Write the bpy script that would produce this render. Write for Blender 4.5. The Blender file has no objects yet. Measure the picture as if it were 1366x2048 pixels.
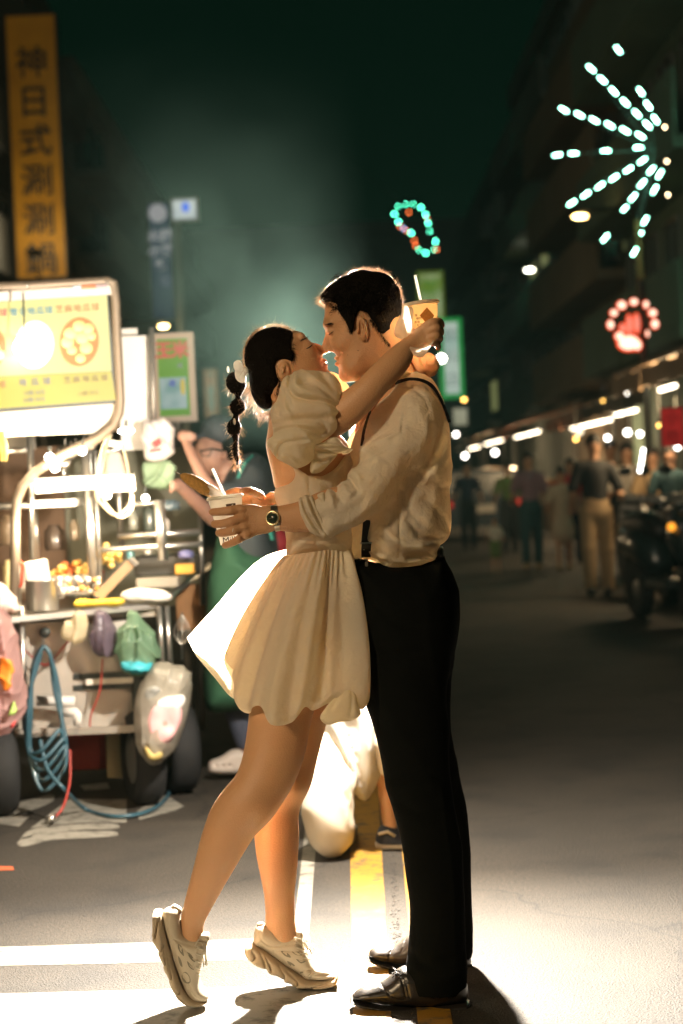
import bpy, bmesh, math, random
import numpy as np
from mathutils import Vector, Matrix
random.seed(7)
rng = np.random.default_rng(11)
SC = bpy.context.scene
COL = SC.collection

# ---------------------------------------------------------------- camera
FPX = 4000.0                      # focal length in photo pixels (1366 x 2048)
CAM_H = 1.27
PITCH, ROLL = math.radians(0.86), math.radians(2.6)
cam_data = bpy.data.cameras.new('camera')
cam = bpy.data.objects.new('camera', cam_data); COL.objects.link(cam)
cam_data.sensor_fit = 'VERTICAL'; cam_data.sensor_height = 36.0; cam_data.sensor_width = 24.0
cam_data.lens = FPX * 36.0 / 2048.0
cam_data.clip_start = 0.05; cam_data.clip_end = 600
CM = Matrix.Translation((0, 0, CAM_H)) @ Matrix.Rotation(math.radians(90) - PITCH, 4, 'X') @ Matrix.Rotation(-ROLL, 4, 'Z')
cam.matrix_world = CM
SC.camera = cam
D0 = 4.94
cam_data.dof.use_dof = True
cam_data.dof.focus_distance = D0 - 0.08
cam_data.dof.aperture_fstop = 3.2

# ---------------------------------------------------------------- night sky, dim city glow
world = bpy.data.worlds.new('World'); SC.world = world; world.use_nodes = True
wn = world.node_tree; wn.nodes.clear()
wo = wn.nodes.new('ShaderNodeOutputWorld'); wb = wn.nodes.new('ShaderNodeBackground')
sky = wn.nodes.new('ShaderNodeTexSky'); sky.sky_type = 'NISHITA'; sky.sun_disc = False
sky.sun_elevation = math.radians(8); sky.sun_rotation = math.radians(200)
wm = wn.nodes.new('ShaderNodeMix'); wm.data_type = 'RGBA'; wm.blend_type = 'MIX'
wm.inputs[0].default_value = 0.9985
wm.inputs[7].default_value = (0.002, 0.042, 0.018, 1)
wn.links.new(sky.outputs[0], wm.inputs[6])
wn.links.new(wm.outputs[2], wb.inputs[0]); wb.inputs[1].default_value = 0.11
wn.links.new(wb.outputs[0], wo.inputs[0])
WORLD_BG = wb

# faint greenish sun added as ambient fill from behind the photographer
sun_d = bpy.data.lights.new('fill_sun', 'SUN'); sun_d.energy = 0.05; sun_d.angle = math.radians(40)
sun_d.color = (.75, 1.0, .8)
sun = bpy.data.objects.new('fill_sun', sun_d); COL.objects.link(sun)
sun.rotation_euler = Vector((0.30, 1.0, -0.42)).to_track_quat('-Z', 'Y').to_euler()

SC.view_settings.view_transform = 'Standard'; SC.view_settings.look = 'None'
SC.view_settings.gamma = 1.0; SC.view_settings.exposure = 0.12; SC.view_settings.use_curve_mapping = False
SC.cycles.volume_bounces = 0
SC.cycles.max_bounces = 6
SC.cycles.diffuse_bounces = 3
SC.cycles.transparent_max_bounces = 12
SC.cycles.sample_clamp_indirect = 8.0
SC.cycles.use_denoising = True
SC.cycles.caustics_reflective = False; SC.cycles.caustics_refractive = False

# ---------------------------------------------------------------- coordinates
R3 = CM.to_3x3(); CR, CU, CF = R3 @ Vector((1, 0, 0)), R3 @ Vector((0, 1, 0)), R3 @ Vector((0, 0, -1))
CO = Vector((0, 0, CAM_H))
_B = np.array([list(CR), list(CF), list(CU)])         # rows: axes of the studio frame (right, away, up)
def P(px, py, D):
    """point seen at a photo pixel, D metres away"""
    return CO + CR * ((px - 683) / FPX * D) + CU * ((1024 - py) / FPX * D) + CF * D
def G(px, py, z=0.0):
    d = CR * ((px - 683) / FPX) + CU * ((1024 - py) / FPX) + CF
    t = (z - CAM_H) / d.z
    return CO + d * t
def L(px, py, dz=0.0):
    D = D0 + dz
    return np.array([(px - 683) / FPX * D, dz, (1024 - py) / FPX * D])
def L2W(v):
    v = np.asarray(v, dtype=float)
    o = np.array(list(CO + CF * D0))
    return v @ _B + o
def lw(px, py, dz=0.0): return Vector(L2W(L(px, py, dz)))

# ---------------------------------------------------------------- materials
MATS = {}
def mat(name, color=(.5, .5, .5), rough=.5, metal=0, emit=None, es=0, sss=0, trans=0, spec=.5, bump=0, bscale=40, alpha=1, vary=0, vscale=6, coat=0, sample=True, tcol=None):
    if name in MATS: return MATS[name]
    m = bpy.data.materials.new(name); m.use_nodes = True
    nt = m.node_tree; b = nt.nodes['Principled BSDF']; out = nt.nodes['Material Output']
    b.inputs['Base Color'].default_value = (*color, 1); b.inputs['Roughness'].default_value = rough
    b.inputs['Metallic'].default_value = metal; b.inputs['Specular IOR Level'].default_value = spec
    b.inputs['Coat Weight'].default_value = coat
    if sss:
        b.inputs['Subsurface Weight'].default_value = sss
        b.inputs['Subsurface Radius'].default_value = (1.0, .35, .18); b.inputs['Subsurface Scale'].default_value = .012
    if emit: b.inputs['Emission Color'].default_value = (*emit, 1); b.inputs['Emission Strength'].default_value = es
    if alpha < 1: b.inputs['Alpha'].default_value = alpha
    tc = nt.nodes.new('ShaderNodeTexCoord')
    if vary:
        n = nt.nodes.new('ShaderNodeTexNoise'); n.inputs['Scale'].default_value = vscale; n.inputs['Detail'].default_value = 5
        nt.links.new(tc.outputs['Object'], n.inputs['Vector'])
        mx = nt.nodes.new('ShaderNodeMix'); mx.data_type = 'RGBA'
        mx.inputs[6].default_value = (*[c * (1 - vary) for c in color], 1); mx.inputs[7].default_value = (*[min(1, c * (1 + vary)) for c in color], 1)
        nt.links.new(n.outputs[0], mx.inputs[0]); nt.links.new(mx.outputs[2], b.inputs['Base Color'])
    if bump:
        n = nt.nodes.new('ShaderNodeTexNoise'); n.inputs['Scale'].default_value = bscale; n.inputs['Detail'].default_value = 4
        nt.links.new(tc.outputs['Object'], n.inputs['Vector'])
        bp = nt.nodes.new('ShaderNodeBump'); bp.inputs['Strength'].default_value = bump; bp.inputs['Distance'].default_value = .01
        nt.links.new(n.outputs[0], bp.inputs['Height']); nt.links.new(bp.outputs[0], b.inputs['Normal'])
    if trans:
        t = nt.nodes.new('ShaderNodeBsdfTranslucent'); t.inputs[0].default_value = (*(tcol or color), 1)
        ms = nt.nodes.new('ShaderNodeMixShader'); ms.inputs[0].default_value = trans
        nt.links.new(b.outputs[0], ms.inputs[1]); nt.links.new(t.outputs[0], ms.inputs[2]); nt.links.new(ms.outputs[0], out.inputs[0])
    if emit and not sample: m.cycles.emission_sampling = 'NONE'
    MATS[name] = m
    return m
def emis(name, color, s, sample=False): return mat(name, (0.02, 0.02, 0.02), .5, emit=color, es=s, sample=sample)

# ---------------------------------------------------------------- objects
def meshobj(name, verts, faces, m, parent=None, smooth=True, origin=None, mats=None, midx=None):
    me = bpy.data.meshes.new(name)
    verts = np.asarray(verts, dtype=float)
    if parent is not None and origin is None: origin = parent['_o']
    if origin is None:
        mn, mx = verts.min(0), verts.max(0); origin = ((mn[0]+mx[0])/2, (mn[1]+mx[1])/2, mn[2])
    v = verts - np.array(origin)
    if isinstance(faces, np.ndarray):
        n, k = faces.shape
        me.vertices.add(len(v)); me.vertices.foreach_set('co', v.ravel().astype(np.float32))
        me.loops.add(n * k); me.loops.foreach_set('vertex_index', faces.ravel().astype(np.int32))
        me.polygons.add(n); me.polygons.foreach_set('loop_start', np.arange(0, n * k, k, dtype=np.int32))
        me.polygons.foreach_set('loop_total', np.full(n, k, dtype=np.int32))
        me.update(calc_edges=True); me.validate()
    else:
        me.from_pydata([tuple(p) for p in v], [], faces); me.update()
    if smooth: me.polygons.foreach_set('use_smooth', np.ones(len(me.polygons), dtype=bool))
    o = bpy.data.objects.new(name, me); COL.objects.link(o)
    for mm in (mats or [m]): me.materials.append(mm)
    if midx is not None: me.polygons.foreach_set('material_index', midx)
    if parent is not None:
        o.parent = parent
    else:
        o.location = origin; o['_o'] = [float(c) for c in origin]
    return o
def thing(name, label, cat, loc, group=None):
    o = bpy.data.objects.new(name, None); COL.objects.link(o); o.location = loc
    o['label'] = label; o['category'] = cat; o['_o'] = [float(c) for c in loc]
    o.empty_display_size = .1
    if group: o['group'] = group
    return o
def tag(o, label, cat, group=None):
    o['label'] = label; o['category'] = cat
    if group: o['group'] = group
    return o
def structure(o): o['kind'] = 'structure'; return o

class MB:
    """collects simple shapes as one mesh"""
    def __init__(s): s.v = []; s.f = []
    def add(s, v, f):
        n = len(s.v); s.v += [tuple(p) for p in v]; s.f += [tuple(i + n for i in q) for q in f]; return s
    def box(s, c, size, rz=0, ry=0, rx=0, bev=0):
        sx, sy, sz = [a / 2 for a in size]
        M = Matrix.Rotation(rz, 3, 'Z') @ Matrix.Rotation(ry, 3, 'Y') @ Matrix.Rotation(rx, 3, 'X'); c = Vector(c)
        if bev <= 0:
            v = [M @ Vector((x, y, z)) + c for x in (-sx, sx) for y in (-sy, sy) for z in (-sz, sz)]
            return s.add(v, [(0, 1, 3, 2), (4, 6, 7, 5), (0, 4, 5, 1), (2, 3, 7, 6), (0, 2, 6, 4), (1, 5, 7, 3)])
        b = bev; v = []; f = []
        prof = [(-sx+b, -sy), (sx-b, -sy), (sx, -sy+b), (sx, sy-b), (sx-b, sy), (-sx+b, sy), (-sx, sy-b), (-sx, -sy+b)]
        inn = [(-sx+b, -sy+b), (sx-b, -sy+b), (sx-b, -sy+b), (sx-b, sy-b), (sx-b, sy-b), (-sx+b, sy-b), (-sx+b, sy-b), (-sx+b, -sy+b)]
        for ring, z in ((inn, -sz), (prof, -sz+b), (prof, sz-b), (inn, sz)):
            v += [M @ Vector((x, y, z)) + c for x, y in ring]
        for k in range(3):
            for i in range(8):
                j = (i + 1) % 8; f.append((k*8+i, k*8+j, k*8+8+j, k*8+8+i))
        f.append(tuple(range(7, -1, -1))); f.append(tuple(range(24, 32)))
        return s.add(v, f)
    def tube(s, pts, r, n=8, cap=True, closed=False):
        pts = [Vector(p) for p in pts]; m = len(pts)
        rr = r if isinstance(r, (list, tuple)) else [r] * m
        t0 = (pts[1] - pts[0]).normalized()
        up = Vector((0, 0, 1)) if abs(t0.z) < .9 else Vector((1, 0, 0))
        u = t0.cross(up).normalized(); v = []; f = []
        for i, p in enumerate(pts):
            a = pts[(i - 1) % m] if (closed or i > 0) else pts[i]; b = pts[(i + 1) % m] if (closed or i < m - 1) else pts[i]
            t = (b - a)
            if t.length < 1e-9: t = t0
            t.normalize(); u = (u - t * u.dot(t)); u.normalize(); w = t.cross(u)
            for k in range(n):
                an = 2 * math.pi * k / n; v.append(p + (u * math.cos(an) + w * math.sin(an)) * rr[i])
        for i in range(m if closed else m - 1):
            for k in range(n):
                a, b = i * n + k, i * n + (k + 1) % n; c, d = ((i + 1) % m) * n + (k + 1) % n, ((i + 1) % m) * n + k
                f.append((a, b, c, d))
        if cap and not closed: f.append(tuple(range(n - 1, -1, -1))); f.append(tuple(range((m - 1) * n, m * n)))
        return s.add(v, f)
    def lathe(s, prof, o, axis=(0, 0, 1), n=24):
        """prof: (radius, height) pairs along axis from o"""
        o = Vector(o); ax = Vector(axis).normalized(); u = ax.orthogonal().normalized(); w = ax.cross(u); v = []; f = []
        for r, h in prof:
            for k in range(n):
                a = 2 * math.pi * k / n; v.append(o + ax * h + (u * math.cos(a) + w * math.sin(a)) * r)
        for i in range(len(prof) - 1):
            for k in range(n):
                f.append((i * n + k, i * n + (k + 1) % n, (i + 1) * n + (k + 1) % n, (i + 1) * n + k))
        if prof[0][0] > 1e-6: f.append(tuple(range(n - 1, -1, -1)))
        if prof[-1][0] > 1e-6: f.append(tuple(range((len(prof) - 1) * n, len(prof) * n)))
        return s.add(v, f)
    def ball(s, c, r, n=10, sc=(1, 1, 1)):
        c = Vector(c); v = []; f = []
        for i in range(n + 1):
            th = math.pi * i / n
            for k in range(n * 2):
                ph = math.pi * k / n; v.append(c + Vector((math.sin(th) * math.cos(ph) * sc[0], math.sin(th) * math.sin(ph) * sc[1], math.cos(th) * sc[2])) * r)
        for i in range(n):
            for k in range(n * 2): f.append((i * n * 2 + k, (i + 1) * n * 2 + k, (i + 1) * n * 2 + (k + 1) % (n * 2), i * n * 2 + (k + 1) % (n * 2)))
        return s.add(v, f)
    def plate(s, pts, n, th):
        """a flat polygon of real thickness th, pushed along n"""
        n = Vector(n).normalized() * th; m = len(pts); v = [Vector(p) for p in pts] + [Vector(p) + n for p in pts]
        f = [tuple(range(m - 1, -1, -1)), tuple(range(m, 2 * m))] + [(i, (i + 1) % m, m + (i + 1) % m, m + i) for i in range(m)]
        return s.add(v, f)
    def build(s, name, m, parent=None, smooth=False, origin=None):
        return meshobj(name, s.v, s.f, m, parent, smooth, origin)

# ---------------------------------------------------------------- signed-distance modelling
def catmull(pts, sub=6, closed=False):
    pts = [np.array(p, dtype=float) for p in pts]; n = len(pts); out = []
    rngi = range(n) if closed else range(n - 1)
    for i in rngi:
        if closed: p0, p1, p2, p3 = pts[(i-1) % n], pts[i], pts[(i+1) % n], pts[(i+2) % n]
        else: p0, p1, p2, p3 = pts[max(i-1, 0)], pts[i], pts[i+1], pts[min(i+2, n-1)]
        for k in range(sub):
            t = k / sub
            out.append(.5 * ((2*p1) + (-p0+p2)*t + (2*p0-5*p1+4*p2-p3)*t*t + (-p0+3*p1-3*p2+p3)*t**3))
    if not closed: out.append(pts[-1])
    return np.array(out)

class SDF:
    def __init__(s, lo, hi, h):
        s.lo = np.array(lo, float); s.h = h
        s.n = np.ceil((np.array(hi) - s.lo) / h).astype(int) + 1
        s.a = np.full(tuple(s.n), .06, dtype=np.float32)
    def sub(s, lo, hi, m):
        i0 = np.clip(np.floor((np.array(lo) - m - s.lo) / s.h).astype(int), 0, s.n - 1)
        i1 = np.clip(np.ceil((np.array(hi) + m - s.lo) / s.h).astype(int) + 1, 1, s.n)
        i1 = np.maximum(i1, i0 + 1)
        ax = [(s.lo[k] + s.h * np.arange(i0[k], i1[k])).astype(np.float32) for k in range(3)]
        return (slice(i0[0], i1[0]), slice(i0[1], i1[1]), slice(i0[2], i1[2])), ax[0][:, None, None], ax[1][None, :, None], ax[2][None, None, :]
    def merge(s, sl, d, k, op='u'):
        A = s.a[sl]
        if op == 'u':
            if k > 0: h = np.maximum(k - np.abs(A - d), 0) / k; s.a[sl] = np.minimum(A, d) - h * h * k * .25
            else: s.a[sl] = np.minimum(A, d)
        else:   # subtract
            d = -d
            if k > 0: h = np.maximum(k - np.abs(A - d), 0) / k; s.a[sl] = np.maximum(A, d) + h * h * k * .25
            else: s.a[sl] = np.maximum(A, d)
    def cone(s, a, b, ra, rb, k=.01, flat=1.0, op='u'):
        a = np.array(a, float); b = np.array(b, float); r = max(ra, rb); m = k + 2.5 * s.h
        lo = np.minimum(a, b) - r; hi = np.maximum(a, b) + r
        lo[1] = min(a[1], b[1]) - r * max(flat, 1); hi[1] = max(a[1], b[1]) + r * max(flat, 1)
        sl, X, Y, Z = s.sub(lo, hi, m)
        yc = (a[1] + b[1]) / 2
        def sc(p): q = p.copy(); q[1] = yc + (p[1] - yc) / flat; return q
        A, B = sc(a), sc(b); Y = yc + (Y - yc) / flat
        d = B - A; L2 = max(float(d @ d), 1e-12)
        px, py, pz = X - A[0], Y - A[1], Z - A[2]
        t = np.clip((px * d[0] + py * d[1] + pz * d[2]) / L2, 0, 1)
        D = np.sqrt((px - t * d[0])**2 + (py - t * d[1])**2 + (pz - t * d[2])**2) - (ra + (rb - ra) * t)
        if flat < 1: D = D * (flat ** .5)
        s.merge(sl, D.astype(np.float32), k, op)
    def chain(s, nodes, k=.01, flat=1.0, sub=4):
        """nodes (x, y, z, r) in metres"""
        c = catmull(nodes, sub)
        for i in range(len(c) - 1): s.cone(c[i, :3], c[i+1, :3], max(c[i, 3], .0005), max(c[i+1, 3], .0005), k if i == 0 else .004, flat)
    def pairs(s, rows, k=.01, flat=1.0, sub=4):
        """rows (xl, yl, xr, yr, dz) in photo pixels: the two outlines of a limb"""
        N = []
        for xl, yl, xr, yr, dz in rows:
            c = L((xl + xr) / 2, (yl + yr) / 2, dz); r = math.hypot(xr - xl, yr - yl) / 2 * (D0 + dz) / FPX
            N.append((c[0], c[1], c[2], r))
        s.chain(N, k, flat, sub)
    def pxchain(s, rows, k=.005, flat=1.0, sub=3):
        """rows (px, py, dz, r_px)"""
        s.chain([(*L(x, y, dz), r * (D0 + dz) / FPX) for x, y, dz, r in rows], k, flat, sub)
    def ell(s, c, r, k=.01, rot=0.0, op='u'):
        """ellipsoid; rot turns it in the picture plane (x, z)"""
        c = np.array(c, float); r = np.array(r, float); R = r.max()
        sl, X, Y, Z = s.sub(c - R, c + R, k + 2.5 * s.h)
        ca, sa = math.cos(rot), math.sin(rot); x, z = X - c[0], Z - c[2]
        u = (x * ca + z * sa) / r[0]; w = (-x * sa + z * ca) / r[2]; v = (Y - c[1]) / r[1]
        k0 = np.sqrt(u*u + v*v + w*w); k1 = np.sqrt((u/r[0])**2 + (v/r[1])**2 + (w/r[2])**2) + 1e-9
        s.merge(sl, (k0 * (k0 - 1) / k1).astype(np.float32), k, op)
    def pxell(s, px, py, dz, rx, rz, ry, k=.006, rot=0.0, op='u'):
        f = (D0 + dz) / FPX; s.ell(L(px, py, dz), (rx * f, ry, rz * f), k, rot, op)
    def poly(s, pts, dz, W, R, k=.01, sub=4, op='u', ycurve=None, Wf=None, off=0.0):
        """rounded slab over a traced outline (photo pixels), half depth W, edge radius R (m)"""
        c = catmull(pts, sub, True) if sub > 1 else np.array(pts, float)
        f = (D0 + dz) / FPX; q = np.stack([(c[:, 0] - 683) * f, (1024 - c[:, 1]) * f], 1)
        lo = np.array([q[:, 0].min(), dz - W * 1.3, q[:, 1].min()]); hi = np.array([q[:, 0].max(), dz + W * 1.3, q[:, 1].max()])
        sl, X, Y, Z = s.sub(lo, hi, k + 2.5 * s.h + .01)
        x = X[:, 0, 0][:, None]; z = Z[0, 0, :][None, :]
        d2 = np.full((x.size, z.size), 1e9, np.float32); par = np.zeros((x.size, z.size), bool)
        for i in range(len(q)):
            a, b = q[i], q[(i + 1) % len(q)]; e = b - a; L2 = max(float(e @ e), 1e-14)
            t = np.clip(((x - a[0]) * e[0] + (z - a[1]) * e[1]) / L2, 0, 1)
            d2 = np.minimum(d2, (x - a[0] - t * e[0])**2 + (z - a[1] - t * e[1])**2)
            if a[1] != b[1]:
                cr = ((a[1] > z) != (b[1] > z)) & (x < (b[0] - a[0]) * (z - a[1]) / (b[1] - a[1]) + a[0]); par ^= cr
        sd = np.sqrt(d2); sd[par] *= -1; sd = sd - off
        for _ in range(3):        # soften the medial ridge
            g = sd.copy(); g[1:-1, 1:-1] = (sd[1:-1, 1:-1] * 4 + sd[:-2, 1:-1] + sd[2:, 1:-1] + sd[1:-1, :-2] + sd[1:-1, 2:]) / 8; sd = np.where(sd < -R * .35, g, sd)
        e = (np.maximum(sd + R, 0) / R)[:, None, :]
        yc = dz if ycurve is None else ycurve(x, z)[:, None, :]
        Wm = W if Wf is None else Wf(x, z)[:, None, :]
        v = (Y - yc) / Wm
        D = (np.sqrt(e * e + v * v) - 1) * min(R, W)
        s.merge(sl, D.astype(np.float32), k, op)
    def clip(s, pts, dz, k=.006, sub=4):
        """keep only what lies within a traced outline"""
        c = catmull(pts, sub, True); f = (D0 + dz) / FPX; q = np.stack([(c[:, 0] - 683) * f, (1024 - c[:, 1]) * f], 1)
        x = (s.lo[0] + s.h * np.arange(s.n[0]))[:, None]; z = (s.lo[2] + s.h * np.arange(s.n[2]))[None, :]
        d2 = np.full((x.size, z.size), 1e9); par = np.zeros((x.size, z.size), bool)
        for i in range(len(q)):
            a, b = q[i], q[(i + 1) % len(q)]; e = b - a; L2 = max(float(e @ e), 1e-14)
            t = np.clip(((x - a[0]) * e[0] + (z - a[1]) * e[1]) / L2, 0, 1)
            d2 = np.minimum(d2, (x - a[0] - t * e[0])**2 + (z - a[1] - t * e[1])**2)
            if a[1] != b[1]: par ^= ((a[1] > z) != (b[1] > z)) & (x < (b[0] - a[0]) * (z - a[1]) / (b[1] - a[1]) + a[0])
        sd = np.sqrt(d2); sd[par] *= -1; d = sd[:, None, :].astype(np.float32)
        h = np.maximum(k - np.abs(s.a - d), 0) / k; s.a = (np.maximum(s.a, d) + h * h * k * .25).astype(np.float32)
    def near(s, w=.015):
        I = np.nonzero(np.abs(s.a) < w); p = [s.lo[k] + s.h * I[k] for k in range(3)]
        return I, p
    def folds(s, lines, side=-1):
        """lines: (pts px, dz, width m, amp m); amp > 0 carves, < 0 raises; side -1 only towards the camera"""
        I, (x, y, z) = s.near(.02)
        add = np.zeros(len(x))
        for pts, dz, w, amp in lines:
            c = catmull(pts, 5); f = (D0 + dz) / FPX; q = np.stack([(c[:, 0] - 683) * f, (1024 - c[:, 1]) * f], 1)
            d2 = np.full(len(x), 1e9); tt = np.zeros(len(x))
            for i in range(len(q) - 1):
                a, b = q[i], q[i+1]; e = b - a; L2 = max(float(e @ e), 1e-14)
                t = np.clip(((x - a[0]) * e[0] + (z - a[1]) * e[1]) / L2, 0, 1)
                dd = (x - a[0] - t * e[0])**2 + (z - a[1] - t * e[1])**2
                m = dd < d2; d2[m] = dd[m]; tt[m] = (i + t[m]) / (len(q) - 1)
            ok = (y < dz + .0) if side < 0 else np.ones(len(x), bool)
            add += ok * amp * 1.35 * np.exp(-d2 / (w * w)) * np.sin(np.clip(tt * .9 + .08, 0, 1) * math.pi) ** .5
        s.a[I] += add.astype(np.float32)
    def ripple(s, amp, freq, ax=(1, .4, 1), seed=0, warp=.5):
        I, (x, y, z) = s.near(.02)
        r = np.random.default_rng(seed); out = np.zeros(len(x))
        for i in range(4):
            a, b, c = r.normal(size=3); a *= ax[0]; b *= ax[1]; c *= ax[2]; n = math.sqrt(a*a+b*b+c*c); a, b, c = a/n, b/n, c/n
            ph = r.uniform(0, 6); f = freq * r.uniform(.7, 1.5)
            wv = warp * np.sin(x * freq * .45 + ph) + warp * np.sin(z * freq * .6 + ph * 2) + warp * np.sin(y * freq * .5)
            out += np.sin((a * x + b * y + c * z) * f + wv * 2.2 + ph)
        s.a[I] += (amp * out / 3).astype(np.float32)
    def wrinkle(s, amp, freq, seed=0, ax=(1, .5, 1)):
        """sharp-crested cloth creases"""
        I, (x, y, z) = s.near(.02); r = np.random.default_rng(seed); out = np.zeros(len(x))
        for i in range(3):
            a, b, c = r.normal(size=3) * np.array(ax); n = math.sqrt(a*a+b*b+c*c) + 1e-9; f = freq * r.uniform(.7, 1.4); ph = r.uniform(0, 6)
            w = 1.6 * np.sin(x*freq*.37 + ph) + 1.3 * np.sin(z*freq*.29 + 2*ph) + 1.1 * np.sin(y*freq*.4 + 3*ph)
            m = .5 + .5 * np.sin(x*freq*.21 + z*freq*.17 + ph*1.7)
            out += (1 - np.abs(np.sin((a*x+b*y+c*z)/n*f*.5 + w + ph))) ** 2.2 * m
        s.a[I] += (-amp * (out - .6)).astype(np.float32)
    def surf(s, px, py, dz=0.0, off=0.0, mode='front'):
        """local point of the surface seen at a photo pixel"""
        for it in range(4):
            p = L(px, py, dz); i = int(round((p[0] - s.lo[0]) / s.h)); k = int(round((p[2] - s.lo[2]) / s.h))
            i = min(max(i, 0), s.n[0] - 1); k = min(max(k, 0), s.n[2] - 1)
            w = np.nonzero(s.a[i, :, k] < 0)[0]
            if len(w) == 0: break
            j = w[0] if mode == 'front' else w[-1]
            if mode == 'front' and j > 0: v0, v1 = s.a[i, j-1, k], s.a[i, j, k]; j = j - v1 / (v1 - v0)
            dz = s.lo[1] + s.h * j
        return L(px, py, dz - off)
    def mesh(s, smooth=2):
        a = s.a; sg = a < 0
        c = sg[:-1, :-1, :-1].astype(np.int8)
        tot = np.zeros(c.shape, np.int8)
        offs = [(i, j, k) for i in (0, 1) for j in (0, 1) for k in (0, 1)]
        n = [d - 1 for d in a.shape]
        for i, j, k in offs: tot += sg[i:i+n[0], j:j+n[1], k:k+n[2]]
        act = (tot > 0) & (tot < 8)
        I = np.array(np.nonzero(act)); idx = np.full(act.shape, -1, np.int32); idx[tuple(I)] = np.arange(I.shape[1])
        V = np.stack([a[I[0]+i, I[1]+j, I[2]+k] for i, j, k in offs], 0)
        acc = np.zeros((I.shape[1], 3)); cnt = np.zeros(I.shape[1])
        O = np.array(offs, float)
        for p in range(8):
            for q in range(p + 1, 8):
                if np.abs(O[p] - O[q]).sum() != 1: continue
                m = (V[p] < 0) != (V[q] < 0); t = V[p][m] / (V[p][m] - V[q][m])
                acc[m] += O[p] + (O[q] - O[p]) * t[:, None]; cnt[m] += 1
        verts = s.lo + s.h * (I.T + acc / cnt[:, None])
        F = []
        for ax in range(3):
            o = [[0, 0, 0], [0, 0, 0]]; sl0 = [slice(None)] * 3; sl1 = [slice(None)] * 3
            sl0[ax] = slice(0, -1); sl1[ax] = slice(1, None)
            x = sg[tuple(sl0)] != sg[tuple(sl1)]
            E = np.array(np.nonzero(x)); b, c_ = [(1, 2), (2, 0), (0, 1)][ax]
            ok = (E[b] > 0) & (E[c_] > 0) & (E[b] < n[b]) & (E[c_] < n[c_]) & (E[ax] < n[ax]); E = E[:, ok]
            def at(db, dc): q = E.copy(); q[b] -= db; q[c_] -= dc; return idx[tuple(q)]
            f = np.stack([at(1, 1), at(0, 1), at(0, 0), at(1, 0)], 1)
            fl = ~sg[tuple(E)]; f[fl] = f[fl][:, ::-1]
            F.append(f)
        F = np.concatenate(F); F = F[(F >= 0).all(1)]
        if smooth:
            e = np.concatenate([F[:, [0, 1]], F[:, [1, 2]], F[:, [2, 3]], F[:, [3, 0]]])
            deg = np.bincount(e.ravel(), minlength=len(verts))
            for it in range(smooth):
                ac = np.stack([np.bincount(e[:, 0], verts[e[:, 1], k], len(verts)) + np.bincount(e[:, 1], verts[e[:, 0], k], len(verts)) for k in range(3)], 1)
                verts = verts + (ac / np.maximum(deg, 1)[:, None] - verts) * (.5 if it % 2 == 0 else .5)
        return verts, F
    def build(s, name, m, parent=None, smooth=2):
        v, f = s.mesh(smooth)
        return meshobj(name, L2W(v), f, m, parent)

def to_mesh(o):
    """turns a curve or text object into a plain mesh object"""
    dg = bpy.context.evaluated_depsgraph_get(); me = bpy.data.meshes.new_from_object(o.evaluated_get(dg))
    n = bpy.data.objects.new('x', me); COL.objects.link(n); n.matrix_local = o.matrix_local.copy(); n.parent = o.parent
    nm = o.name; cu = o.data; bpy.data.objects.remove(o); bpy.data.curves.remove(cu); n.name = nm; me.name = nm
    return n
def text(name, s, loc, xdir, ydir, size, m, parent=None, depth=.0006, bold=0, align='CENTER'):
    cu = bpy.data.curves.new(name, 'FONT'); cu.body = s; cu.size = size; cu.align_x = align; cu.align_y = 'CENTER'; cu.extrude = depth; cu.offset = bold
    cu.resolution_u = 2
    o = bpy.data.objects.new(name, cu); COL.objects.link(o); cu.materials.append(m)
    x = Vector(xdir).normalized(); y = Vector(ydir); y = (y - x * y.dot(x)).normalized(); z = x.cross(y)
    M = Matrix((x, y, z)).transposed().to_4x4(); M.translation = Vector(loc)
    if parent is not None: o.parent = parent; M.translation = Vector(loc) - Vector(parent['_o'])
    o.matrix_local = M
    return to_mesh(o)

def ribbon(pts, width, th, up=None):
    """a strap along local points: returns MB in world space"""
    pts = np.array(pts); mb = MB(); V = []; F = []
    for i, p in enumerate(pts):
        t = pts[min(i+1, len(pts)-1)] - pts[max(i-1, 0)]; t /= np.linalg.norm(t)
        nrm = np.array([0, -1.0, 0]) if up is None else np.array(up[i], float)
        w = np.cross(t, nrm); w /= np.linalg.norm(w); n2 = np.cross(w, t)
        wd = width if not hasattr(width, '__len__') else width[i]
        for a, b in ((-1, 0), (1, 0), (1, 1), (-1, 1)): V.append(p + w * a * wd / 2 + n2 * b * th)
    for i in range(len(pts) - 1):
        for k in range(4): F.append((i*4+k, i*4+(k+1) % 4, i*4+4+(k+1) % 4, i*4+4+k))
    F += [(3, 2, 1, 0), tuple((len(pts)-1)*4 + k for k in range(4))]
    mb.add(L2W(np.array(V)), F); return mb

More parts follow.
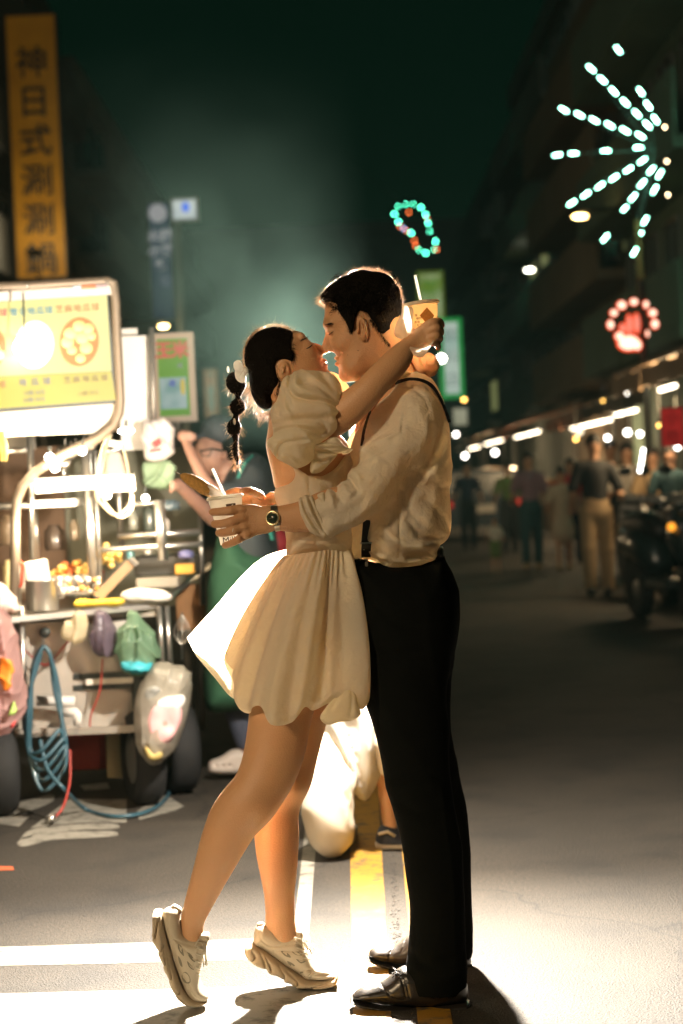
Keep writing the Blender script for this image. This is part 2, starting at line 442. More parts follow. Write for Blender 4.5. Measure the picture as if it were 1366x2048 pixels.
def strands(name, roots, dirs, length, r, m, parent, curl=.4, seg=5, droop=0.0, seed=3, taper=.25):
    """thin tapered hairs, local coordinates"""
    rg = np.random.default_rng(seed); V = []; F = []
    n = len(roots)
    for i in range(n):
        p = np.array(roots[i], float); d = np.array(dirs[i], float); d /= np.linalg.norm(d) + 1e-9
        Lh = length * rg.uniform(.5, 1.3) if not hasattr(length, '__len__') else length[i]
        c = rg.normal(size=3) * curl; u = np.cross(d, rg.normal(size=3)); u /= np.linalg.norm(u) + 1e-9; w = np.cross(d, u)
        b0 = len(V)
        for s_ in range(seg + 1):
            t = s_ / seg; rr = r * (1 - t * (1 - taper))
            for k in range(3):
                an = 2.094 * k; V.append(p + (u * math.cos(an) + w * math.sin(an)) * rr)
            d = d + c / seg; d[2] -= droop / seg; d /= np.linalg.norm(d); p = p + d * Lh / seg
        for s_ in range(seg):
            for k in range(3):
                a = b0 + s_*3 + k; b = b0 + s_*3 + (k+1) % 3; F.append((a, b, b + 3, a + 3))
    return meshobj(name, L2W(np.array(V)), np.array(F), m, parent)
# ================================================================ the couple: materials
M_skin = mat('skin_man', (.52, .28, .14), .5, sss=.22, bump=.3, bscale=260, vary=.10, vscale=14)
M_skin2 = mat('skin_woman', (.60, .33, .17), .46, sss=.22, bump=.2, bscale=260, vary=.08, vscale=12)
def cloth_mat(name, color, trans, tcol, wscale=900, wr=.5, wrs=30):
    """woven cotton: weave, soft wrinkles, light passing through"""
    m = mat(name, color, .85, spec=.2, trans=trans, tcol=tcol, vary=.06, vscale=5)
    nt = m.node_tree; b = nt.nodes['Principled BSDF']; tc = [n for n in nt.nodes if n.type == 'TEX_COORD'][0]
    n1 = nt.nodes.new('ShaderNodeTexNoise'); n1.inputs['Scale'].default_value = wrs; n1.inputs['Detail'].default_value = 3; n1.inputs['Distortion'].default_value = .3
    n2 = nt.nodes.new('ShaderNodeTexNoise'); n2.inputs['Scale'].default_value = wscale
    nt.links.new(tc.outputs['Object'], n1.inputs[0]); nt.links.new(tc.outputs['Object'], n2.inputs[0])
    b1 = nt.nodes.new('ShaderNodeBump'); b1.inputs['Strength'].default_value = wr; b1.inputs['Distance'].default_value = .02
    b2 = nt.nodes.new('ShaderNodeBump'); b2.inputs['Strength'].default_value = .12; b2.inputs['Distance'].default_value = .001
    nt.links.new(n1.outputs[0], b1.inputs['Height']); nt.links.new(n2.outputs[0], b2.inputs['Height']); nt.links.new(b1.outputs[0], b2.inputs['Normal'])
    nt.links.new(b2.outputs[0], b.inputs['Normal'])
    for t in nt.nodes:
        if t.type == 'BSDF_TRANSLUCENT': nt.links.new(b2.outputs[0], t.inputs['Normal'])
    return m
M_shirt = cloth_mat('cotton_shirt', (.76, .71, .60), .42, (.92, .78, .52))
M_dress = cloth_mat('white_dress_cloth', (.84, .80, .69), .58, (.97, .88, .66), wrs=24)
M_trouser = mat('black_wool', (.0035, .0045, .004), .9, spec=.08, bump=.15, bscale=120)
M_hair = mat('dark_hair', (.006, .005, .004), .75, spec=.06, bump=.5, bscale=180)
M_strand = mat('hair_strand', (.05, .03, .02), .35, spec=.8, trans=.5, tcol=(.85, .62, .42))
M_lash = mat('lash', (.015, .01, .008), .6)
M_black = mat('black_strap', (.012, .012, .013), .55)
M_steel = mat('steel', (.62, .60, .56), .28, metal=1)
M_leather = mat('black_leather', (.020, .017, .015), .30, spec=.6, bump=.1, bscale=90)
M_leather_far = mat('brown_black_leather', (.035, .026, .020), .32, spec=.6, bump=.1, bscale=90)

# ================================================================ the flash behind the couple
fl_d = bpy.data.lights.new('flash', 'SPOT'); fl_d.energy = 3000; fl_d.spot_size = math.radians(178); fl_d.spot_blend = 1.0
fl_d.shadow_soft_size = .045; fl_d.color = (1.0, .90, .77)
fl = bpy.data.objects.new('flash_light', fl_d); COL.objects.link(fl)
fl.location = P(712, 800, 6.35); fl.rotation_euler = Vector((0, -1, -.12)).to_track_quat('-Z', 'Y').to_euler()
sp_d = bpy.data.lights.new('flash_spill', 'POINT'); sp_d.energy = 480; sp_d.shadow_soft_size = .05; sp_d.color = (1.0, .89, .75)
sp = bpy.data.objects.new('flash_spill', sp_d); COL.objects.link(sp); sp.location = P(712, 800, 6.42)
# ================================================================ road and paint
M_asph = mat('asphalt', (.085, .076, .066), .8, bump=.6, bscale=160, vary=.0)
def asphalt_nodes(m):
    nt = m.node_tree; b = nt.nodes['Principled BSDF']; tc = [n for n in nt.nodes if n.type == 'TEX_COORD'][0]
    big = nt.nodes.new('ShaderNodeTexNoise'); big.inputs['Scale'].default_value = .9; big.inputs['Detail'].default_value = 6
    sm = nt.nodes.new('ShaderNodeTexVoronoi'); sm.inputs['Scale'].default_value = 190
    sp2 = nt.nodes.new('ShaderNodeTexNoise'); sp2.inputs['Scale'].default_value = 95; sp2.inputs['Detail'].default_value = 3
    for n in (big, sm, sp2): nt.links.new(tc.outputs['Object'], n.inputs['Vector'])
    r1 = nt.nodes.new('ShaderNodeValToRGB'); r1.color_ramp.elements[0].color = (.019, .0150, .0100, 1); r1.color_ramp.elements[1].color = (.043, .0345, .0245, 1)
    r1.color_ramp.elements[0].position = .3; r1.color_ramp.elements[1].position = .72
    nt.links.new(big.outputs[0], r1.inputs[0])
    r2 = nt.nodes.new('ShaderNodeValToRGB'); r2.color_ramp.elements[0].color = (.45, .45, .45, 1); r2.color_ramp.elements[1].color = (1.5, 1.45, 1.4, 1)
    r2.color_ramp.elements[0].position = .35; r2.color_ramp.elements[1].position = .7
    nt.links.new(sp2.outputs[0], r2.inputs[0])
    mx = nt.nodes.new('ShaderNodeMix'); mx.data_type = 'RGBA'; mx.blend_type = 'MULTIPLY'; mx.inputs[0].default_value = 1
    nt.links.new(r1.outputs[0], mx.inputs[6]); nt.links.new(r2.outputs[0], mx.inputs[7]); nt.links.new(mx.outputs[2], b.inputs['Base Color'])
    bp = nt.nodes.new('ShaderNodeBump'); bp.inputs['Strength'].default_value = .5; bp.inputs['Distance'].default_value = .004
    nt.links.new(sm.outputs[0], bp.inputs['Height']); old = b.inputs['Normal'].links[0].from_node; nt.links.new(old.outputs[0], bp.inputs['Normal']); nt.links.new(bp.outputs[0], b.inputs['Normal'])
asphalt_nodes(M_asph)
def cracks(m):
    nt = m.node_tree; b = nt.nodes['Principled BSDF']; tc = [n for n in nt.nodes if n.type == 'TEX_COORD'][0]
    wz = nt.nodes.new('ShaderNodeTexNoise'); wz.inputs['Scale'].default_value = 2.5; wz.inputs['Detail'].default_value = 5; nt.links.new(tc.outputs['Object'], wz.inputs[0])
    ad = nt.nodes.new('ShaderNodeMix'); ad.data_type = 'RGBA'; ad.blend_type = 'ADD'; ad.inputs[0].default_value = .35; nt.links.new(tc.outputs['Object'], ad.inputs[6]); nt.links.new(wz.outputs[1], ad.inputs[7])
    v = nt.nodes.new('ShaderNodeTexVoronoi'); v.feature = 'DISTANCE_TO_EDGE'; v.inputs['Scale'].default_value = .55; nt.links.new(ad.outputs[2], v.inputs[0])
    r = nt.nodes.new('ShaderNodeValToRGB'); r.color_ramp.elements[0].position = .0; r.color_ramp.elements[1].position = .006; r.color_ramp.elements[0].color = (.35, .35, .35, 1); r.color_ramp.elements[1].color = (1, 1, 1, 1); nt.links.new(v.outputs[0], r.inputs[0])
    st = nt.nodes.new('ShaderNodeTexNoise'); st.inputs['Scale'].default_value = 3.2; st.inputs['Detail'].default_value = 8; nt.links.new(tc.outputs['Object'], st.inputs[0])
    r2 = nt.nodes.new('ShaderNodeValToRGB'); r2.color_ramp.elements[0].position = .33; r2.color_ramp.elements[1].position = .5; r2.color_ramp.elements[0].color = (.55, .55, .55, 1); r2.color_ramp.elements[1].color = (1, 1, 1, 1); nt.links.new(st.outputs[0], r2.inputs[0])
    old = b.inputs['Base Color'].links[0].from_socket
    for src in (r, r2):
        mx = nt.nodes.new('ShaderNodeMix'); mx.data_type = 'RGBA'; mx.blend_type = 'MULTIPLY'; mx.inputs[0].default_value = 1; nt.links.new(old, mx.inputs[6]); nt.links.new(src.outputs[0], mx.inputs[7]); old = mx.outputs[2]
    nt.links.new(old, b.inputs['Base Color'])
cracks(M_asph)
g = MB(); g.add([(-45, -3, 0), (45, -3, 0), (45, 150, 0), (-45, 150, 0)], [(0, 1, 2, 3)])
road = structure(g.build('road', M_asph))
def paint_mat(name, c):
    m = mat(name, c, .6); nt = m.node_tree; b = nt.nodes['Principled BSDF']; tc = [n for n in nt.nodes if n.type == 'TEX_COORD'][0]
    n = nt.nodes.new('ShaderNodeTexNoise'); n.inputs['Scale'].default_value = 14; n.inputs['Detail'].default_value = 9; n.inputs['Roughness'].default_value = .7
    nt.links.new(tc.outputs['Object'], n.inputs['Vector'])
    r = nt.nodes.new('ShaderNodeValToRGB'); r.color_ramp.elements[0].position = .36; r.color_ramp.elements[1].position = .50
    r.color_ramp.elements[0].color = (.05, .045, .035, 1); r.color_ramp.elements[1].color = (*c, 1)
    nt.links.new(n.outputs[0], r.inputs[0]); nt.links.new(r.outputs[0], b.inputs['Base Color']); return m
M_white = paint_mat('worn_white_paint', (.24, .225, .19)); M_yellow = paint_mat('worn_yellow_paint', (.30, .155, .012))
def marking(pts, m, sub=0):
    q = catmull(pts, 4, True) if sub else pts
    mb = MB(); mb.plate([G(x, y, -.001) for x, y in q], (0, 0, 1), .0022)
    return structure(mb.build('road_marking', m))
def road_line(a0, a1, b0, b1, m):
    """a line painted along the street: near edge points a0, a1 carried on to the far points b0, b1"""
    return marking([a0, a1, b1, b0], m)
road_line((709,2200),(792,2200),(697,1500),(752,1500),M_yellow)
road_line((690,1330),(712,1330),(688,1180),(700,1180),M_yellow)
road_line((850,2200),(930,2200),(785,1500),(815,1500),M_yellow)
road_line((585,1885),(616,1885),(628,1500),(648,1500),M_white)
marking([(-60,1897),(250,1888),(507,1879),(620,1876),(618,1916),(492,1921),(250,1928),(-60,1934)], M_white)
marking([(-60,1990),(300,1981),(694,1968),(704,2230),(-60,2230)], M_white)
# painted lane character by the cart, partly covered
marking([(34,1687),(60,1672),(110,1666),(180,1663),(228,1664),(232,1672),(180,1676),(100,1681),(50,1694)], M_white, 1)
marking([(40,1680),(60,1661),(120,1652),(190,1648),(234,1650),(232,1658),(170,1660),(90,1668),(48,1680)], M_white, 1)
marking([(62,1657),(140,1598),(253,1600),(253,1646),(180,1645),(110,1650)], M_white)
marking([(278,1640),(275,1622),(318,1594),(334,1592),(368,1613),(350,1622)], M_white)
marking([(-30,1622),(58,1634),(38,1654),(-30,1644)], M_white)
marking([(22,1628),(30,1610),(100,1590),(105,1603),(60,1622)], M_white, 1)
marking([(160,1572),(215,1566),(220,1578),(170,1582)], M_white)
marking([(340,1578),(388,1570),(386,1578),(340,1584)], M_white)
# tar seam between the yellow lines
rg = np.random.default_rng(4); mb = MB()
for k in range(330):
    t = rg.random(); y = 1690 + 310 * t ** .8; x = 783 + (y - 1690) * .06 + rg.normal() * (3 + 5 * t); c = G(x, y, 0)
    mb.ball(c, .0018 + .0035 * rg.random() ** 2, 3, (1, 1, .7))
o = mb.build('loose_grit', mat('grit', (.05, .045, .04), .9)); o['kind'] = 'stuff'
marking([(-10,1733),(26,1734),(28,1741),(-10,1742)], mat('orange_paint', (.5, .10, .03), .6))
# ================================================================ buildings
M_wall = [mat('facade_%s' % n, c, .85, vary=.25, vscale=.6, bump=.2, bscale=8) for n, c in (('grey', (.22, .24, .22)), ('green', (.16, .24, .19)), ('tan', (.30, .24, .17)), ('dark', (.12, .13, .12)))]
M_glass = mat('dark_window', (.02, .03, .03), .15, spec=.6)
M_litw = emis('lit_window', (.75, .80, .30), .22); M_litw2 = emis('lit_window_teal', (.02, .32, .38), .25)
M_frame = mat('window_frame', (.25, .26, .25), .5, metal=.6)
def building(x0, x1, y0, y1, h, wm, label, side, lit=(), group='dark street blocks', floors=4, bays=5):
    c = Vector(((x0+x1)/2, (y0+y1)/2, 0)); t = thing('apartment_block', label, 'building', c, group)
    mb = MB(); mb.box((c.x, c.y, h/2), (x1-x0, y1-y0, h)); mb.build('wall', wm, t)
    mb = MB(); mb.box((c.x, c.y, h+.35), (x1-x0+.3, y1-y0+.3, .7)); mb.build('roof', wm, t)
    fx = x0 if side > 0 else x1; wme = None
    fh = (h - 3.2) / floors; bw = (y1-y0) / bays
    for f in range(floors):
        mb = MB(); mb.box((fx - side*.45, c.y, 3.2 + f*fh - .1), (.9, y1-y0-.2, .18)); mb.box((fx - side*.86, c.y, 3.2 + f*fh + .45), (.06, y1-y0-.2, .9)); mb.build('balcony', wm, t)
        for b in range(bays):
            p = (fx - side*.02, y0 + (b+.5)*bw, 3.2 + f*fh + fh*.52)
            mb = MB(); sx, sy, sz = .10, bw*.6, fh*.55
            for a, s_ in (((0, sy/2, 0), (sx, .08, sz)), ((0, -sy/2, 0), (sx, .08, sz)), ((0, 0, sz/2), (sx, sy, .08)), ((0, 0, -sz/2), (sx, sy, .08)), ((0, 0, 0), (sx, .05, sz))): mb.box(tuple(p[i] + a[i] for i in range(3)), s_)
            w = mb.build('window', M_frame, t)
            mb = MB(); mb.box(p, (.04, sy-.08, sz-.08)); g_ = mb.build('pane', M_litw if (f, b) in lit else M_glass, t); g_.parent = w
    return t
building(5.6, 12, 27, 38, 13.5, M_wall[1], 'green lit block behind the firework light at the right edge', 1, ((0, 1),))
building(6.0, 13, 38.4, 52, 11, M_wall[2], 'tan block in the right row beyond the red round light', 1, ((1, 0),))
building(6.6, 14, 52.4, 70, 14, M_wall[0], 'grey block with a lit window in the right row near the small white street lamp', 1, ((1, 2), (1, 3)))
building(6.2, 14, 70.5, 95, 12, M_wall[3], 'dark block farthest down the right row', 1, ((0, 1),))
building(-18, -8.6, 17, 33, 14, M_wall[3], 'dark block behind the tall orange sign at the left edge', -1)
building(-17, -7.0, 33.5, 52, 13, M_wall[3], 'dark block on the left row behind the small square lightbox', -1)
building(-15, -6.6, 52.5, 96, 12, M_wall[0], 'grey block far down the left row behind the smoke', -1)
t = building(-12, 14, 112, 120, 15, M_wall[3], 'wide dark block closing the far end of the street', 1)
# ---- tall orange vertical sign
XR = Vector((1, 0, 0)); ZU = Vector((0, 0, 1)); YF = Vector((0, 1, 0))
def board(name, label, cat, x0, y0, x1, y1, D, th, mface, mframe, fw=.03, group=None, wide=None):
    """an upright sign box; pixel corners give its place at distance D"""
    a, b = P(x0, (y0+y1)/2, D), P(x1, (y0+y1)/2, D); w = (b - a).length; h = abs(y1-y0) * D / FPX; c = P((x0+x1)/2, (y0+y1)/2, D)
    t = thing(name, label, cat, (c.x, c.y, c.z - h/2), group)
    mb = MB(); mb.box((c.x, c.y + th/2, c.z), (w, th, h)); mb.build('face', mface, t)
    mb = MB()
    for dx, dz_, sx, sz in ((-w/2, 0, fw, h+fw), (w/2, 0, fw, h+fw), (0, h/2, w-fw, fw), (0, -h/2, w-fw, fw)): mb.box((c.x+dx, c.y + th/2 - .004, c.z+dz_), (sx, th+.02, sz))
    mb.build('frame', mframe, t)
    return t, c, w, h
def glow_mat(name, c1, c2, s, scale=1.2):
    """light box face: uneven tube light painted into its emission as noise"""
    m = mat(name, tuple(.14*q for q in c1), .5, emit=c1, es=s, sample=False); nt = m.node_tree; b = nt.nodes['Principled BSDF']; tc = [n for n in nt.nodes if n.type == 'TEX_COORD'][0]
    n = nt.nodes.new('ShaderNodeTexNoise'); n.inputs['Scale'].default_value = scale; n.inputs['Detail'].default_value = 1
    nt.links.new(tc.outputs['Object'], n.inputs['Vector']); r = nt.nodes.new('ShaderNodeValToRGB')
    r.color_ramp.elements[0].position = .35; r.color_ramp.elements[1].position = .65; r.color_ramp.elements[0].color = (*c2, 1); r.color_ramp.elements[1].color = (*c1, 1)
    nt.links.new(n.outputs[0], r.inputs[0]); nt.links.new(r.outputs[0], b.inputs['Emission Color']); return m
M_dark = mat('dark_metal', (.05, .055, .05), .5, metal=.5); M_grey = mat('grey_metal', (.30, .30, .28), .45, metal=.7)
M_sink = mat('sign_ink', (.01, .025, .03), .6)
t, c, w, h = board('vertical_sign', 'tall narrow orange lit sign with dark brush characters at the upper left', 'sign', 22, 30, 122, 556, 38, .3, mat('orange_sign_face', (.80, .30, .015), .6, emit=(.55, .20, .008), es=.05, vary=.75, vscale=1.1, sample=False), M_dark)
for k, ch in enumerate('神日式涮涮鍋'):
    text('sign_character', ch, (c.x, c.y - .03, c.z + h/2 - (.95 + k * .745)), XR, ZU, .64, M_sink, t, .006, .004)
sl_ = bpy.data.lights.new('sign_fill', 'POINT'); sl_.energy = 34; sl_.color = (1, .78, .5); sl_.shadow_soft_size = .15  # added fill light, set low so its falloff darkens the sign upwards
so_ = bpy.data.objects.new('sign_fill', sl_); COL.objects.link(so_); so_.location = (c.x + .1, c.y - 1.3, c.z - h/2 + .6)
mb = MB(); mb.tube([(c.x + .1, c.y, c.z - h/2 - .1), (c.x + .1, c.y - 1.3, c.z - h/2 - .1), (c.x + .1, c.y - 1.42, c.z - h/2 + .2)], .02, 6); mb.box((c.x + .1, c.y - 1.5, c.z - h/2 + .3), (.25, .12, .12)); mb.build('lamp_arm', M_dark, t)  # arm and box made up to carry the added sign light
# ---- small lit square sign on a pole, and the vertical sign beside it
t, c, w, h = board('street_sign', 'small square white lit sign with a blue mark on top of a grey pole', 'sign', 344, 398, 394, 440, 30, .12, glow_mat('white_blue_face', (.62, .66, .62), (.45, .5, .52), .75, 3), M_grey)
mb = MB(); cc = Vector((c.x + .02, c.y - .03, c.z + .03)); mb.ball(cc, .06, 6, (1, .2, 1.3)); mb.build('blue_mark', emis('blue_mark', (.06, .16, .75), .9), t)
mb = MB(); b = G(352 + 30, 1132); pt = P(352, 438, 30); mb.tube([(pt.x, pt.y + .1, 0), (pt.x, pt.y + .1, pt.z)], .055, 10); mb.build('pole', M_grey, t)
t, c, w, h = board('vertical_sign', 'dim dark blue vertical sign with pale round mark left of the grey pole', 'sign', 300, 405, 345, 640, 33, .2, mat('navy_sign', (.02, .035, .08), .5, emit=(.01, .02, .06), es=.35, sample=False), M_dark)
M_pale = emis('pale_letters', (.34, .32, .34), .62)
mb = MB(); mb.lathe([(0, -.02), (.15, -.02), (.15, .02), (0, .02)], (c.x - .02, c.y - .04, c.z + h/2 - .18), (0, 1, 0), 20); mb.build('round_mark', M_pale, t)
for k, s_ in enumerate(('火鍋', '小館', '餐')):
    text('sign_character', s_, (c.x, c.y - .03, c.z + h/2 - .56 - .25*k), XR, ZU, .20, M_pale, t, .004, .006)
text('sign_character', '電', (c.x + .05, c.y - .03, c.z - h/2 + .62), XR, ZU, .2, emis('dim_letters', (.12, .12, .2), .5), t, .004)
# ---- signs behind his head
M_gr_face = glow_mat('green_white_face', (.42, .50, .30), (.15, .24, .02), .6, 2.2)
t, c, w, h = board('shop_sign', 'yellow green lit shop sign above and behind the raised cup', 'sign', 838, 545, 886, 650, 34, .2, M_gr_face, mat('green_frame', (.12, .2, .03), .5, emit=(.12, .2, .01), es=.3, sample=False), .05)
text('sign_character', '茶', (c.x, c.y - .03, c.z + .12), XR, ZU, .4, emis('sign_green', (.12, .3, .04), .5), t, .004)
t, c, w, h = board('shop_sign', 'tall white lit shop sign with green edge right behind the man\'s shoulder', 'sign', 884, 640, 922, 792, 27, .2, glow_mat('white_face', (.55, .60, .52), (.30, .42, .36), .8, 2), mat('green_frame2', (.02, .25, .06), .5, emit=(.01, .30, .06), es=.5, sample=False), .06)
for k, ch in enumerate('飲料店'): text('sign_character', ch, (c.x, c.y - .03, c.z + .30 - .3*k), XR, ZU, .2, emis('sign_grey', (.22, .32, .28), .5), t, .004)
t, c, w, h = board('shop_sign', 'dim pale sign low behind the man\'s elbow', 'sign', 905, 815, 936, 852, 30, .1, glow_mat('cream_face', (.45, .44, .32), (.3, .3, .2), .6, 3), M_dark)
t, c, w, h = board('shop_sign', 'narrow teal lit sign left of the woman\'s ponytail', 'sign', 412, 742, 432, 830, 28, .1, glow_mat('teal_face', (.10, .38, .32), (.38, .2, .1), .5, 3), mat('tan_frame', (.3, .2, .12), .6, emit=(.3, .2, .12), es=.25, sample=False), .05)
t, c, w, h = board('banner', 'red hanging banner among the stalls at the right edge', 'banner', 1322, 815, 1368, 893, 19, .03, mat('red_banner', (.45, .02, .02), .7, emit=(.5, .02, .02), es=.28, sample=False), M_dark, .01)
for k, ch in enumerate('小吃'): text('sign_character', ch, (c.x, c.y - .02, c.z + .08 - .18*k), XR, ZU, .14, mat('banner_ink', (.25, .01, .01), .6), t, .003)
# ---- lamps down the street
def street_lamp(x, y, D, wpx, col, s, label, arm=1, hh=None):
    p = P(x, y, D); t = thing('street_lamp', label, 'street lamp', (p.x + arm * 1.0, p.y, 0))
    mb = MB(); mb.tube([(p.x + arm, p.y, 0), (p.x + arm, p.y, p.z - .1), (p.x + arm*.8, p.y, p.z + .12), (p.x, p.y, p.z + .08)], .04, 8); mb.build('pole', M_dark, t)
    wm_ = wpx * D / FPX / 2; mb = MB(); mb.ball(p, wm_, 8, (1, .5, .30)); mb.build('lamp_head', emis('lamp_%s' % label[:8].replace(' ', '_'), col, s, True), t, True)
street_lamp(1160, 433, 33, 30, (1, .62, .22), 22, 'warm amber street lamp under the firework light', 1)
street_lamp(1059, 540, 62, 18, (1, .95, .75), 20, 'small white street lamp in front of the far dark blocks', 1)
street_lamp(327, 653, 30, 20, (1, .66, .25), 26, 'warm street lamp just above the green corn sign', -1)

# added fill lamp on a made-up pole, unseen, warming the couple's front
t = thing('street_lamp', 'warm street lamp beside the road on the photographer\'s side', 'street lamp', (-5.0, -.8, 0))
mb = MB(); mb.tube([(-5.0, -.8, 0), (-5.0, -.8, 3.9), (-4.8, -.75, 4.05), (-4.5, -.7, 4.05)], .05, 8); mb.build('pole', M_dark, t)
mb = MB(); mb.box((-4.3, -.6, 4.05), (.5, .2, .06), bev=.02); mb.build('lamp_head', emis('fill_lamp', (1, .7, .36), 3), t)
ld = bpy.data.lights.new('lamp_light', 'POINT'); ld.energy = 1200; ld.shadow_soft_size = .35; ld.color = (1.0, .73, .44)
lo_ = bpy.data.objects.new('lamp_light', ld); COL.objects.link(lo_); lo_.location = (-4.3, -.6, 3.9)
# ================================================================ festive lights
Df = 24
M_led = emis('green_white_led', (.34, 1.0, .70), 32); M_dot = emis('warm_dot', (1, .72, .42), 22)
fw_ = thing('firework_light', 'large firework shaped street decoration of white green light tubes at the upper right', 'light decoration', P(1290, 700, Df))
segs = [(925,150,978,198),(975,200,1030,250),(1027,250,1080,302),(1080,300,1130,352),(1133,352,1183,403),(1180,402,1233,455),(1052,62,1095,115),(1155,250,1195,305),(1187,310,1230,370),(1222,375,1262,432),
 (798,342,860,378),(868,365,930,400),(935,388,998,425),(1005,410,1066,448),(1073,433,1137,473),(1143,457,1205,497),(767,568,832,558),(840,558,905,555),(985,545,1052,543),(1132,532,1198,528),
 (835,800,895,760),(898,762,958,720),(962,725,1022,680),(1025,688,1085,645),(1090,650,1150,608),(1153,610,1212,568),(1200,658,1246,605),(1157,720,1205,665),(1117,780,1165,728),(1085,825,1122,785),
 (1243,680,1280,620),(1220,750,1256,690),(1177,888,1212,830),(1172,922,1186,908),(992,965,1038,910),(1130,1030,1165,970)]
for a, b, c_, d in segs:
    x0, y0, x1, y1 = 760 + a/2.254, 60 + b/2.254, 760 + c_/2.254, 60 + d/2.254
    mx, my = (x0+x1)/2, (y0+y1)/2; q0 = P(mx + (x0-mx)*.52, my + (y0-my)*.52, Df); q1 = P(mx + (x1-mx)*.52, my + (y1-my)*.52, Df)
    mb = MB(); mb.tube([q0, q1], .009, 6); mb.build('light_tube', M_led, fw_)
for x, y in ((1284,438),(1293,592),(1298,744)): mb = MB(); mb.ball(P(760 + x/2.254, 60 + y/2.254, Df), .013, 5); mb.build('bulb', M_dot, fw_)
mb = MB(); pb = P(1276, 440, Df + .3); mb.tube([(pb.x, pb.y, 0), (pb.x, pb.y, pb.z)], .045, 8); pt = P(1330, 100, Df + .3)
mb.build('pole', mat('rusty_pole', (.28, .13, .04), .7), fw_)
mb = MB(); cen = P(1310, 300, Df + .1)
for x, y in ((1172,126),(1115,212),(1102,310),(1130,410),(1252,425),(1285,180),(1270,510)): mb.tube([P(x, y, Df + .05), cen], .006, 4)
mb.tube([(pb.x, pb.y, pb.z), cen], .02, 5); mb.build('wire_frame', M_dark, fw_)
gl_ = bpy.data.lights.new('led_glow', 'POINT'); gl_.energy = 26; gl_.color = (.25, 1, .6); gl_.shadow_soft_size = .8
go_ = bpy.data.objects.new('led_glow', gl_); COL.objects.link(go_); go_.location = P(1275, 300, Df)
# green loop of bulbs
lp = thing('loop_light', 'small peanut shaped loop of green and red bulbs in the dark sky above the man', 'light decoration', P(830, 460, 60))
M_g1, M_g2, M_g3 = emis('green_bulb', (.10, .95, .55), 30), emis('red_bulb', (1, .18, .04), 9), emis('blue_bulb', (.15, .45, .8), 9)
for x, y in ((150,785),(185,800),(205,833),(217,870),(225,908),(250,953),(243,990),(206,1005),(175,990),(140,915),(83,865),(65,830),(80,795),(115,785)):
    mb = MB(); mb.ball(P(760 + x/2.254, 60 + y/2.254, 60), .032 if y not in (795, 785, 908, 990) else .02, 4); mb.build('bulb', M_g1, lp)
for x, y in ((90,885),(120,905),(155,950),(160,972),(212,850),(255,990),(130,822)): mb = MB(); mb.ball(P(760 + x/2.254, 60 + y/2.254, 60.3), .03, 4); mb.build('bulb', M_g2, lp)
mb = MB(); mb.ball(P(760 + 106/2.254, 60 + 895/2.254, 60.2), .03, 4); mb.build('bulb', M_g3, lp)
mb = MB(); mb.tube([P(760 + x/2.254, 60 + y/2.254, 60.1) for x, y in ((150,785),(205,833),(217,870),(250,953),(206,1005),(140,915),(83,865),(65,830),(115,785))], .012, 5, closed=True); mb.tube([P(800, 400, 60.1), P(700, 330, 60.1)], .01, 4); mb.build('wire_frame', M_dark, lp)
# red and white ring light
rl = thing('ring_light', 'round red and white glowing light ring with a pale figure inside, above the right stalls', 'light decoration', P(1268, 700, 22))
M_rw, M_ro = emis('pink_white_bulb', (1, .62, .45), 2.2), emis('red_glow', (1, .08, .02), 1.5)
for x, y, rx, ry in ((1090,1240,22,20),(1145,1225,20,16),(1200,1237,13,18),(1055,1275,18,16),(1040,1328,16,22),(1230,1275,20,18),(1240,1325,18,22),(1207,1368,8,16)):
    X, Y = 760 + x/2.254, 60 + y/2.254; p = P(X, Y, 22); k = 22 / FPX / 2.254 * .8
    mb = MB(); mb.ball(p, 1, 6, (rx*k, .02, ry*k)); o = mb.build('bulb', M_rw, rl, True)
    mb = MB(); mb.ball(p + Vector((0, .03, 0)), 1, 6, (rx*k*1.32, .015, ry*k*1.32)); o2 = mb.build('halo', M_ro, rl, True); o2.parent = o
for x, y, rx, ry in ((1122,1410,52,36),(1125,1330,12,50),(1158,1322,14,46),(1095,1345,14,22),(1080,1380,20,18),(1160,1420,20,24)):
    X, Y = 760 + x/2.254, 60 + y/2.254; p = P(X, Y, 22); k = 22 / FPX / 2.254 * .85
    mb = MB(); mb.ball(p, 1, 7, (rx*k, .02, ry*k)); o = mb.build('figure_tube', M_rw if y > 1350 else emis('red_pale', (.9, .28, .2), 1.0), rl, True)
    mb = MB(); mb.ball(p + Vector((0, .03, 0)), 1, 7, (rx*k*1.15 + .01, .015, ry*k*1.15 + .01)); o2 = mb.build('halo', M_ro, rl, True); o2.parent = o
mb = MB(); pb = P(1290, 760, 22.2); mb.tube([(pb.x, pb.y, 0), (pb.x, pb.y, 2.0), P(1283, 560, 22.2)], .04, 8); mb.build('pole', M_dark, rl)

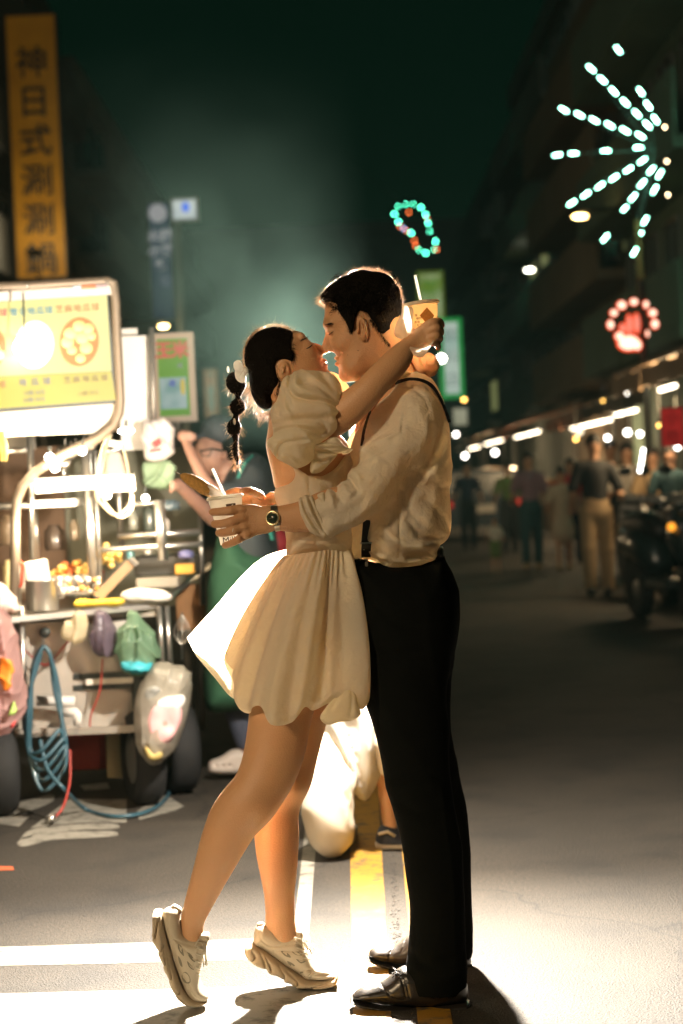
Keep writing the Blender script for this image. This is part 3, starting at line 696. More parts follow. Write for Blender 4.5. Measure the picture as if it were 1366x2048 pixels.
# ================================================================ stalls down both sides
M_awn = [mat('awning_%s' % n, c, .7, vary=.2, vscale=3) for n, c in (('rust', (.25, .09, .04)), ('teal', (.03, .12, .10)), ('dark', (.06, .05, .04)), ('tan', (.3, .2, .12)))]
M_tube = emis('stall_tube', (1, .84, .60), 9, True); M_bulbw = emis('stall_bulb', (1, .85, .6), 18)
M_counter = mat('stall_counter', (.22, .16, .11), .6, vary=.4, vscale=4)
def stall(x0, x1, y0, y1, h, awn, side, label, tubes, goods=True):
    t = thing('market_stall', label, 'stall', ((x0+x1)/2, (y0+y1)/2, 0), 'stalls along the street')
    mb = MB(); mb.box(((x0+x1)/2, (y0+y1)/2, .45), (x1-x0-.3, y1-y0-.3, .9), bev=.02); mb.build('counter', M_counter, t)
    mb = MB(); a = x0 if side > 0 else x1; b = x1 if side > 0 else x0
    v = [(a - side*.4, y0, h-.15), (a - side*.4, y1, h-.15), (b, y1, h+.35), (b, y0, h+.35)]; mb.plate(v, (0, 0, 1), .04); mb.build('awning', awn, t)
    n = 9; mb = MB()
    for k in range(n):
        ya = y0 + (y1-y0)*k/n; mb.box((a - side*.41, ya + (y1-y0)/n/2, h-.26 - .03*(k % 2)), (.015, (y1-y0)/n*.96, .2))
    mb.build('valance', awn, t)
    for xx in (x0+.1, x1-.1):
        for yy in (y0+.1, y1-.1): mb = MB(); mb.tube([(xx, yy, 0), (xx, yy, h)], .025, 6); mb.build('post', M_grey, t)
    for k, (u, v_) in enumerate(tubes):
        mb = MB(); mb.tube([(a + side*.1, y0 + (y1-y0)*u, h-.32), (a + side*.1, y0 + (y1-y0)*v_, h-.32)], .02, 8); mb.build('tube_light', M_tube, t)
    ld_ = bpy.data.lights.new('stall_glow', 'POINT'); ld_.energy = 115; ld_.color = (1, .70, .38); ld_.shadow_soft_size = .3
    lo2 = bpy.data.objects.new('stall_glow', ld_); COL.objects.link(lo2); lo2.location = (a - side*.2, (y0+y1)/2, h-.5)
    if goods:
        for k in range(5):
            mb = MB(); mb.box((a + side*(.35), y0 + .35 + (y1-y0-.7)*k/4, 1.0), (.35, .35, .16 + .08*(k % 3)), bev=.02); mb.build('tray', [mat('goods_red', (.35, .06, .03), .6), mat('goods_yellow', (.45, .3, .06), .6), M_paper0][k % 3], t)
M_paper0 = mat('goods_white', (.5, .46, .4), .7)
stall(4.3, 6.0, 62, 68, 2.5, M_awn[2], 1, 'distant stall far down the right side, its tube light just right of the man', [(.1, .9)])
stall(4.2, 6.0, 52, 59, 2.5, M_awn[3], 1, 'stall with white tube light and rust awning behind the purple shirt walker', [(.05, .45), (.5, .95)])
stall(4.3, 6.0, 43, 50, 2.5, M_awn[0], 1, 'stall under a rust awning just beyond the walking pair', [(.1, .5), (.6, .95)])
stall(4.6, 6.0, 34, 40.5, 2.45, M_awn[0], 1, 'stall with the long bright tube behind the black shirt man', [(.05, .95)])
stall(4.3, 5.9, 25.5, 32, 2.45, M_awn[2], 1, 'dark stall on the right below the red ring light', [(.6, .95)])
stall(3.5, 5.4, 17.5, 22.5, 2.45, M_awn[3], 1, 'nearest stall at the right edge with tan awning', [(.1, .3), (.75, .95)])
stall(-6.0, -4.3, 22, 30, 2.5, M_awn[1], -1, 'stall beyond the vendor on the left', [(.2, .5)])
stall(-5.8, -4.1, 34, 46, 2.5, M_awn[0], -1, 'far stall on the left behind the smoke', [(.2, .5)])
def lamp_dot(x, y, D, r, m, lab):
    p = P(x, y, D); t = thing('hanging_lamp', lab, 'lamp', p, 'small lamps hanging along the stalls')
    mb = MB(); mb.ball(p, r * D / FPX, 6); mb.build('bulb', m, t, True)
    mb = MB(); mb.tube([p + Vector((0, 0, r * D / FPX)), p + Vector((0, 0, .5))], .008, 4); mb.build('cord', M_dark, t)
M_bo = emis('amber_bulb', (1, .55, .12), 9); M_bw = emis('white_bulb', (1, .93, .82), 12)
for x, y, D, r, m, lab in ((928,799,30,4,M_bo,'amber bulb glowing just right of the man\'s shoulder strap'), (883,717,26,8,M_bw,'white bulb glowing right beside the woman\'s closed fist'), (1207,801,30,3.4,M_bo,'amber bulb left of the double tube light'), (912,869,40,4,M_bw,'white bulb close to the man\'s back'),
    (930,912,36,4.5,M_bw,'white bulb level with the man\'s upper back'), (1215,876,24,5,M_bw,'white bulb above the striped bag'), (1255,865,26,6,M_bw,'wide white bulb among the right stalls'), (1280,868,26,5,M_bw,'white bulb beside the wide one'), (1318,851,20,3.5,M_bo,'amber bulb left of the red banner'), (1355,893,20,6,M_bw,'white bulb under the red banner'),
    (1157,862,30,9,emis('cream_globe', (1,.82,.55), 2.2),'cream globe lamp over the black shirt man'), (1152,878,29,4,M_bo,'orange lamp under the cream globe'), (990,905,38,5,M_bw,'pale bulb over the parked dark car'), (1245,786,30,10,M_bw,'long white lamp under the red ring light')):
    lamp_dot(x, y, D, r, m, lab)
mb = MB(); mb.tube([P(1279,945,15.5), P(1283,925,15.5), P(1287,897,15.5)], .012, 6); tag(mb.build('light_rod', emis('white_rod', (1,.95,.85), 9)), 'short upright white light rod held in the crowd at the right', 'light')
# ================================================================ people in the street
def cmat(n, c, r=.8): return mat('cloth_' + n, c, r)
M_sk3 = mat('skin_plain', (.42, .24, .15), .6); M_hr3 = mat('hair_plain', (.012, .010, .009), .6)
def walker(x, yf, yt, label, top, bottom, shoe, hair='short', dress=False, shorts=False, arms=((-.06, .1), (.06, -.1)), stride=.12, turn=0, group='people walking along the street', long_sleeve=False, lean=0):
    H = CAM_H * 1.0; g_ = G(x, yf); D = (g_ - CO).dot(CF); s_ = FPX / D; hgt = (yf - yt) / s_; k = hgt / 1.70; dz = D - D0
    t = thing('person', label, 'person', g_, group)
    def q(xm, zm, ym=0): return (x + xm * k * s_ - zm * k * s_ * .045, yf - zm * k * s_, dz + ym * k)
    def Lq(xm, zm, ym=0): a, b, c = q(xm, zm, ym); return L(a, b, c)
    lo = Lq(-.55, -.1) ; hi = Lq(.55, 1.8); lo[1] = dz - .5; hi[1] = dz + .5
    def new(h=.022): return SDF(lo, hi, h)
    S = new(.018)
    S.ell(Lq(0, 1.585), (.075*k, .09*k, .11*k), 0); S.cone(Lq(0, 1.36), Lq(0, 1.52), .06*k, .05*k, .02)
    for sd, (ax_, az) in zip((-1, 1), arms):
        S.chain([(*Lq(sd*.17, 1.36), .05*k), (*Lq(sd*.215 + ax_*.3, 1.10, -.02), .042*k), (*Lq(sd*.20 + ax_, .88 + abs(az)*1.2, az*1.5), .032*k), (*Lq(sd*.19 + ax_*1.3, .78 + abs(az)*1.8, az*2), .036*k)], .01)
        S.chain([(*Lq(sd*.08, .85), .08*k), (*Lq(sd*.09, .48, sd*stride*.5), .052*k), (*Lq(sd*.09, .10, sd*stride), .036*k), (*Lq(sd*.09, .06, sd*stride - .04), .04*k)], .01)
    S.cone(Lq(0, .92), Lq(0, 1.3), .085*k, .085*k, .02); S.build('body', M_sk3, t, 1)
    S = new(); S.ell(Lq(0, 1.615, .012), (.088*k, .10*k, .105*k), 0)
    if hair == 'long': S.cone(Lq(0, 1.58, .04), Lq(0, 1.30, .07), .08*k, .06*k, .02)
    if hair == 'bun': S.ell(Lq(0, 1.71, .05), (.045*k,)*3, .01)
    if hair == 'cap': S.ell(Lq(0, 1.64, -.06), (.10*k, .12*k, .03*k), .01)
    S.build('hair' if hair != 'cap' else 'cap', M_hr3, t, 1)
    S = new(); S.cone(Lq(0, 1.0), Lq(0, 1.30), .135*k, .145*k, .02, .8); S.cone(Lq(-.13, 1.34), Lq(.13, 1.34), .07*k, .07*k, .04)
    for sd, (ax_, az) in zip((-1, 1), arms):
        S.cone(Lq(sd*.16, 1.35), Lq(sd*.215 + ax_*.3, 1.14, -.02), .07*k, .065*k, .02)
        if long_sleeve: S.cone(Lq(sd*.215 + ax_*.3, 1.14, -.02), Lq(sd*.20 + ax_, .90 + abs(az)*1.2, az*1.5), .06*k, .045*k, .01)
    if dress: S.cone(Lq(0, 1.02), Lq(0, .62), .13*k, .21*k, .03, .8)
    S.ripple(.006, 16, (1, .5, 1), int(x)); S.build('dress' if dress else 'shirt', top, t, 2)
    if not dress:
        S = new(); S.cone(Lq(0, .98), Lq(0, .88), .14*k, .15*k, .02, .8)
        for sd in (-1, 1):
            S.cone(Lq(sd*.08, .88), Lq(sd*.09, .50, sd*stride*.5), .10*k, .08*k, .02)
            if not shorts: S.cone(Lq(sd*.09, .50, sd*stride*.5), Lq(sd*.09, .08, sd*stride), .08*k, .065*k, .02)
        S.ripple(.006, 14, (1, .5, 1), int(x) + 1); S.build('shorts' if shorts else 'trousers', bottom, t, 2)
    for sd in (-1, 1):
        mb = MB(); p = Vector(L2W(Lq(sd*.09, .045, sd*stride - .05))); mb.ball(p, 1, 6, (.05*k, .13*k, .045*k)); mb.build('shoe', shoe, t, True)
    return t, Lq
blk = cmat('black', (.02, .022, .024)); pur = cmat('mauve', (.20, .12, .15)); tea = cmat('dark_teal', (.015, .05, .06)); bei = cmat('beige', (.38, .27, .15)); crm = cmat('cream', (.40, .32, .24)); wht = cmat('white', (.5, .46, .4)); red = cmat('red', (.45, .04, .04)); grn = cmat('olive', (.10, .16, .05)); nav = cmat('navy', (.02, .03, .06))
walker(1066, 1138, 904, 'walker in a mauve t-shirt and dark teal trousers seen from behind', pur, tea, bei)
walker(1130, 1140, 935, 'woman in a cream summer dress walking beside the mauve shirt', crm, crm, bei, 'bun', dress=True)
w1, _ = walker(1200, 1192, 868, 'man in black t-shirt and beige trousers facing the right stalls', blk, bei, blk, arms=((-.06, .05), (.10, -.12)), stride=.10)
walker(993, 1145, 1035, 'small child in pale top and olive shorts walking by the parked car', wht, grn, bei, shorts=True, stride=.08)
walker(1150, 1128, 915, 'person with a red top between the dress and the black shirt', red, nav, blk, 'long')
walker(1265, 1165, 885, 'person in a black and white striped top with a bag', wht, blk, blk, 'long', stride=.06)
walker(1316, 1170, 895, 'person in dark shirt standing near the scooter at the right edge', bei, blk, blk, stride=.05)
walker(1352, 1185, 890, 'dark clothed person at the very right edge', tea, blk, blk, 'long', stride=.05)
walker(1232, 1150, 880, 'person half hidden behind the black shirt man', cmat('brown', (.2, .12, .07)), blk, blk, stride=.05)
walker(940, 1100, 925, 'distant person in dark clothes beside the parked car', nav, blk, blk)
walker(1022, 1105, 925, 'distant person in olive shirt left of the mauve shirt', grn, blk, blk)
# stripes of the bag/top
sb = SDF(L(1232, 1090, 12.9) * np.array([1, 0, 1]) + np.array([0, 12.3, 0]), L(1300, 960, 12.9) * np.array([1, 0, 1]) + np.array([0, 13.6, 0]), .02)
sb.pxell(1262, 1040, 12.9, 24, 55, .12, 0); o = sb.build('striped_bag', wht, None, 1); tag(o, 'black and white striped shopping bag hanging at the right of the beige trousers', 'bag')
for k in range(5):
    S = SDF(L(1232, 1095, 12.85) * np.array([1, 0, 1]) + np.array([0, 12.5, 0]), L(1300, 960, 12.85) * np.array([1, 0, 1]) + np.array([0, 13.2, 0]), .02)
    S.pxell(1262, 1005 + 19 * k, 12.85, 25 - abs(k - 2) * 2.5, 5, .13, 0); p_ = S.build('stripe', blk, None, 1); p_.parent = o; p_.location = Vector(p_['_o']) - Vector(o['_o'])
# ---- parked dark car, left of the walkers
c0 = G(968, 1080); car = thing('parked_car', 'dark car parked in the street, seen from behind, next to the man\'s back', 'car', c0)
M_car = mat('dark_car_paint', (.015, .03, .045), .25, coat=.8)
mb = MB()
prof = [(-.88, .28), (.88, .28), (.90, .85), (.72, 1.38), (-.72, 1.38), (-.90, .85)]
n = len(prof); V = []; 
for y_, sc, dzz in ((0, .97, 0), (.25, 1, 0), (1.6, 1, .05), (2.6, 1, 0)): V += [(c0.x + a*sc, c0.y + y_, max(.28, b*(1 if y_ < 2 else .98) + dzz*(b > 1))) for a, b in prof]
V += [(c0.x + a*.98, c0.y + 4.2, min(b, .9)) for a, b in prof]
F = [(k*n+i, k*n+(i+1) % n, (k+1)*n+(i+1) % n, (k+1)*n+i) for k in range(4) for i in range(n)] + [tuple(range(n))[::-1], tuple(range(4*n, 5*n))]
mb.add(V, F); mb.build('body', M_car, car)
mb = MB(); mb.plate([(c0.x-.72, c0.y-.01, .9), (c0.x+.72, c0.y-.01, .9), (c0.x+.62, c0.y+.0, 1.3), (c0.x-.62, c0.y+.0, 1.3)], (0, -1, 0), .012); mb.build('rear_window', M_glass, car)
for sx in (-1, 1):
    mb = MB(); mb.box((c0.x + sx*.72, c0.y - .03, .72), (.26, .05, .12), bev=.015); mb.build('tail_light', mat('tail_red', (.35, .01, .01), .3, emit=(1, .05, .02), es=.35, sample=False), car)
    for yy in (.7, 3.4): mb = MB(); mb.lathe([(.3, -.1), (.32, -.06), (.32, .06), (.3, .1)], (c0.x + sx*.8, c0.y + yy, .32), (1, 0, 0), 16); mb.build('wheel', M_black0 if 'M_black0' in globals() else mat('tyre', (.012, .012, .012), .8), car)
mb = MB(); mb.box((c0.x, c0.y - .02, .62), (.5, .02, .16)); mb.build('licence_plate', wht, car)
# ---- scooters at the right
M_tyre = mat('tyre', (.012, .012, .012), .8); M_scoot = mat('scooter_paint', (.02, .03, .03), .3, coat=.6); M_amb = emis('amber_reflector', (1, .35, .03), 1.6)
def scooter(x, yf, label, heading=-.25, amb=True):
    g_ = G(x, yf); t = thing('scooter', label, 'scooter', g_, 'scooters parked at the right'); ca, sa = math.cos(heading), math.sin(heading)
    def w(lx, ly, lz): return Vector((g_.x + lx*ca - ly*sa, g_.y + lx*sa + ly*ca, lz))    # ly is along the scooter
    for ly in (0, 1.25):
        mb = MB(); mb.lathe([(.14, -.03), (.22, -.055), (.25, -.03), (.25, .03), (.22, .055), (.14, .03)], w(0, ly, .25), (ca, sa, 0), 20); mb.build('wheel', M_tyre, t, True)
        mb = MB(); mb.lathe([(.03, -.04), (.13, -.02), (.13, .02), (.03, .04)], w(0, ly, .25), (ca, sa, 0), 12); mb.build('rim', M_grey, t)
    mb = MB(); mb.tube([w(0, 0, .25), w(0, .1, .55), w(0, .22, .98)], [.03, .05, .04], 8); mb.build('fork', M_grey, t)
    mb = MB(); mb.tube([w(0, -.05, .50), w(0, .12, .72), w(0, .2, .95)], [.10, .17, .09], 10); mb.build('front_fairing', M_scoot, t, True)
    mb = MB(); mb.box(w(0, .5, .33), (.28, .5, .08), rz=heading, bev=.02); mb.build('floorboard', M_scoot, t)
    mb = MB(); mb.tube([w(0, .7, .45), w(0, .95, .62), w(0, 1.35, .66), w(0, 1.6, .62)], [.10, .17, .15, .05], 12); mb.build('rear_body', M_scoot, t, True)
    mb = MB(); mb.tube([w(0, .62, .74), w(0, .9, .80), w(0, 1.35, .80), w(0, 1.5, .78)], [.07, .12, .11, .05], 10); mb.build('seat', M_black1, t, True)
    mb = MB(); mb.tube([w(-.33, .3, 1.02), w(-.12, .22, 1.0), w(.12, .22, 1.0), w(.33, .3, 1.02)], .018, 6); mb.build('handlebar', M_grey, t)
    mb = MB(); mb.ball(w(0, .08, .92), .08, 6, (1.2, .7, .8)); mb.build('headlight', M_glass, t, True)
    for sx in (-1, 1):
        mb = MB(); mb.tube([w(sx*.25, .26, 1.02), w(sx*.30, .2, 1.22)], .006, 4); mb.ball(w(sx*.31, .2, 1.25), .055, 5, (1.2, .3, .8)); mb.build('mirror', M_scoot, t, True)
        if amb: mb = MB(); mb.ball(w(sx*.16, .02, .80), .035, 5); mb.build('indicator', M_amb, t, True)
    mb = MB(); mb.ball(w(0, -.02, .58), .03, 5); mb.build('reflector', emis('red_reflector', (1, .04, .02), .5), t, True)
M_black1 = mat('black_vinyl', (.015, .015, .015), .5)
scooter(1392, 1255, 'scooter with an amber light parked at the right edge of the road', .2)
scooter(1338, 1208, 'scooter parked behind the nearest one at the right', .1, False)
scooter(1425, 1225, 'scooter cut off by the right edge of the picture', .1, False)
# ================================================================ the food cart on the left
DC = 8.1
def W(x, y, D=DC): return P(x, y, D)
M_st = mat('stainless', (.55, .52, .47), .32, metal=.9, vary=.12, vscale=12); M_st2 = mat('dull_steel_sheet', (.42, .38, .33), .45, metal=.6, vary=.25, vscale=7, bump=.1, bscale=20)
M_wht = mat('white_plastic', (.72, .68, .62), .4); M_cream = mat('cream_panel', (.70, .64, .55), .6, vary=.1, vscale=5)
gc = G(300, 1610)
cart = thing('food_cart', 'stainless steel food cart with shelves, wheels and curved tube frame at the left edge', 'food cart', (gc.x - .5, gc.y + .2, 0))
def ctube(pts, r, m=None, name='frame_tube', D=DC, n=8, par=None):
    mb = MB(); mb.tube([W(*p) if len(p) == 3 else W(p[0], p[1], D) for p in pts], r, n); o = mb.build(name, m or M_st, cart, True)
    if par: o.parent = par
    return o
def cbox(x0, y0, x1, y1, name, m, D=DC, th=.02, bev=0, tilt=0, par=cart, thing_=None):
    c = W((x0+x1)/2, (y0+y1)/2, D); f = D / FPX
    mb = MB(); mb.box((c.x, c.y + th/2, c.z), (abs(x1-x0)*f, th, abs(y1-y0)*f), ry=tilt, bev=bev); return mb.build(name, m, par)
def sm(pts, k=5): return [tuple(p) for p in catmull(pts, k)]
# menu light box
ms = thing('menu_sign', 'yellow lit menu board with Chinese lettering and round food pictures on top of the cart', 'sign', W(100, 820, DC - .05))
mb = MB(); a, b, c, d = W(-190, 616, DC-.25), W(214, 590, DC), W(231, 802, DC), W(-190, 836, DC-.25); nrm = (b-a).cross(d-a).normalized(); nrm = nrm if nrm.y > 0 else -nrm
xd = (b-a).normalized(); yd = (b-c); yd = (yd - nrm*yd.dot(nrm)).normalized()
def on(u, v, off=0.0):    # u, v photo pixel on the board plane
    r = CR * ((u-683)/FPX) + CU * ((1024-v)/FPX) + CF; tt = (a - CO).dot(nrm) / r.dot(nrm); return CO + r * tt - nrm * off
def panel(pts, name, m, off, th=.004):
    mb = MB(); mb.plate([on(x, y, off) for x, y in pts], -nrm, th); o = mb.build(name, m, ms); return o
M_menu = glow_mat('menu_cream', (.76, .73, .28), (.66, .60, .16), .80, 1.5)
mb = MB(); mb.plate([on(-190, 612, 0), on(216, 588, 0), on(234, 804, 0), on(-190, 838, 0)], nrm, .12); mb.build('light_box', M_dark, ms)
panel([(-190,616),(213,591),(222,742),(-190,762)], 'menu_face', M_menu, .002)
panel([(-190,763),(222,743),(231,800),(-190,831)], 'price_strip', glow_mat('menu_yellow', (.56, .50, .02), (.48, .40, .012), .78, 2), .002)
panel([(-190,596),(218,571),(222,590),(-190,615)], 'sign_edge', M_st2, .004, .012)
M_rim = mat('taupe_frame', (.22, .17, .12), .5, metal=.4)
mb = MB(); mb.tube([on(-190,578,.0), on(60,572,.0), on(216,562,0), on(226,566,0), on(230,600,0), on(240,800,0), on(238,826,0), on(226,852,0), on(196,876,0), on(150,898,0), on(110,918,0), on(70,944,0), on(45,972,0), on(33,1000,0), on(30,1040,0), on(30,1085,0), on(28,1235,0)], .020, 10); mb.build('curved_tube', M_rim, ms, True)
for x, y in ((53,572),(213,566)): mb = MB(); mb.ball(on(x, y, .02), .008, 5); mb.build('screw', M_st, ms)
panel([(144,574),(160,572),(160,579),(144,581)], 'indicator_light', emis('green_white_light', (.8, .9, .85), 1.2), .016); panel([(160,572),(190,571),(190,578),(160,579)], 'indicator_light', emis('orange_light', (1, .22, .04), 1.2), .016); panel([(190,571),(212,570),(212,577),(190,578)], 'indicator_light', emis('pink_light', (.9, .55, .5), .9), .016)
def word(s, x, y, px, m, gap=0):
    for k, ch in enumerate(s): text('menu_character', ch, on(x + k * gap, y - k * gap * .06, .010), xd, yd, px * DC / FPX, m, ms, .0015, .0003)
C_blue, C_or, C_red, C_vio, C_br = [emis('print_' + n, c, 1) for n, c in (('blue', (.05, .30, .38)), ('orange', (.62, .20, .03)), ('red', (.70, .05, .08)), ('violet', (.25, .22, .30)), ('brown', (.30, .16, .02)))]
word('雪', -12, 628, 16, C_red); word('球', 6, 627, 16, C_red)
word('雪食地瓜球', 27, 626, 16, C_blue, 17.5); word('芝麻地瓜球', 118, 620, 16, C_or, 18)
word('地瓜球', 45, 766, 15, C_vio, 24); word('芝麻地瓜球', 134, 761, 14, C_br, 18.5); word('球', 4, 770, 15, C_or)
text('menu_prices', '12個 30元', on(68, 786, .01), xd, yd, 10 * DC / FPX, C_vio, ms, .001); text('menu_prices', '24個 50元', on(68, 800, .01), xd, yd, 10 * DC / FPX, C_vio, ms, .001)
text('menu_prices', '12個 35元', on(176, 787, .01), xd, yd, 10 * DC / FPX, C_br, ms, .001)
M_pic = mat('picture_dark', (.25, .09, .02), .6, emit=(.30, .10, .02), es=.7, sample=False)
M_nug = mat('sweet_potato_ball', (.75, .40, .16), .6, emit=(.78, .38, .13), es=.62, vary=.12, vscale=40, sample=False)
M_nug2 = mat('glare_sweet_potato_ball', (.85, .7, .45), .6, emit=(.95, .78, .50), es=1.05, vary=.2, vscale=40, sample=False)  # brighter, paler copy: the board's glare is painted into the middle picture
def picture(cx, cy, rx, ry, mball, seed, mbase):
    pts = [(cx + rx*math.cos(a), cy + ry*math.sin(a) - .06*rx*math.cos(a)) for a in np.linspace(0, 2*np.pi, 28, endpoint=False)]
    o = panel(pts, 'food_picture', mbase, .008)
    rg = np.random.default_rng(seed); cs = []
    for k in range(400):
        r_ = rg.uniform(11, 17); a_ = rg.uniform(0, 6.28); q = rg.uniform(0, 1) ** .5; x, y = cx + (rx - r_)*q*math.cos(a_), cy + (ry - r_)*q*math.sin(a_)
        if all((x-u)**2 + (y-v)**2 > (.62*(r_+w))**2 for u, v, w in cs): cs.append((x, y, r_))
    for x, y, r_ in cs:
        mb = MB(); c = on(x, y, .010); f = DC / FPX; M = []
        c = c - nrm * (.004 * rg.random()); n = 12; V = [c - nrm * .006] + [c + xd * math.cos(t)*r_*f + yd * math.sin(t)*r_*f*.9 for t in np.linspace(0, 2*np.pi, n, endpoint=False)] 
        V += [c - nrm*.0045 + xd * math.cos(t)*r_*f*.6 + yd * math.sin(t)*r_*f*.54 for t in np.linspace(0, 2*np.pi, n, endpoint=False)]
        mb.add(V, [(0, 1+n+k, 1+n+(k+1) % n) for k in range(n)] + [(1+n+k, 1+k, 1+(k+1) % n, 1+n+(k+1) % n) for k in range(n)]); p_ = mb.build('sweet_potato_ball', mball, ms, True); p_.parent = o
picture(158, 684, 39, 49, M_nug, 3, M_pic); picture(68, 690, 39, 48, M_nug2, 5, mat('picture_glare', (.6, .5, .35), .6, emit=(.8, .66, .42), es=.9, sample=False)); picture(-28, 697, 39, 48, M_nug, 8, M_pic)
# glowing ball put before the sign to make the glare on its middle
t = thing('glare_ball', 'glowing ball put in front of the menu sign for its glare', 'lamp', on(40, 700, .12)); mb = MB(); mb.ball(on(40, 700, .12), .045, 8); mb.build('bulb', emis('glare_ball_glow', (1, .96, .88), 38, True), t, True)
mb = MB(); mb.tube([on(40, 685, .12), on(38, 590, .10)], .004, 5); mb.build('cord', M_dark, t)
# white hood and back panels
mb = MB(); mb.plate([on(-190,840,-.02), on(236,806,-.02), on(234,830,-.02), on(190,866,-.02), on(-190,880,-.02)], nrm, .03); mb.build('hood', mat('lit_white_hood', (.62, .56, .48), .6), cart)
cbox(238, 672, 306, 900, 'back_panel', mat('white_back_panel', (.80, .76, .72), .6), 8.6, .03); cbox(236, 657, 274, 668, 'panel_top', M_wht, 8.5, .05); ctube([(303,655),(309,900)], .012, M_st2, D=8.55)
cbox(-200, 870, 70, 905, 'hood_back', M_cream, 8.9, .02)
# inner back wall, dark gaps between shelves
cbox(-250, 900, 130, 1215, 'back_wall', mat('dim_brown_wall', (.20, .12, .07), .8, vary=.5, vscale=6), 9.3, .03)
cbox(130, 900, 400, 1215, 'back_screen', mat('dim_olive_screen', (.25, .24, .17), .7, vary=.5, vscale=6), 9.35, .03)
# posts
for x0, y0, x1, y1, r, D in ((60,868,66,1120,.014,8.2),(172,900,192,1225,.022,8.2),(186,900,204,1225,.012,8.25),(318,1000,326,1120,.022,8.15),(35,1090,38,1235,.012,8.1),(124,905,130,985,.010,8.6),(233,905,245,1120,.012,8.7),(400,1000,405,1210,.012,8.8),(66,1010,74,1120,.016,8.3)): ctube([(x0,y0),(x1,y1)], r, D=D)
for x0, y0, x1, y1, r, D in ((235,1073,400,1064,.014,8.3),(205,1100,405,1088,.012,8.15),(-80,1016,150,1008,.014,8.2),(190,905,245,900,.008,8.3),(75,960,190,950,.010,8.4),(250,1010,330,1004,.010,8.3),(-60,905,64,900,.012,8.3)): ctube([(x0,y0),(x1,y1)], r, D=D)
M_tl = mat('cart_tube_lamp', (.9, .85, .75), .5, emit=(1, .86, .62), es=5.5)
t = thing('tube_lamp', 'long glowing tube lamp across the middle of the cart', 'lamp', W(160, 985)); mb = MB(); mb.tube([W(72, 978, 8.05), W(268, 962, 8.05)], .019, 10); mb.build('tube', M_tl, t, True); mb = MB(); mb.box(W(170, 958, 8.08), (.40, .04, .02)); mb.build('holder', M_wht, t)
cbox(62, 1000, 150, 1014, 'lit_shelf', mat('lit_white_shelf', (.8, .76, .68), .5), 8.1, .25); cbox(190, 958, 270, 984, 'shelf_lip', M_wht, 8.12, .02)
M_bulb = mat('cart_bulb', (.9, .9, .9), .4, emit=(1, .93, .80), es=22)
for i, (x, y, r, D, lab) in enumerate(((99,915,9,7.9,'round bulb nearest the curved tube of the cart'),(110,935,9,7.9,'round bulb just under the first cart bulb'),(165,902,8,8.0,'bulb under the ladles of the cart'),(252,862,16,8.3,'wide ring lamp by the white back panel'),(214,990,8,8.0,'bulb below the tube lamp of the cart'),(291,996,7,8.0,'small bulb beside the dark bottle'))):
    t = thing('cart_lamp', lab, 'lamp', W(x, y, D), 'lamps on the food cart'); mb = MB(); mb.ball(W(x, y, D), r * D / FPX, 7, (1, 1, 1 if i != 3 else .4)); mb.build('bulb', M_bulb, t, True)
    mb = MB(); mb.tube([W(x, y, D) + Vector((0, 0, .01)), W(x, y - 22, D)], .006, 5); mb.build('socket', M_dark, t)
for (x, y, e) in ((150, 925, 11), (60, 1060, 9), (280, 1020, 14), (20, 890, 4)):
    d_ = bpy.data.lights.new('cart_glow', 'POINT'); d_.energy = e; d_.color = (1, .80, .54); d_.shadow_soft_size = .06; o = bpy.data.objects.new('cart_glow', d_); COL.objects.link(o); o.location = W(x, y, 7.95 if x < 250 else 8.0)
# table
cx0 = W(-260, 1260, 7.6)
mb = MB(); mb.plate([W(-260, 1262, 7.55), W(322, 1206, 8.1), W(352, 1180, 8.9), W(-200, 1225, 8.7)], (0, 0, -1), .02); mb.build('table_top', M_st, cart)
ctube(sm([(-260,1262,7.5),(0,1243,7.85),(124,1231,8.0),(227,1219,8.05),(320,1208,8.1)]), .014, n=10, name='front_rail')
ctube([(320,1208,8.1),(420,1130,9.3)], .014, name='side_rail'); cbox(-200, 1222, 316, 1244, 'table_edge', M_st2, 8.12, .02)
for x, D in ((318,8.1),(333,8.2),(42,7.9),(398,9.2)): ctube([(x,1212,D),(x+8,1460 if x < 300 or x > 390 else 1345,D)], .013, name='leg')
ctube([(300,1345,8.15),(322,1500,8.15)], .013, name='leg')
mb = MB(); mb.plate([W(38,1246,8.05), W(272,1240,8.15), W(272,1462,8.15), W(38,1470,8.05)], (0, 1, 0), .01); mb.build('front_panel', M_st2, cart)
for y in (1352, 1374): cbox(146, y-6, 268, y+5, 'vent_slot', M_dark, 8.09, .03)
cbox(172, 1357, 266, 1368, 'vent_bar', M_cream, 8.06, .02)
mb = MB(); mb.plate([W(30,1458,7.95), W(275,1452,8.05), W(330,1440,8.9), W(60,1445,8.8)], (0, 0, -1), .02); mb.build('lower_shelf', M_st2, cart); cbox(20, 1456, 280, 1470, 'shelf_edge', M_st2, 7.98, .02)
for x, y, w_, D in ((291,1608,24,8.05),(2,1630,26,7.6),(360,1585,20,9.2)):
    c = G(x, y); mb = MB(); mb.lathe([(.10, -.05), (.17, -.06), (.19, -.035), (.19, .035), (.17, .06), (.10, .05)], (c.x, c.y, .19), (.95, .3, 0), 24); wl = mb.build('wheel', M_tyre, cart, True)
    mb = MB(); mb.lathe([(.02, -.055), (.11, -.05), (.11, .05), (.02, .055)], (c.x, c.y, .19), (.95, .3, 0), 12); o = mb.build('rim', M_grey, cart); o.parent = wl
    mb = MB(); mb.box((c.x, c.y + .02, .45), (.06, .12, .16), bev=.01); mb.build('wheel_bracket', M_dark, cart)
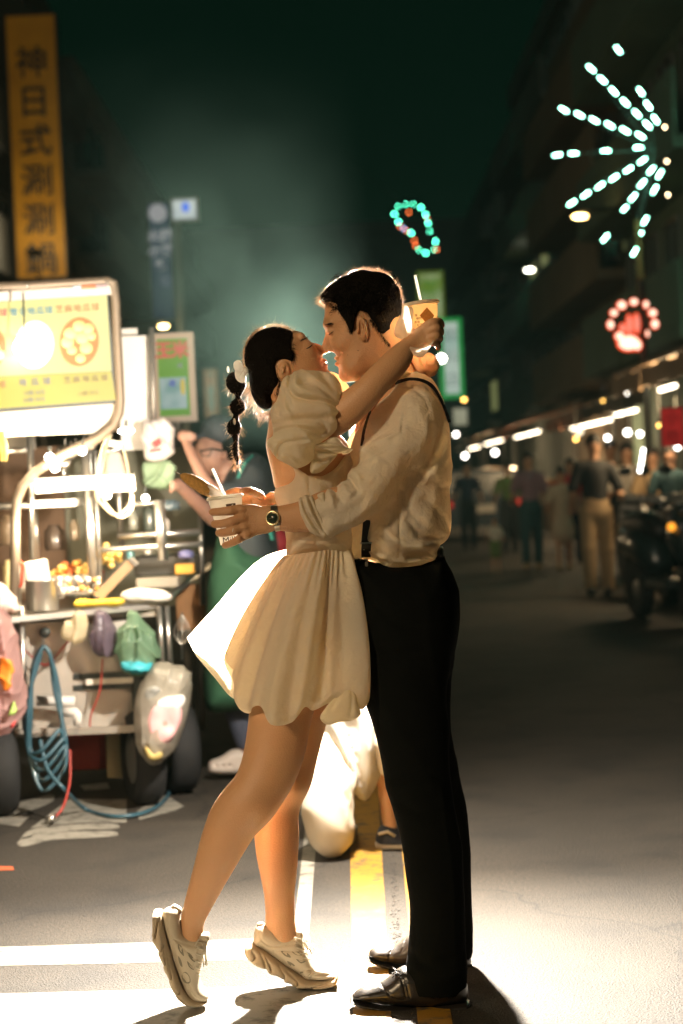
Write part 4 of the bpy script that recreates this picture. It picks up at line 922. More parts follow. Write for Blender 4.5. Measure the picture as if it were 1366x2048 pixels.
# ladles and hooks under the hood
for k, (x, y) in enumerate(((118,918),(128,925),(142,905),(152,900),(168,893),(180,888),(130,900))):
    t = thing('ladle', 'steel ladle hanging under the curved cart tube, ' + ('lowest near the round bulb', 'second along the tube', 'third along the tube', 'middle one of the row', 'fifth along the tube', 'nearest the white hood corner', 'behind the round bulb')[k], 'ladle', W(x, y + 30, 8.15), 'ladles under the cart hood'); mb = MB(); mb.tube([W(x, y - 22, 8.15), W(x, y, 8.15)], .003, 5); mb.build('handle', M_st, t)
    mb = MB(); mb.lathe([(.0, 0), (.02, .004), (.03, .016), (.032, .03)], W(x, y + 10, 8.15), (0, -.5, 1), 14); mb.build('bowl', M_st, t, True)
def simple(name, label, cat, mb, m, smooth=False, group=None): return tag(mb.build(name, m, None, smooth), label, cat, group)
# goods on the table
pot = thing('steel_pot', 'tall steel pot on the front of the cart table holding a white carton', 'pot', W(86, 1222, 8.0)); pc = W(86, 1221, 8.0); f8 = 8.0 / FPX
mb = MB(); mb.lathe([(31*f8, 0), (32*f8, .004), (32*f8, .118), (34*f8, .124), (30*f8, .124), (30*f8, .01)], pc, (0, 0, 1), 28); mb.build('pot_body', M_st, pot, True)
mb = MB(); mb.tube([pc + Vector((.062, 0, .09)), pc + Vector((.085, 0, .085)), pc + Vector((.085, 0, .05)), pc + Vector((.062, 0, .045))], .004, 6); mb.build('handle', M_st, pot, True)
mb = MB(); mb.box(pc + Vector((-.015, 0, .15)), (.09, .05, .10), ry=-.12, bev=.005); simple('paper_carton', 'white paper carton standing in the tall steel pot', 'carton', mb, mat('carton_white', (.75, .70, .58), .6))
S_food = [mat('fried_red', (.55, .14, .04), .5, vary=.4, vscale=60), mat('fried_orange', (.70, .30, .06), .5, vary=.4, vscale=60), mat('fried_gold', (.75, .50, .15), .5, vary=.3, vscale=60), mat('food_white', (.75, .68, .55), .5)]
rg = np.random.default_rng(12)
bin_ = thing('food_tray', 'steel tray heaped with red and orange fried pieces behind the pot', 'tray', W(150, 1180, 8.3))
mb = MB(); c = W(150, 1172, 8.35); mb.box((c.x, c.y, c.z), (.22, .26, .012)); 
for dx in (-.11, .11): mb.box((c.x + dx, c.y, c.z + .025), (.008, .26, .05))
for dy in (-.13, .13): mb.box((c.x, c.y + dy, c.z + .025), (.228, .008, .05))
mb.build('tray_rim', M_st, bin_)
for k in range(90):
    mb = MB(); u, v = rg.uniform(-.1, .1), rg.uniform(-.11, .11); hz = .03 + .07 * (1 - (u/.12)**2) * rg.random(); mb.ball((c.x + u, c.y + v, c.z + hz), rg.uniform(.011, .022), 4, (1, 1, .8)); mb.build('fried_piece', S_food[rg.integers(0, 3)], bin_, True)
yb = thing('food_bag', 'clear bag of yellow fried balls behind the tilted cardboard lid', 'bag', W(220, 1135, 8.3))
for k in range(36):
    a_, b_ = rg.normal(size=2) * .5; mb = MB(); mb.ball(W(220 + a_*16, 1114 + b_*20, 8.3 + rg.normal()*.02), .016, 4); mb.build('fried_ball', S_food[2], yb, True)
ct = thing('condiment_tray', 'low tray crowded with tiny white and red sauce cups beside the steel pot', 'tray', W(155, 1188, 8.15))
mb = MB(); c_ = W(155, 1186, 8.15); mb.box((c_.x, c_.y, c_.z), (.20, .10, .01)); mb.build('tray_base', M_st, ct)
for k in range(40):
    x = rg.uniform(112, 198); mb = MB(); mb.ball(W(x, 1178 + rg.uniform(-22, 6), 8.15), rg.uniform(.006, .014), 4); mb.build('sauce_cup', [S_food[3], M_wht, S_food[1], M_st][k % 4], ct, True)
mb = MB(); mb.plate([W(187,1189,8.0), W(255,1119,8.0), W(270,1131,8.0), W(205,1199,8.0)], (0.1, 1, .1), .03); simple('cardboard_lid', 'tan cardboard lid leaning diagonally on the cart table', 'box lid', mb, mat('tan_card', (.42, .27, .15), .7))
mb = MB(); mb.plate([W(255,1119,7.99), W(262,1116,7.99), W(276,1128,7.99), W(270,1133,7.99)], (0.1, 1, .1), .03); simple('steel_bracket', 'bright steel end piece on the tilted cardboard lid', 'bracket', mb, M_st)
cbox_t = lambda x0, y0, x1, y1, D, th, m, name, lab, cat, bev=.004, tilt=0: tag(cbox(x0, y0, x1, y1, name, m, D, th, bev, tilt, None), lab, cat)
cbox_t(268, 1112, 390, 1150, 8.5, .25, mat('black_griddle', (.05, .045, .035), .5, vary=.4, vscale=8), 'griddle', 'wide black griddle pan behind the cardboard lid', 'griddle')
cbox_t(272, 1156, 356, 1176, 8.3, .15, mat('grey_tray_mat', (.33, .29, .23), .5), 'flat_tray', 'flat grey tray in front of the black griddle', 'tray')
cbox_t(352, 1170, 410, 1260, 8.9, .05, mat('orange_carton', (.40, .20, .08), .7, vary=.3, vscale=6), 'brown_carton', 'brown carton under the right end of the cart', 'box')
cbox_t(350, 1128, 388, 1148, 8.4, .06, mat('bright_orange', (.75, .36, .05), .5), 'orange_dish', 'orange dish at the right end of the griddle', 'dish')
def soft(name, label, cat, polys, dz, W_, R_, m, rip=.002, fr=60, h=.006, op=None, folds=None, parent=None, seed=1):
    allp = np.array([p for q in polys for p in q]); lo = L(allp[:, 0].min() - 6, allp[:, 1].max() + 6, dz); hi = L(allp[:, 0].max() + 6, allp[:, 1].min() - 6, dz); lo[1] = dz - W_*1.4 - .02; hi[1] = dz + W_*1.4 + .02
    S = SDF(lo, hi, h)
    for q in polys: S.poly(q, dz, W_, R_, .004)
    if folds: S.folds([(f_, dz, .012, a_) for f_, a_ in folds])
    S.ripple(rip, fr, (1, 1, .6), seed, .8)
    if 'bag' in name: S.wrinkle(.007 if name == 'rubbish_bag' else .012, 55, seed + abs(int(polys[0][0][0])))
    o = S.build(name, m, parent, 1)
    return tag(o, label, cat) if parent is None else o
soft('yellow_glove', 'yellow rubber glove lying along the front rail of the cart', 'glove', [[(147,1206),(160,1198),(190,1199),(215,1196),(240,1196),(250,1204),(235,1212),(200,1213),(165,1216),(150,1214)]], 3.05, .04, .02, mat('yellow_rubber', (.75, .50, .04), .5))
soft('white_towel', 'folded white towel on the right corner of the cart table', 'towel', [[(242,1190),(256,1179),(290,1177),(325,1180),(344,1192),(335,1204),(300,1208),(262,1206),(246,1200)]], 3.15, .07, .03, mat('white_towel', (.72, .66, .58), .9))
def pbag(c, t, name='hanging_bag'): return mat(name, c, .28, trans=t, tcol=c, coat=.3, bump=1.0, bscale=16, vary=.3, vscale=10, alpha=.68)
soft('hanging_bag', 'small pale yellow and blue bag hanging from the rail, leftmost of three', 'bag', [[(150,1222),(170,1222),(178,1240),(179,1262),(170,1284),(150,1288),(130,1282),(120,1266),(126,1246),(142,1236)]], 2.98, .06, .04, pbag((.72, .62, .42), .3, 'pale_yellow_bag'))
soft('hanging_bag', 'dark plum clear bag hanging from the rail between the yellow and green bags', 'bag', [[(190,1218),(210,1220),(228,1240),(238,1275),(232,1302),(212,1314),(190,1305),(178,1280),(182,1250)]], 3.02, .06, .05, pbag((.16, .12, .16), .25, 'plum_bag'), folds=[([(196,1225),(200,1260),(196,1300)], -.006), ([(210,1225),(218,1260),(215,1300)], -.006)])
gb = soft('hanging_bag', 'green translucent bag with something cyan at its bottom, hanging from the rail', 'bag', [[(262,1224),(278,1224),(292,1240),(312,1275),(318,1305),(306,1335),(285,1353),(262,1352),(240,1335),(233,1300),(240,1262),(252,1240)]], 2.98, .08, .06, pbag((.24, .38, .25), .4, 'green_bag'), folds=[([(268,1230),(262,1270),(250,1310)], -.007), ([(274,1230),(284,1270),(300,1310)], -.007), ([(270,1230),(272,1280),(270,1330)], .006)])
o = soft('bag_content', '', '', [[(240,1322),(262,1316),(290,1318),(306,1326),(300,1342),(284,1352),(262,1352),(244,1342)]], 2.955, .07, .04, mat('cyan_content', (.05, .42, .50), .5, trans=.2)); 
for k_ in ('label', 'category'):
    if k_ in o: del o[k_]
o.parent = gb; o.location = Vector(o['_o']) - Vector(gb['_o'])
tb = soft('rubbish_bag', 'big clear rubbish bag with pink and white wrappers hanging at the cart corner', 'bag', [[(310,1323),(340,1328),(372,1338),(384,1352),(380,1400),(372,1450),(350,1500),(322,1524),(305,1527),(285,1505),(272,1475),(268,1420),(276,1380),(292,1345)]], 2.95, .13, .07, pbag((.52, .48, .40), .4, 'clear_rubbish_bag'), .004, 30)
for k_, (poly_, cc_) in enumerate((([(300,1420),(330,1396),(360,1400),(362,1440),(344,1480),(318,1490),(296,1460)], (.75, .42, .42)), ([(310,1400),(345,1385),(370,1395),(360,1420),(330,1430)], (.8, .76, .72)), ([(290,1490),(320,1495),(325,1515),(306,1522),(292,1510)], (.55, .42, .15)), ([(290,1380),(310,1370),(325,1380),(310,1400),(292,1400)], (.25, .25, .23)))):
    o = soft('wrapper', '', '', [poly_], 2.855, .035, .02, mat('wrapper_%d' % k_, cc_, .5), .004, 60, .007); del o['label']; del o['category']; o.parent = tb; o.location = Vector(o['_o']) - Vector(tb['_o'])
lb = soft('hanging_bag', 'large pink clear bag with orange things hanging at the left edge of the cart', 'bag', [[(-60,1225),(-10,1218),(14,1228),(30,1262),(40,1310),(50,1370),(48,1420),(30,1455),(5,1468),(-50,1470)]], 2.75, .13, .07, pbag((.62, .38, .36), .4, 'pink_bag'), .006, 34, folds=[([(10,1240),(25,1320),(35,1400)], -.01), ([(-10,1240),(0,1320),(15,1440)], .008)])
for poly_, cc_ in (([(0,1316),(22,1318),(24,1352),(15,1395),(8,1392),(4,1360),(-5,1350)], (.85, .22, .02)), ([(22,1402),(34,1408),(32,1432),(24,1440)], (.35, .5, .12)), ([(14,1455),(34,1430),(40,1436),(26,1462)], (.6, .05, .05))):
    o = soft('bag_content', '', '', [poly_], 2.625, .02, .012, mat('content_%d' % int(cc_[0]*100), cc_, .5), .002, 60, .006); del o['label']; del o['category']; o.parent = lb; o.location = Vector(o['_o']) - Vector(lb['_o'])
soft('plastic_bag', 'crumpled white and pink plastic bag on the table at the left edge', 'bag', [[(-30,1165),(10,1170),(28,1190),(36,1212),(44,1222),(20,1226),(-30,1232)]], 2.8, .08, .05, mat('pink_white_plastic', (.75, .62, .55), .4, trans=.2))
soft('bag_roll', 'white plastic bags with a small red print hanging above the table beside the vendor', 'bag', [[(282,850),(300,838),(330,836),(346,850),(350,890),(342,915),(318,926),(292,924),(284,900)]], 3.55, .04, .03, mat('white_bag_roll', (.82, .76, .72), .5, trans=.3), folds=[([(300,850),(305,880),(300,915)], -.006)])
mb = MB()
mb.plate([P(304,885,8.43), P(318,876,8.43), P(324,886,8.43), P(312,896,8.43)], (0, -1, 0), .003); mb.add([P(300,900,8.43), P(322,896,8.43), P(322,901,8.43), P(301,905,8.43)], [(0,1,2,3)]); simple('red_print', 'small red print on the hanging white plastic bags', 'print', mb, mat('red_print', (.6, .05, .05), .6))
soft('green_bag', 'pale green bag hanging below the white bag roll', 'bag', [[(286,924),(340,922),(350,950),(346,975),(300,978),(284,955)]], 3.6, .03, .02, mat('pale_green_bag', (.38, .52, .34), .5, trans=.3))
soft('apron_cloth', 'pale pink cloth hanging between two cords of the cart', 'cloth', [[(215,905),(236,900),(250,935),(256,965),(230,985),(204,985),(202,950)]], 3.4, .03, .02, mat('pale_pink_cloth', (.70, .55, .46), .8, trans=.3))
# cables
M_cab = mat('beige_cable', (.50, .40, .26), .5); M_hose = mat('blue_hose', (.03, .085, .115), .4, coat=.3); M_redc = mat('red_cord', (.30, .03, .02), .5)
def cord(name, label, cat, pts, r, m, D=None, group=None):
    mb = MB(); mb.tube([P(*p) if len(p) == 3 else p for p in [tuple(q) for q in catmull(pts, 6)]], r, 6); return simple(name, label, cat, mb, m, True, group)
cord('cable', 'beige power cable looping beside the bright ring lamp of the cart', 'cable', [(215,870,8.1),(204,900,8.1),(195,950,8.1),(192,990,8.1),(205,1010,8.1),(230,1030,8.1),(255,1015,8.1),(262,985,8.1),(255,930,8.1),(245,890,8.1)], .006, M_cab)
cord('cable', 'second beige cable hanging left of the pale pink cloth', 'cable', [(222,868,8.15),(212,900,8.15),(202,950,8.15),(198,1000,8.15)], .006, M_cab)
cord('cable', 'drooping beige cable under the white shelf lip of the cart', 'cable', [(200,985,8.05),(215,1012,8.05),(240,1035,8.05),(262,1020,8.05),(266,990,8.05)], .005, M_cab)
hs = thing('water_hose', 'coil of blue hose hooked on the cart front, its tail on the road', 'hose', W(88, 1290, 7.9))
for k, (w_, b_, dx) in enumerate(((30,1560,0),(24,1540,4),(34,1580,-3),(18,1500,6),(28,1520,2))):
    pts = [(86+dx*.3,1292,7.9-.01*k),(72-dx,1330,7.9-.012*k),(60-w_*.2+dx,1420,7.88-.01*k),(64-w_*.2,1500,7.86),(84,b_,7.84-.01*k),(110+w_*.5,b_-40,7.84),(118+w_*.4,1480,7.86),(112+dx,1380,7.88),(100,1310,7.9-.01*k),(88,1292,7.9-.01*k)]
    mb = MB(); mb.tube([P(*p) for p in catmull(pts, 6)], .0085, 7); mb.build('hose_loop', M_hose, hs, True)
pts = [P(80,1480,7.85), P(96,1540,7.8), P(130,1580,7.75)] + [G(x, y, .012) for x, y in ((170,1618),(220,1632),(270,1630),(310,1616),(334,1594),(336,1580),(322,1572))]
mb = MB(); mb.tube([Vector(p) for p in catmull([list(p) for p in pts], 6)], .0085, 7); mb.build('hose_tail', M_hose, hs, True)
mb = MB(); mb.tube([P(86,1278,7.92), P(88,1300,7.88), P(82,1304,7.86)], .006, 6); mb.build('hook', M_st, hs)
cord('red_wire', 'thin red cord crossing the front panel of the cart', 'cord', [(40,1290,8.0),(90,1330,8.0),(130,1290,8.0),(180,1240,8.0)], .004, M_redc)
cord('red_wire', 'thin red cord hanging straight down in the middle of the cart panel', 'cord', [(205,1318,8.0),(200,1380,8.0),(182,1430,8.0),(180,1460,8.0)], .004, M_redc)
cord('red_wire', 'red cord running from the hose coil down to a metal tap end on the road', 'cord', [(140,1500,7.8),(140,1560,7.75),(128,1610,7.65),(112,1632,7.6)], .005, M_redc)
simple('hose_nozzle', 'small metal nozzle lying on the road below the hose', 'nozzle', MB().tube([G(100,1640,.02), G(112,1632,.02), G(122,1628,.02)], [.02, .014, .01], 8), M_st, True)
mb = MB(); mb.tube([W(73,1402,7.98), W(150,1402,7.98)], .02, 8); pv = simple('white_pipe', 'white plastic pipe with elbow under the cart panel', 'pipe', mb, M_wht, True)
mb = MB(); mb.tube([W(128,1424,7.98), W(152,1424,7.98), W(156,1430,7.98), W(156,1450,7.98)], .018, 8); p_ = mb.build('elbow', M_wht, None, True); p_.parent = pv; p_.location = Vector(p_['_o']) - Vector(pv['_o'])
simple('black_plug', 'round black plug in the cart panel above the hose', 'plug', MB().lathe([(.02, 0), (.022, .03), (0, .03)], W(92, 1264, 8.02), (0, -1, 0), 14), M_dark, True)
cbox_t(135, 1463, 216, 1540, 8.5, .3, mat('red_crate', (.28, .03, .015), .6), 'red_crate', 'dark red crate under the lower shelf of the cart', 'crate')
cbox_t(212, 1466, 256, 1556, 8.3, .3, mat('olive_tin', (.22, .18, .09), .6), 'oil_tin', 'olive tin standing under the lower shelf beside the red crate', 'tin')
mb = MB()
for k in range(5): mb.tube([P(*p) for p in catmull([(364,1228,8.4),(350+k*7,1255,8.4),(350+k*7,1275,8.4),(364,1290,8.4)], 4)], .003, 5)
mb.tube([P(364,1225,8.4), P(364,1320,8.4)], .004, 5); wsk = simple('wire_whisk', 'wire strainer hanging at the right end of the cart', 'strainer', mb, M_st, True)
for x, y, rr, hh, cc_, lab in ((300,1035,14,60,(.05,.06,.05),'dark glass jar under the cart bulbs'),(268,1040,10,40,(.30,.32,.3),'grey bottle beside the dark glass jar'),(340,1010,22,20,(.10,.14,.16),'dark pan hanging near the vendor\'s hand'),(262,1108,8,24,(.12,.35,.38),'small teal bottle above the cardboard lid'),(296,1102,7,14,(.75,.7,.6),'small white jar above the griddle'),(372,1108,16,16,(.2,.2,.4),'blue dish by the vendor'),(20,1150,12,60,(.75,.6,.3),'tall yellow jar at the left edge'),(45,1160,8,50,(.6,.5,.4),'clear jar with red lid beside the yellow jar'),(330,1050,10,30,(.5,.45,.4),'pale canister right of the dark jar'),(110,1075,20,50,(.10,.07,.05),'dark brown crock on the middle shelf'),(20,1060,22,60,(.30,.22,.15),'brown tub on the shelf at the left edge'),(150,1060,10,40,(.35,.28,.2),'tan canister beside the brown crock')):
    D = 8.45; c = W(x, y + hh/2, D); f = D / FPX
    mb = MB(); mb.lathe([(rr*f*.9, 0), (rr*f, .01), (rr*f, hh*f*.78), (rr*f*.6, hh*f*.9), (rr*f*.6, hh*f)], c, (0, 0, 1), 16); simple('jar', lab, 'jar', mb, mat('jar_%d_%d' % (x, y), cc_, .3, coat=.5, spec=.7), True)
simple('red_ring', 'red handle ring on the jar at the left edge', 'handle', MB().tube([P(*p) for p in catmull([(30,1130,8.0),(42,1124,8.0),(44,1150,8.0),(42,1172,8.0),(32,1170,8.0)], 4)], .006, 6), mat('red_plastic', (.7, .08, .03), .4), True)
for x in (3, 10): simple('yellow_strip', ('outer yellow plastic strip cut by the left picture edge', 'inner yellow plastic strip next to the cart post')[x > 5], 'strip', MB().tube([W(x-6, 862, 7.9), W(x, 900, 7.9), W(x + 1, 922, 7.9)], [.01, .014, .006], 6), mat('yellow_strip', (.85, .6, .15), .5), True, 'yellow strips at the left edge')
# green corn sign and its stall
t, c, w, h = board('shop_sign', 'green menu sign with two red characters and a picture beside the white panel', 'sign', 311, 672, 384, 838, 10.2, .06, mat('green_sign_face', (.10, .25, .04), .6, emit=(.10, .26, .03), es=.42, sample=False), mat('pinkish_frame', (.5, .38, .28), .5, emit=(.5, .38, .28), es=.3, sample=False), .03)
C_r2 = emis('corn_red', (.62, .10, .06), .8)
for k, ch in enumerate('玉米'): text('sign_character', ch, (c.x - .045 + .085*k, c.y - .012, c.z + .135), XR, ZU, .088, C_r2, t, .002, .004)
text('sign_character', '烤', (c.x + .035, c.y - .012, c.z + .055), XR, ZU, .03, M_pale, t, .002)
mb = MB(); mb.box((c.x - .005, c.y - .006, c.z - .08), (.135, .006, .16)); pic = mb.build('picture', glow_mat('corn_picture', (.34, .42, .42), (.12, .26, .24), .8, 9), t)
mb = MB(); mb.ball((c.x + .045, c.y - .014, c.z - .05), .022, 6, (.6, .2, 2)); o = mb.build('corn_print', emis('corn_yellow', (.6, .45, .08), .8), t, True); o.parent = pic
mb = MB(); mb.plate([(c.x - .03, c.y - .012, c.z - .04), (c.x - .015, c.y - .012, c.z - .01), (c.x + .012, c.y - .012, c.z - .015), (c.x + .005, c.y - .012, c.z - .05)], (0, -1, 0), .002); o = mb.build('figure_print', emis('blue_print', (.08, .14, .35), .8), t); o.parent = pic
stp = G(350, 1475); mb = MB(); mb.tube([(c.x, c.y + .08, 0), (c.x, c.y + .08, c.z)], .02, 8); mb.build('pole', M_st2, t)
# ================================================================ stall vendor
vd = thing('person', 'stall vendor in dark cap and green apron with one hand at the cap', 'person', G(470, 1545))
zv = 3.75
def LS(x0, y0, x1, y1, z0, z1, h):
    a, b = L(x0, y1, (z0+z1)/2), L(x1, y0, (z0+z1)/2); a[1] = z0; b[1] = z1; return SDF(a, b, h)
S = LS(330, 810, 570, 1560, zv - .5, zv + .45, .009)
S.pxell(425, 908, zv, 36, 44, .10, 0, rot=.25); S.pxell(399, 920, zv, 8, 8, .02, .01); S.pxell(410, 935, zv, 22, 16, .06, .02)
S.pxell(449, 912, zv - .09, 6, 12, .015, .005)
S.pxchain([(450,930,zv,24),(468,970,zv,30)], .02)
S.pxchain([(488,985,zv-.15,22),(450,992,zv-.26,17),(418,972,zv-.30,14),(394,930,zv-.26,12),(374,888,zv-.2,9.5)], .012)
S.pxell(368, 872, zv - .18, 14, 13, .03, .008)
for k in range(4): S.pxchain([(366,868+k*5,zv-.2,4),(380,866+k*5,zv-.2,3.6),(392,868+k*4,zv-.19,3)], .002)
S.pxchain([(480,1000,zv+.15,25),(440,1040,zv-.05,19),(400,1010,zv-.2,15),(368,980,zv-.3,12),(356,968,zv-.34,11)], .012)
for k in range(3): S.pxchain([(356,966+k*6,zv-.36,4.4),(346,964+k*7,zv-.38,3.8),(340,972+k*7,zv-.38,3.2)], .002)
S.pxchain([(468,970,zv,34),(495,1050,zv,48),(500,1200,zv+.04,50),(500,1330,zv+.05,44)], .02); S.pxchain([(500,1330,zv+.05,40),(490,1440,zv,26)], .01); S.pxchain([(500,1330,zv+.05,40),(530,1440,zv+.2,26)], .01); S.pxchain([(480,1000,zv+.15,25),(495,1010,zv+.05,30)], .01)
S.pxchain([(490,1440,zv,26),(497,1490,zv,18),(492,1520,zv,17)], .01); S.pxchain([(530,1440,zv+.2,26),(535,1490,zv+.2,18),(530,1520,zv+.2,17)], .01)
S.build('body', mat('skin_vendor', (.36, .20, .145), .55, sss=.1), vd, 1)
S = LS(350, 810, 500, 940, zv - .2, zv + .2, .008); S.pxell(440, 862, zv, 40, 34, .105, 0, rot=-.1); S.pxell(390, 872, zv, 34, 6, .08, .01, rot=-.12); S.build('cap', mat('cap_cloth', (.03, .035, .045), .8), vd, 1)
S = LS(420, 850, 500, 960, zv - .2, zv + .2, .009); S.pxell(462, 895, zv, 24, 30, .10, 0); S.build('hair', M_hair, vd, 1)
mb = MB(); mb.tube([P(402,902,D0+zv-.11), P(425,897,D0+zv-.12), P(446,902,D0+zv-.11)], .004, 5); mb.tube([P(401,900,D0+zv-.10), P(404,912,D0+zv-.11), P(418,913,D0+zv-.12), P(424,900,D0+zv-.12)], .003, 5); mb.build('glasses', M_dark, vd)
S = LS(400, 880, 580, 1200, zv - .4, zv + .4, .011)
S.poly([(470,925),(500,905),(530,915),(545,950),(552,1000),(553,1060),(556,1120),(545,1150),(450,1150),(436,1100),(432,1040),(440,990),(448,955)], zv, .19, .10, 0)
S.pxchain([(500,960,zv-.14,32),(475,985,zv-.2,27),(446,990,zv-.26,23)], .02); S.pxchain([(480,1000,zv+.12,32),(455,1028,zv+.02,27)], .02); S.ripple(.004, 24, (1, .5, 1), 5)
S.build('shirt', mat('charcoal_shirt', (.045, .055, .06), .8), vd, 1)
S = LS(395, 960, 575, 1450, zv - .45, zv + .3, .011)
S.poly([(452,985),(475,980),(478,1050),(500,1090),(545,1110),(556,1200),(560,1300),(562,1400),(545,1420),(470,1422),(412,1418),(408,1330),(410,1240),(418,1140),(430,1070),(442,1030)], zv - .03, .21, .10, 0); S.ripple(.006, 16, (1, .4, .2), 4); S.wrinkle(.012, 14, 5, (1, .5, .3)); S.build('apron', mat('green_apron', (.03, .105, .055), .8, vary=.15, vscale=5), vd, 1)
mb = MB(); mb.tube([P(470,985,D0+zv-.2), P(478,950,D0+zv-.22), P(490,925,D0+zv-.2), P(505,912,D0+zv-.1)], .008, 5); mb.tube([P(520,1010,D0+zv-.2), P(535,1040,D0+zv-.2), P(545,1080,D0+zv-.2)], .008, 5); mb.build('apron_strap', mat('teal_strap', (.03, .22, .18), .7), vd)
S = LS(400, 1380, 575, 1560, zv - .3, zv + .45, .011); S.pxchain([(480,1380,zv,40),(488,1440,zv,32),(495,1478,zv,26)], .01); S.pxchain([(525,1380,zv+.2,40),(530,1440,zv+.2,32),(535,1478,zv+.2,26)], .01); S.build('trousers', mat('blue_jeans', (.08, .09, .13), .8), vd, 1)
for dx, dzz in ((0, 0), (44, .22)):
    S = LS(400 + dx, 1490, 530 + dx, 1560, zv + dzz - .15, zv + dzz + .12, .006)
    S.poly([(416+dx,1535),(420+dx,1522),(440+dx,1514),(462+dx,1500),(480+dx,1498),(505+dx,1505),(512+dx,1520),(508+dx,1542),(480+dx,1548),(440+dx,1549),(420+dx,1545)], zv + dzz, .05, .03, 0)
    for x in (432, 446, 460): S.pxell(x + dx, 1532, zv + dzz - .05, 3.5, 2.6, .02, .001, op='s')
    S.build('clog', mat('pale_clog', (.68, .58, .50), .5), vd, 1)
mb = MB(); mb.ball(P(556, 1085, D0 + zv + .3), .05, 7, (1, 1, 1.3)); tag(mb.build('red_pouch', mat('red_pouch', (.5, .04, .05), .6), None, True), 'red pouch hanging behind the vendor\'s apron, left of the woman\'s waist', 'pouch')
# ================================================================ assistant kneeling behind the couple with the flash
az = 1.95
asn = thing('person', 'assistant in loose white shirt and beige trousers kneeling behind the couple', 'person', G(665, 1703))
M_tshirt = mat('white_loose_shirt', (.82, .80, .76), .85, trans=.15, vary=.05, vscale=5)
S = LS(590, 900, 860, 1760, az - .45, az + .55, .010)
S.pxell(722, 1120, az + .15, 36, 48, .10, 0); S.pxchain([(722,1160,az+.15,26),(722,1200,az+.15,30)], .02)
S.pxchain([(690,1225,az+.1,26),(668,1180,az-.15,22),(690,1050,az-.22,18),(705,920,az-.28,15),(710,882,az-.30,13)], .012)
S.pxell(712, 868, az - .30, 14, 15, .03, .008)
S.pxchain([(775,1560,az+.05,24),(776,1600,az+.05,18),(780,1650,az+.05,16)], .01)
S.pxchain([(722,1200,az+.15,40),(725,1320,az+.12,44),(735,1440,az+.08,40),(775,1560,az+.05,24)], .02); S.pxchain([(690,1225,az+.1,26),(725,1240,az+.12,30)], .01)
S.build('body', M_skin2, asn, 1)
S = LS(640, 1060, 800, 1180, az - .1, az + .4, .010); S.pxell(724, 1108, az + .18, 42, 46, .11, 0); S.build('hair', M_hair, asn, 1)
S = LS(600, 1180, 860, 1640, az - .4, az + .5, .010)
S.poly([(650,1225),(700,1195),(760,1205),(800,1240),(815,1330),(822,1430),(800,1500),(775,1530),(758,1566),(738,1600),(718,1598),(700,1570),(672,1530),(650,1490),(640,1400),(640,1300)], az + .06, .20, .11, 0)
S.folds([([(700,1440),(712,1500),(725,1570)], az, .02, .016), ([(740,1420),(738,1480),(748,1560)], az, .018, -.014), ([(670,1450),(700,1520),(716,1590)], az, .018, -.012), ([(760,1440),(756,1500),(742,1590)], az, .016, .012)]); S.ripple(.006, 18, (1, .5, .4), 5); S.wrinkle(.012, 20, 3); S.build('shirt', M_tshirt, asn, 1)
S = LS(580, 1420, 860, 1740, az - .45, az + .6, .010)
S.pairs([(655,1440,760,1440,az+.10),(632,1490,742,1490,az+.02),(610,1550,722,1548,az-.08),(602,1610,716,1605,az-.13),(608,1660,712,1655,az-.14),(630,1690,695,1690,az-.13)], 0, .9)
S.pxchain([(660,1672,az-.1,34),(680,1680,az+.2,34),(700,1672,az+.5,30)], .02)
S.pxchain([(760,1450,az+.05,48),(790,1480,az-.1,44),(785,1520,az-.05,36)], .03)
S.folds([([(690,1580),(700,1610),(706,1640)], az-.1, .008, .008), ([(700,1572),(710,1600),(714,1625)], az-.1, .006, .007), ([(680,1590),(692,1616),(700,1650)], az-.1, .006, -.006), ([(640,1480),(670,1520),(720,1540)], az-.1, .02, .01)])
S.ripple(.004, 24, (1, .5, .6), 6); S.wrinkle(.014, 22, 6); S.build('trousers', mat('beige_trousers', (.68, .60, .48), .85, vary=.06, vscale=6), asn, 1)
S = LS(735, 1630, 870, 1720, az - .15, az + .25, .006); S.poly([(752,1672),(758,1655),(768,1648),(786,1652),(806,1664),(830,1668),(850,1660),(858,1680),(850,1694),(800,1697),(762,1694),(752,1686)], az + .05, .05, .03, 0); sho = S.build('shoe', mat('navy_suede', (.03, .035, .05), .8), asn, 1)
S = LS(735, 1660, 870, 1720, az - .15, az + .25, .006); S.poly([(750,1682),(762,1682),(800,1682),(858,1680),(858,1696),(830,1700),(770,1700),(752,1695)], az + .05, .055, .01, 0); o = S.build('sole', mat('pale_sole', (.55, .48, .38), .6), asn, 1); o.parent = sho
mb = MB(); mb.tube([P(757,1668,D0+az-.02), P(775,1663,D0+az-.03), P(790,1672,D0+az-.02)], .006, 5); o = mb.build('shoe_stripe', mat('shoe_cream', (.6, .54, .44), .6), asn, True); o.parent = sho
fu = thing('flash_unit', 'photographer\'s flash held up behind the couple, hidden by their bodies', 'flash', P(712, 880, 6.55))
mb = MB(); mb.box(P(712, 810, 6.56), (.08, .12, .07), bev=.01); mb.build('flash_head', M_black1, fu); mb = MB(); mb.box(P(712, 842, 6.60), (.05, .06, .12), bev=.01); mb.build('flash_body', M_black1, fu)
mb = MB(); mb.box(P(712, 810, 6.495), (.07, .01, .055)); mb.build('flash_window', emis('flash_window', (1, .96, .9), 60), fu)
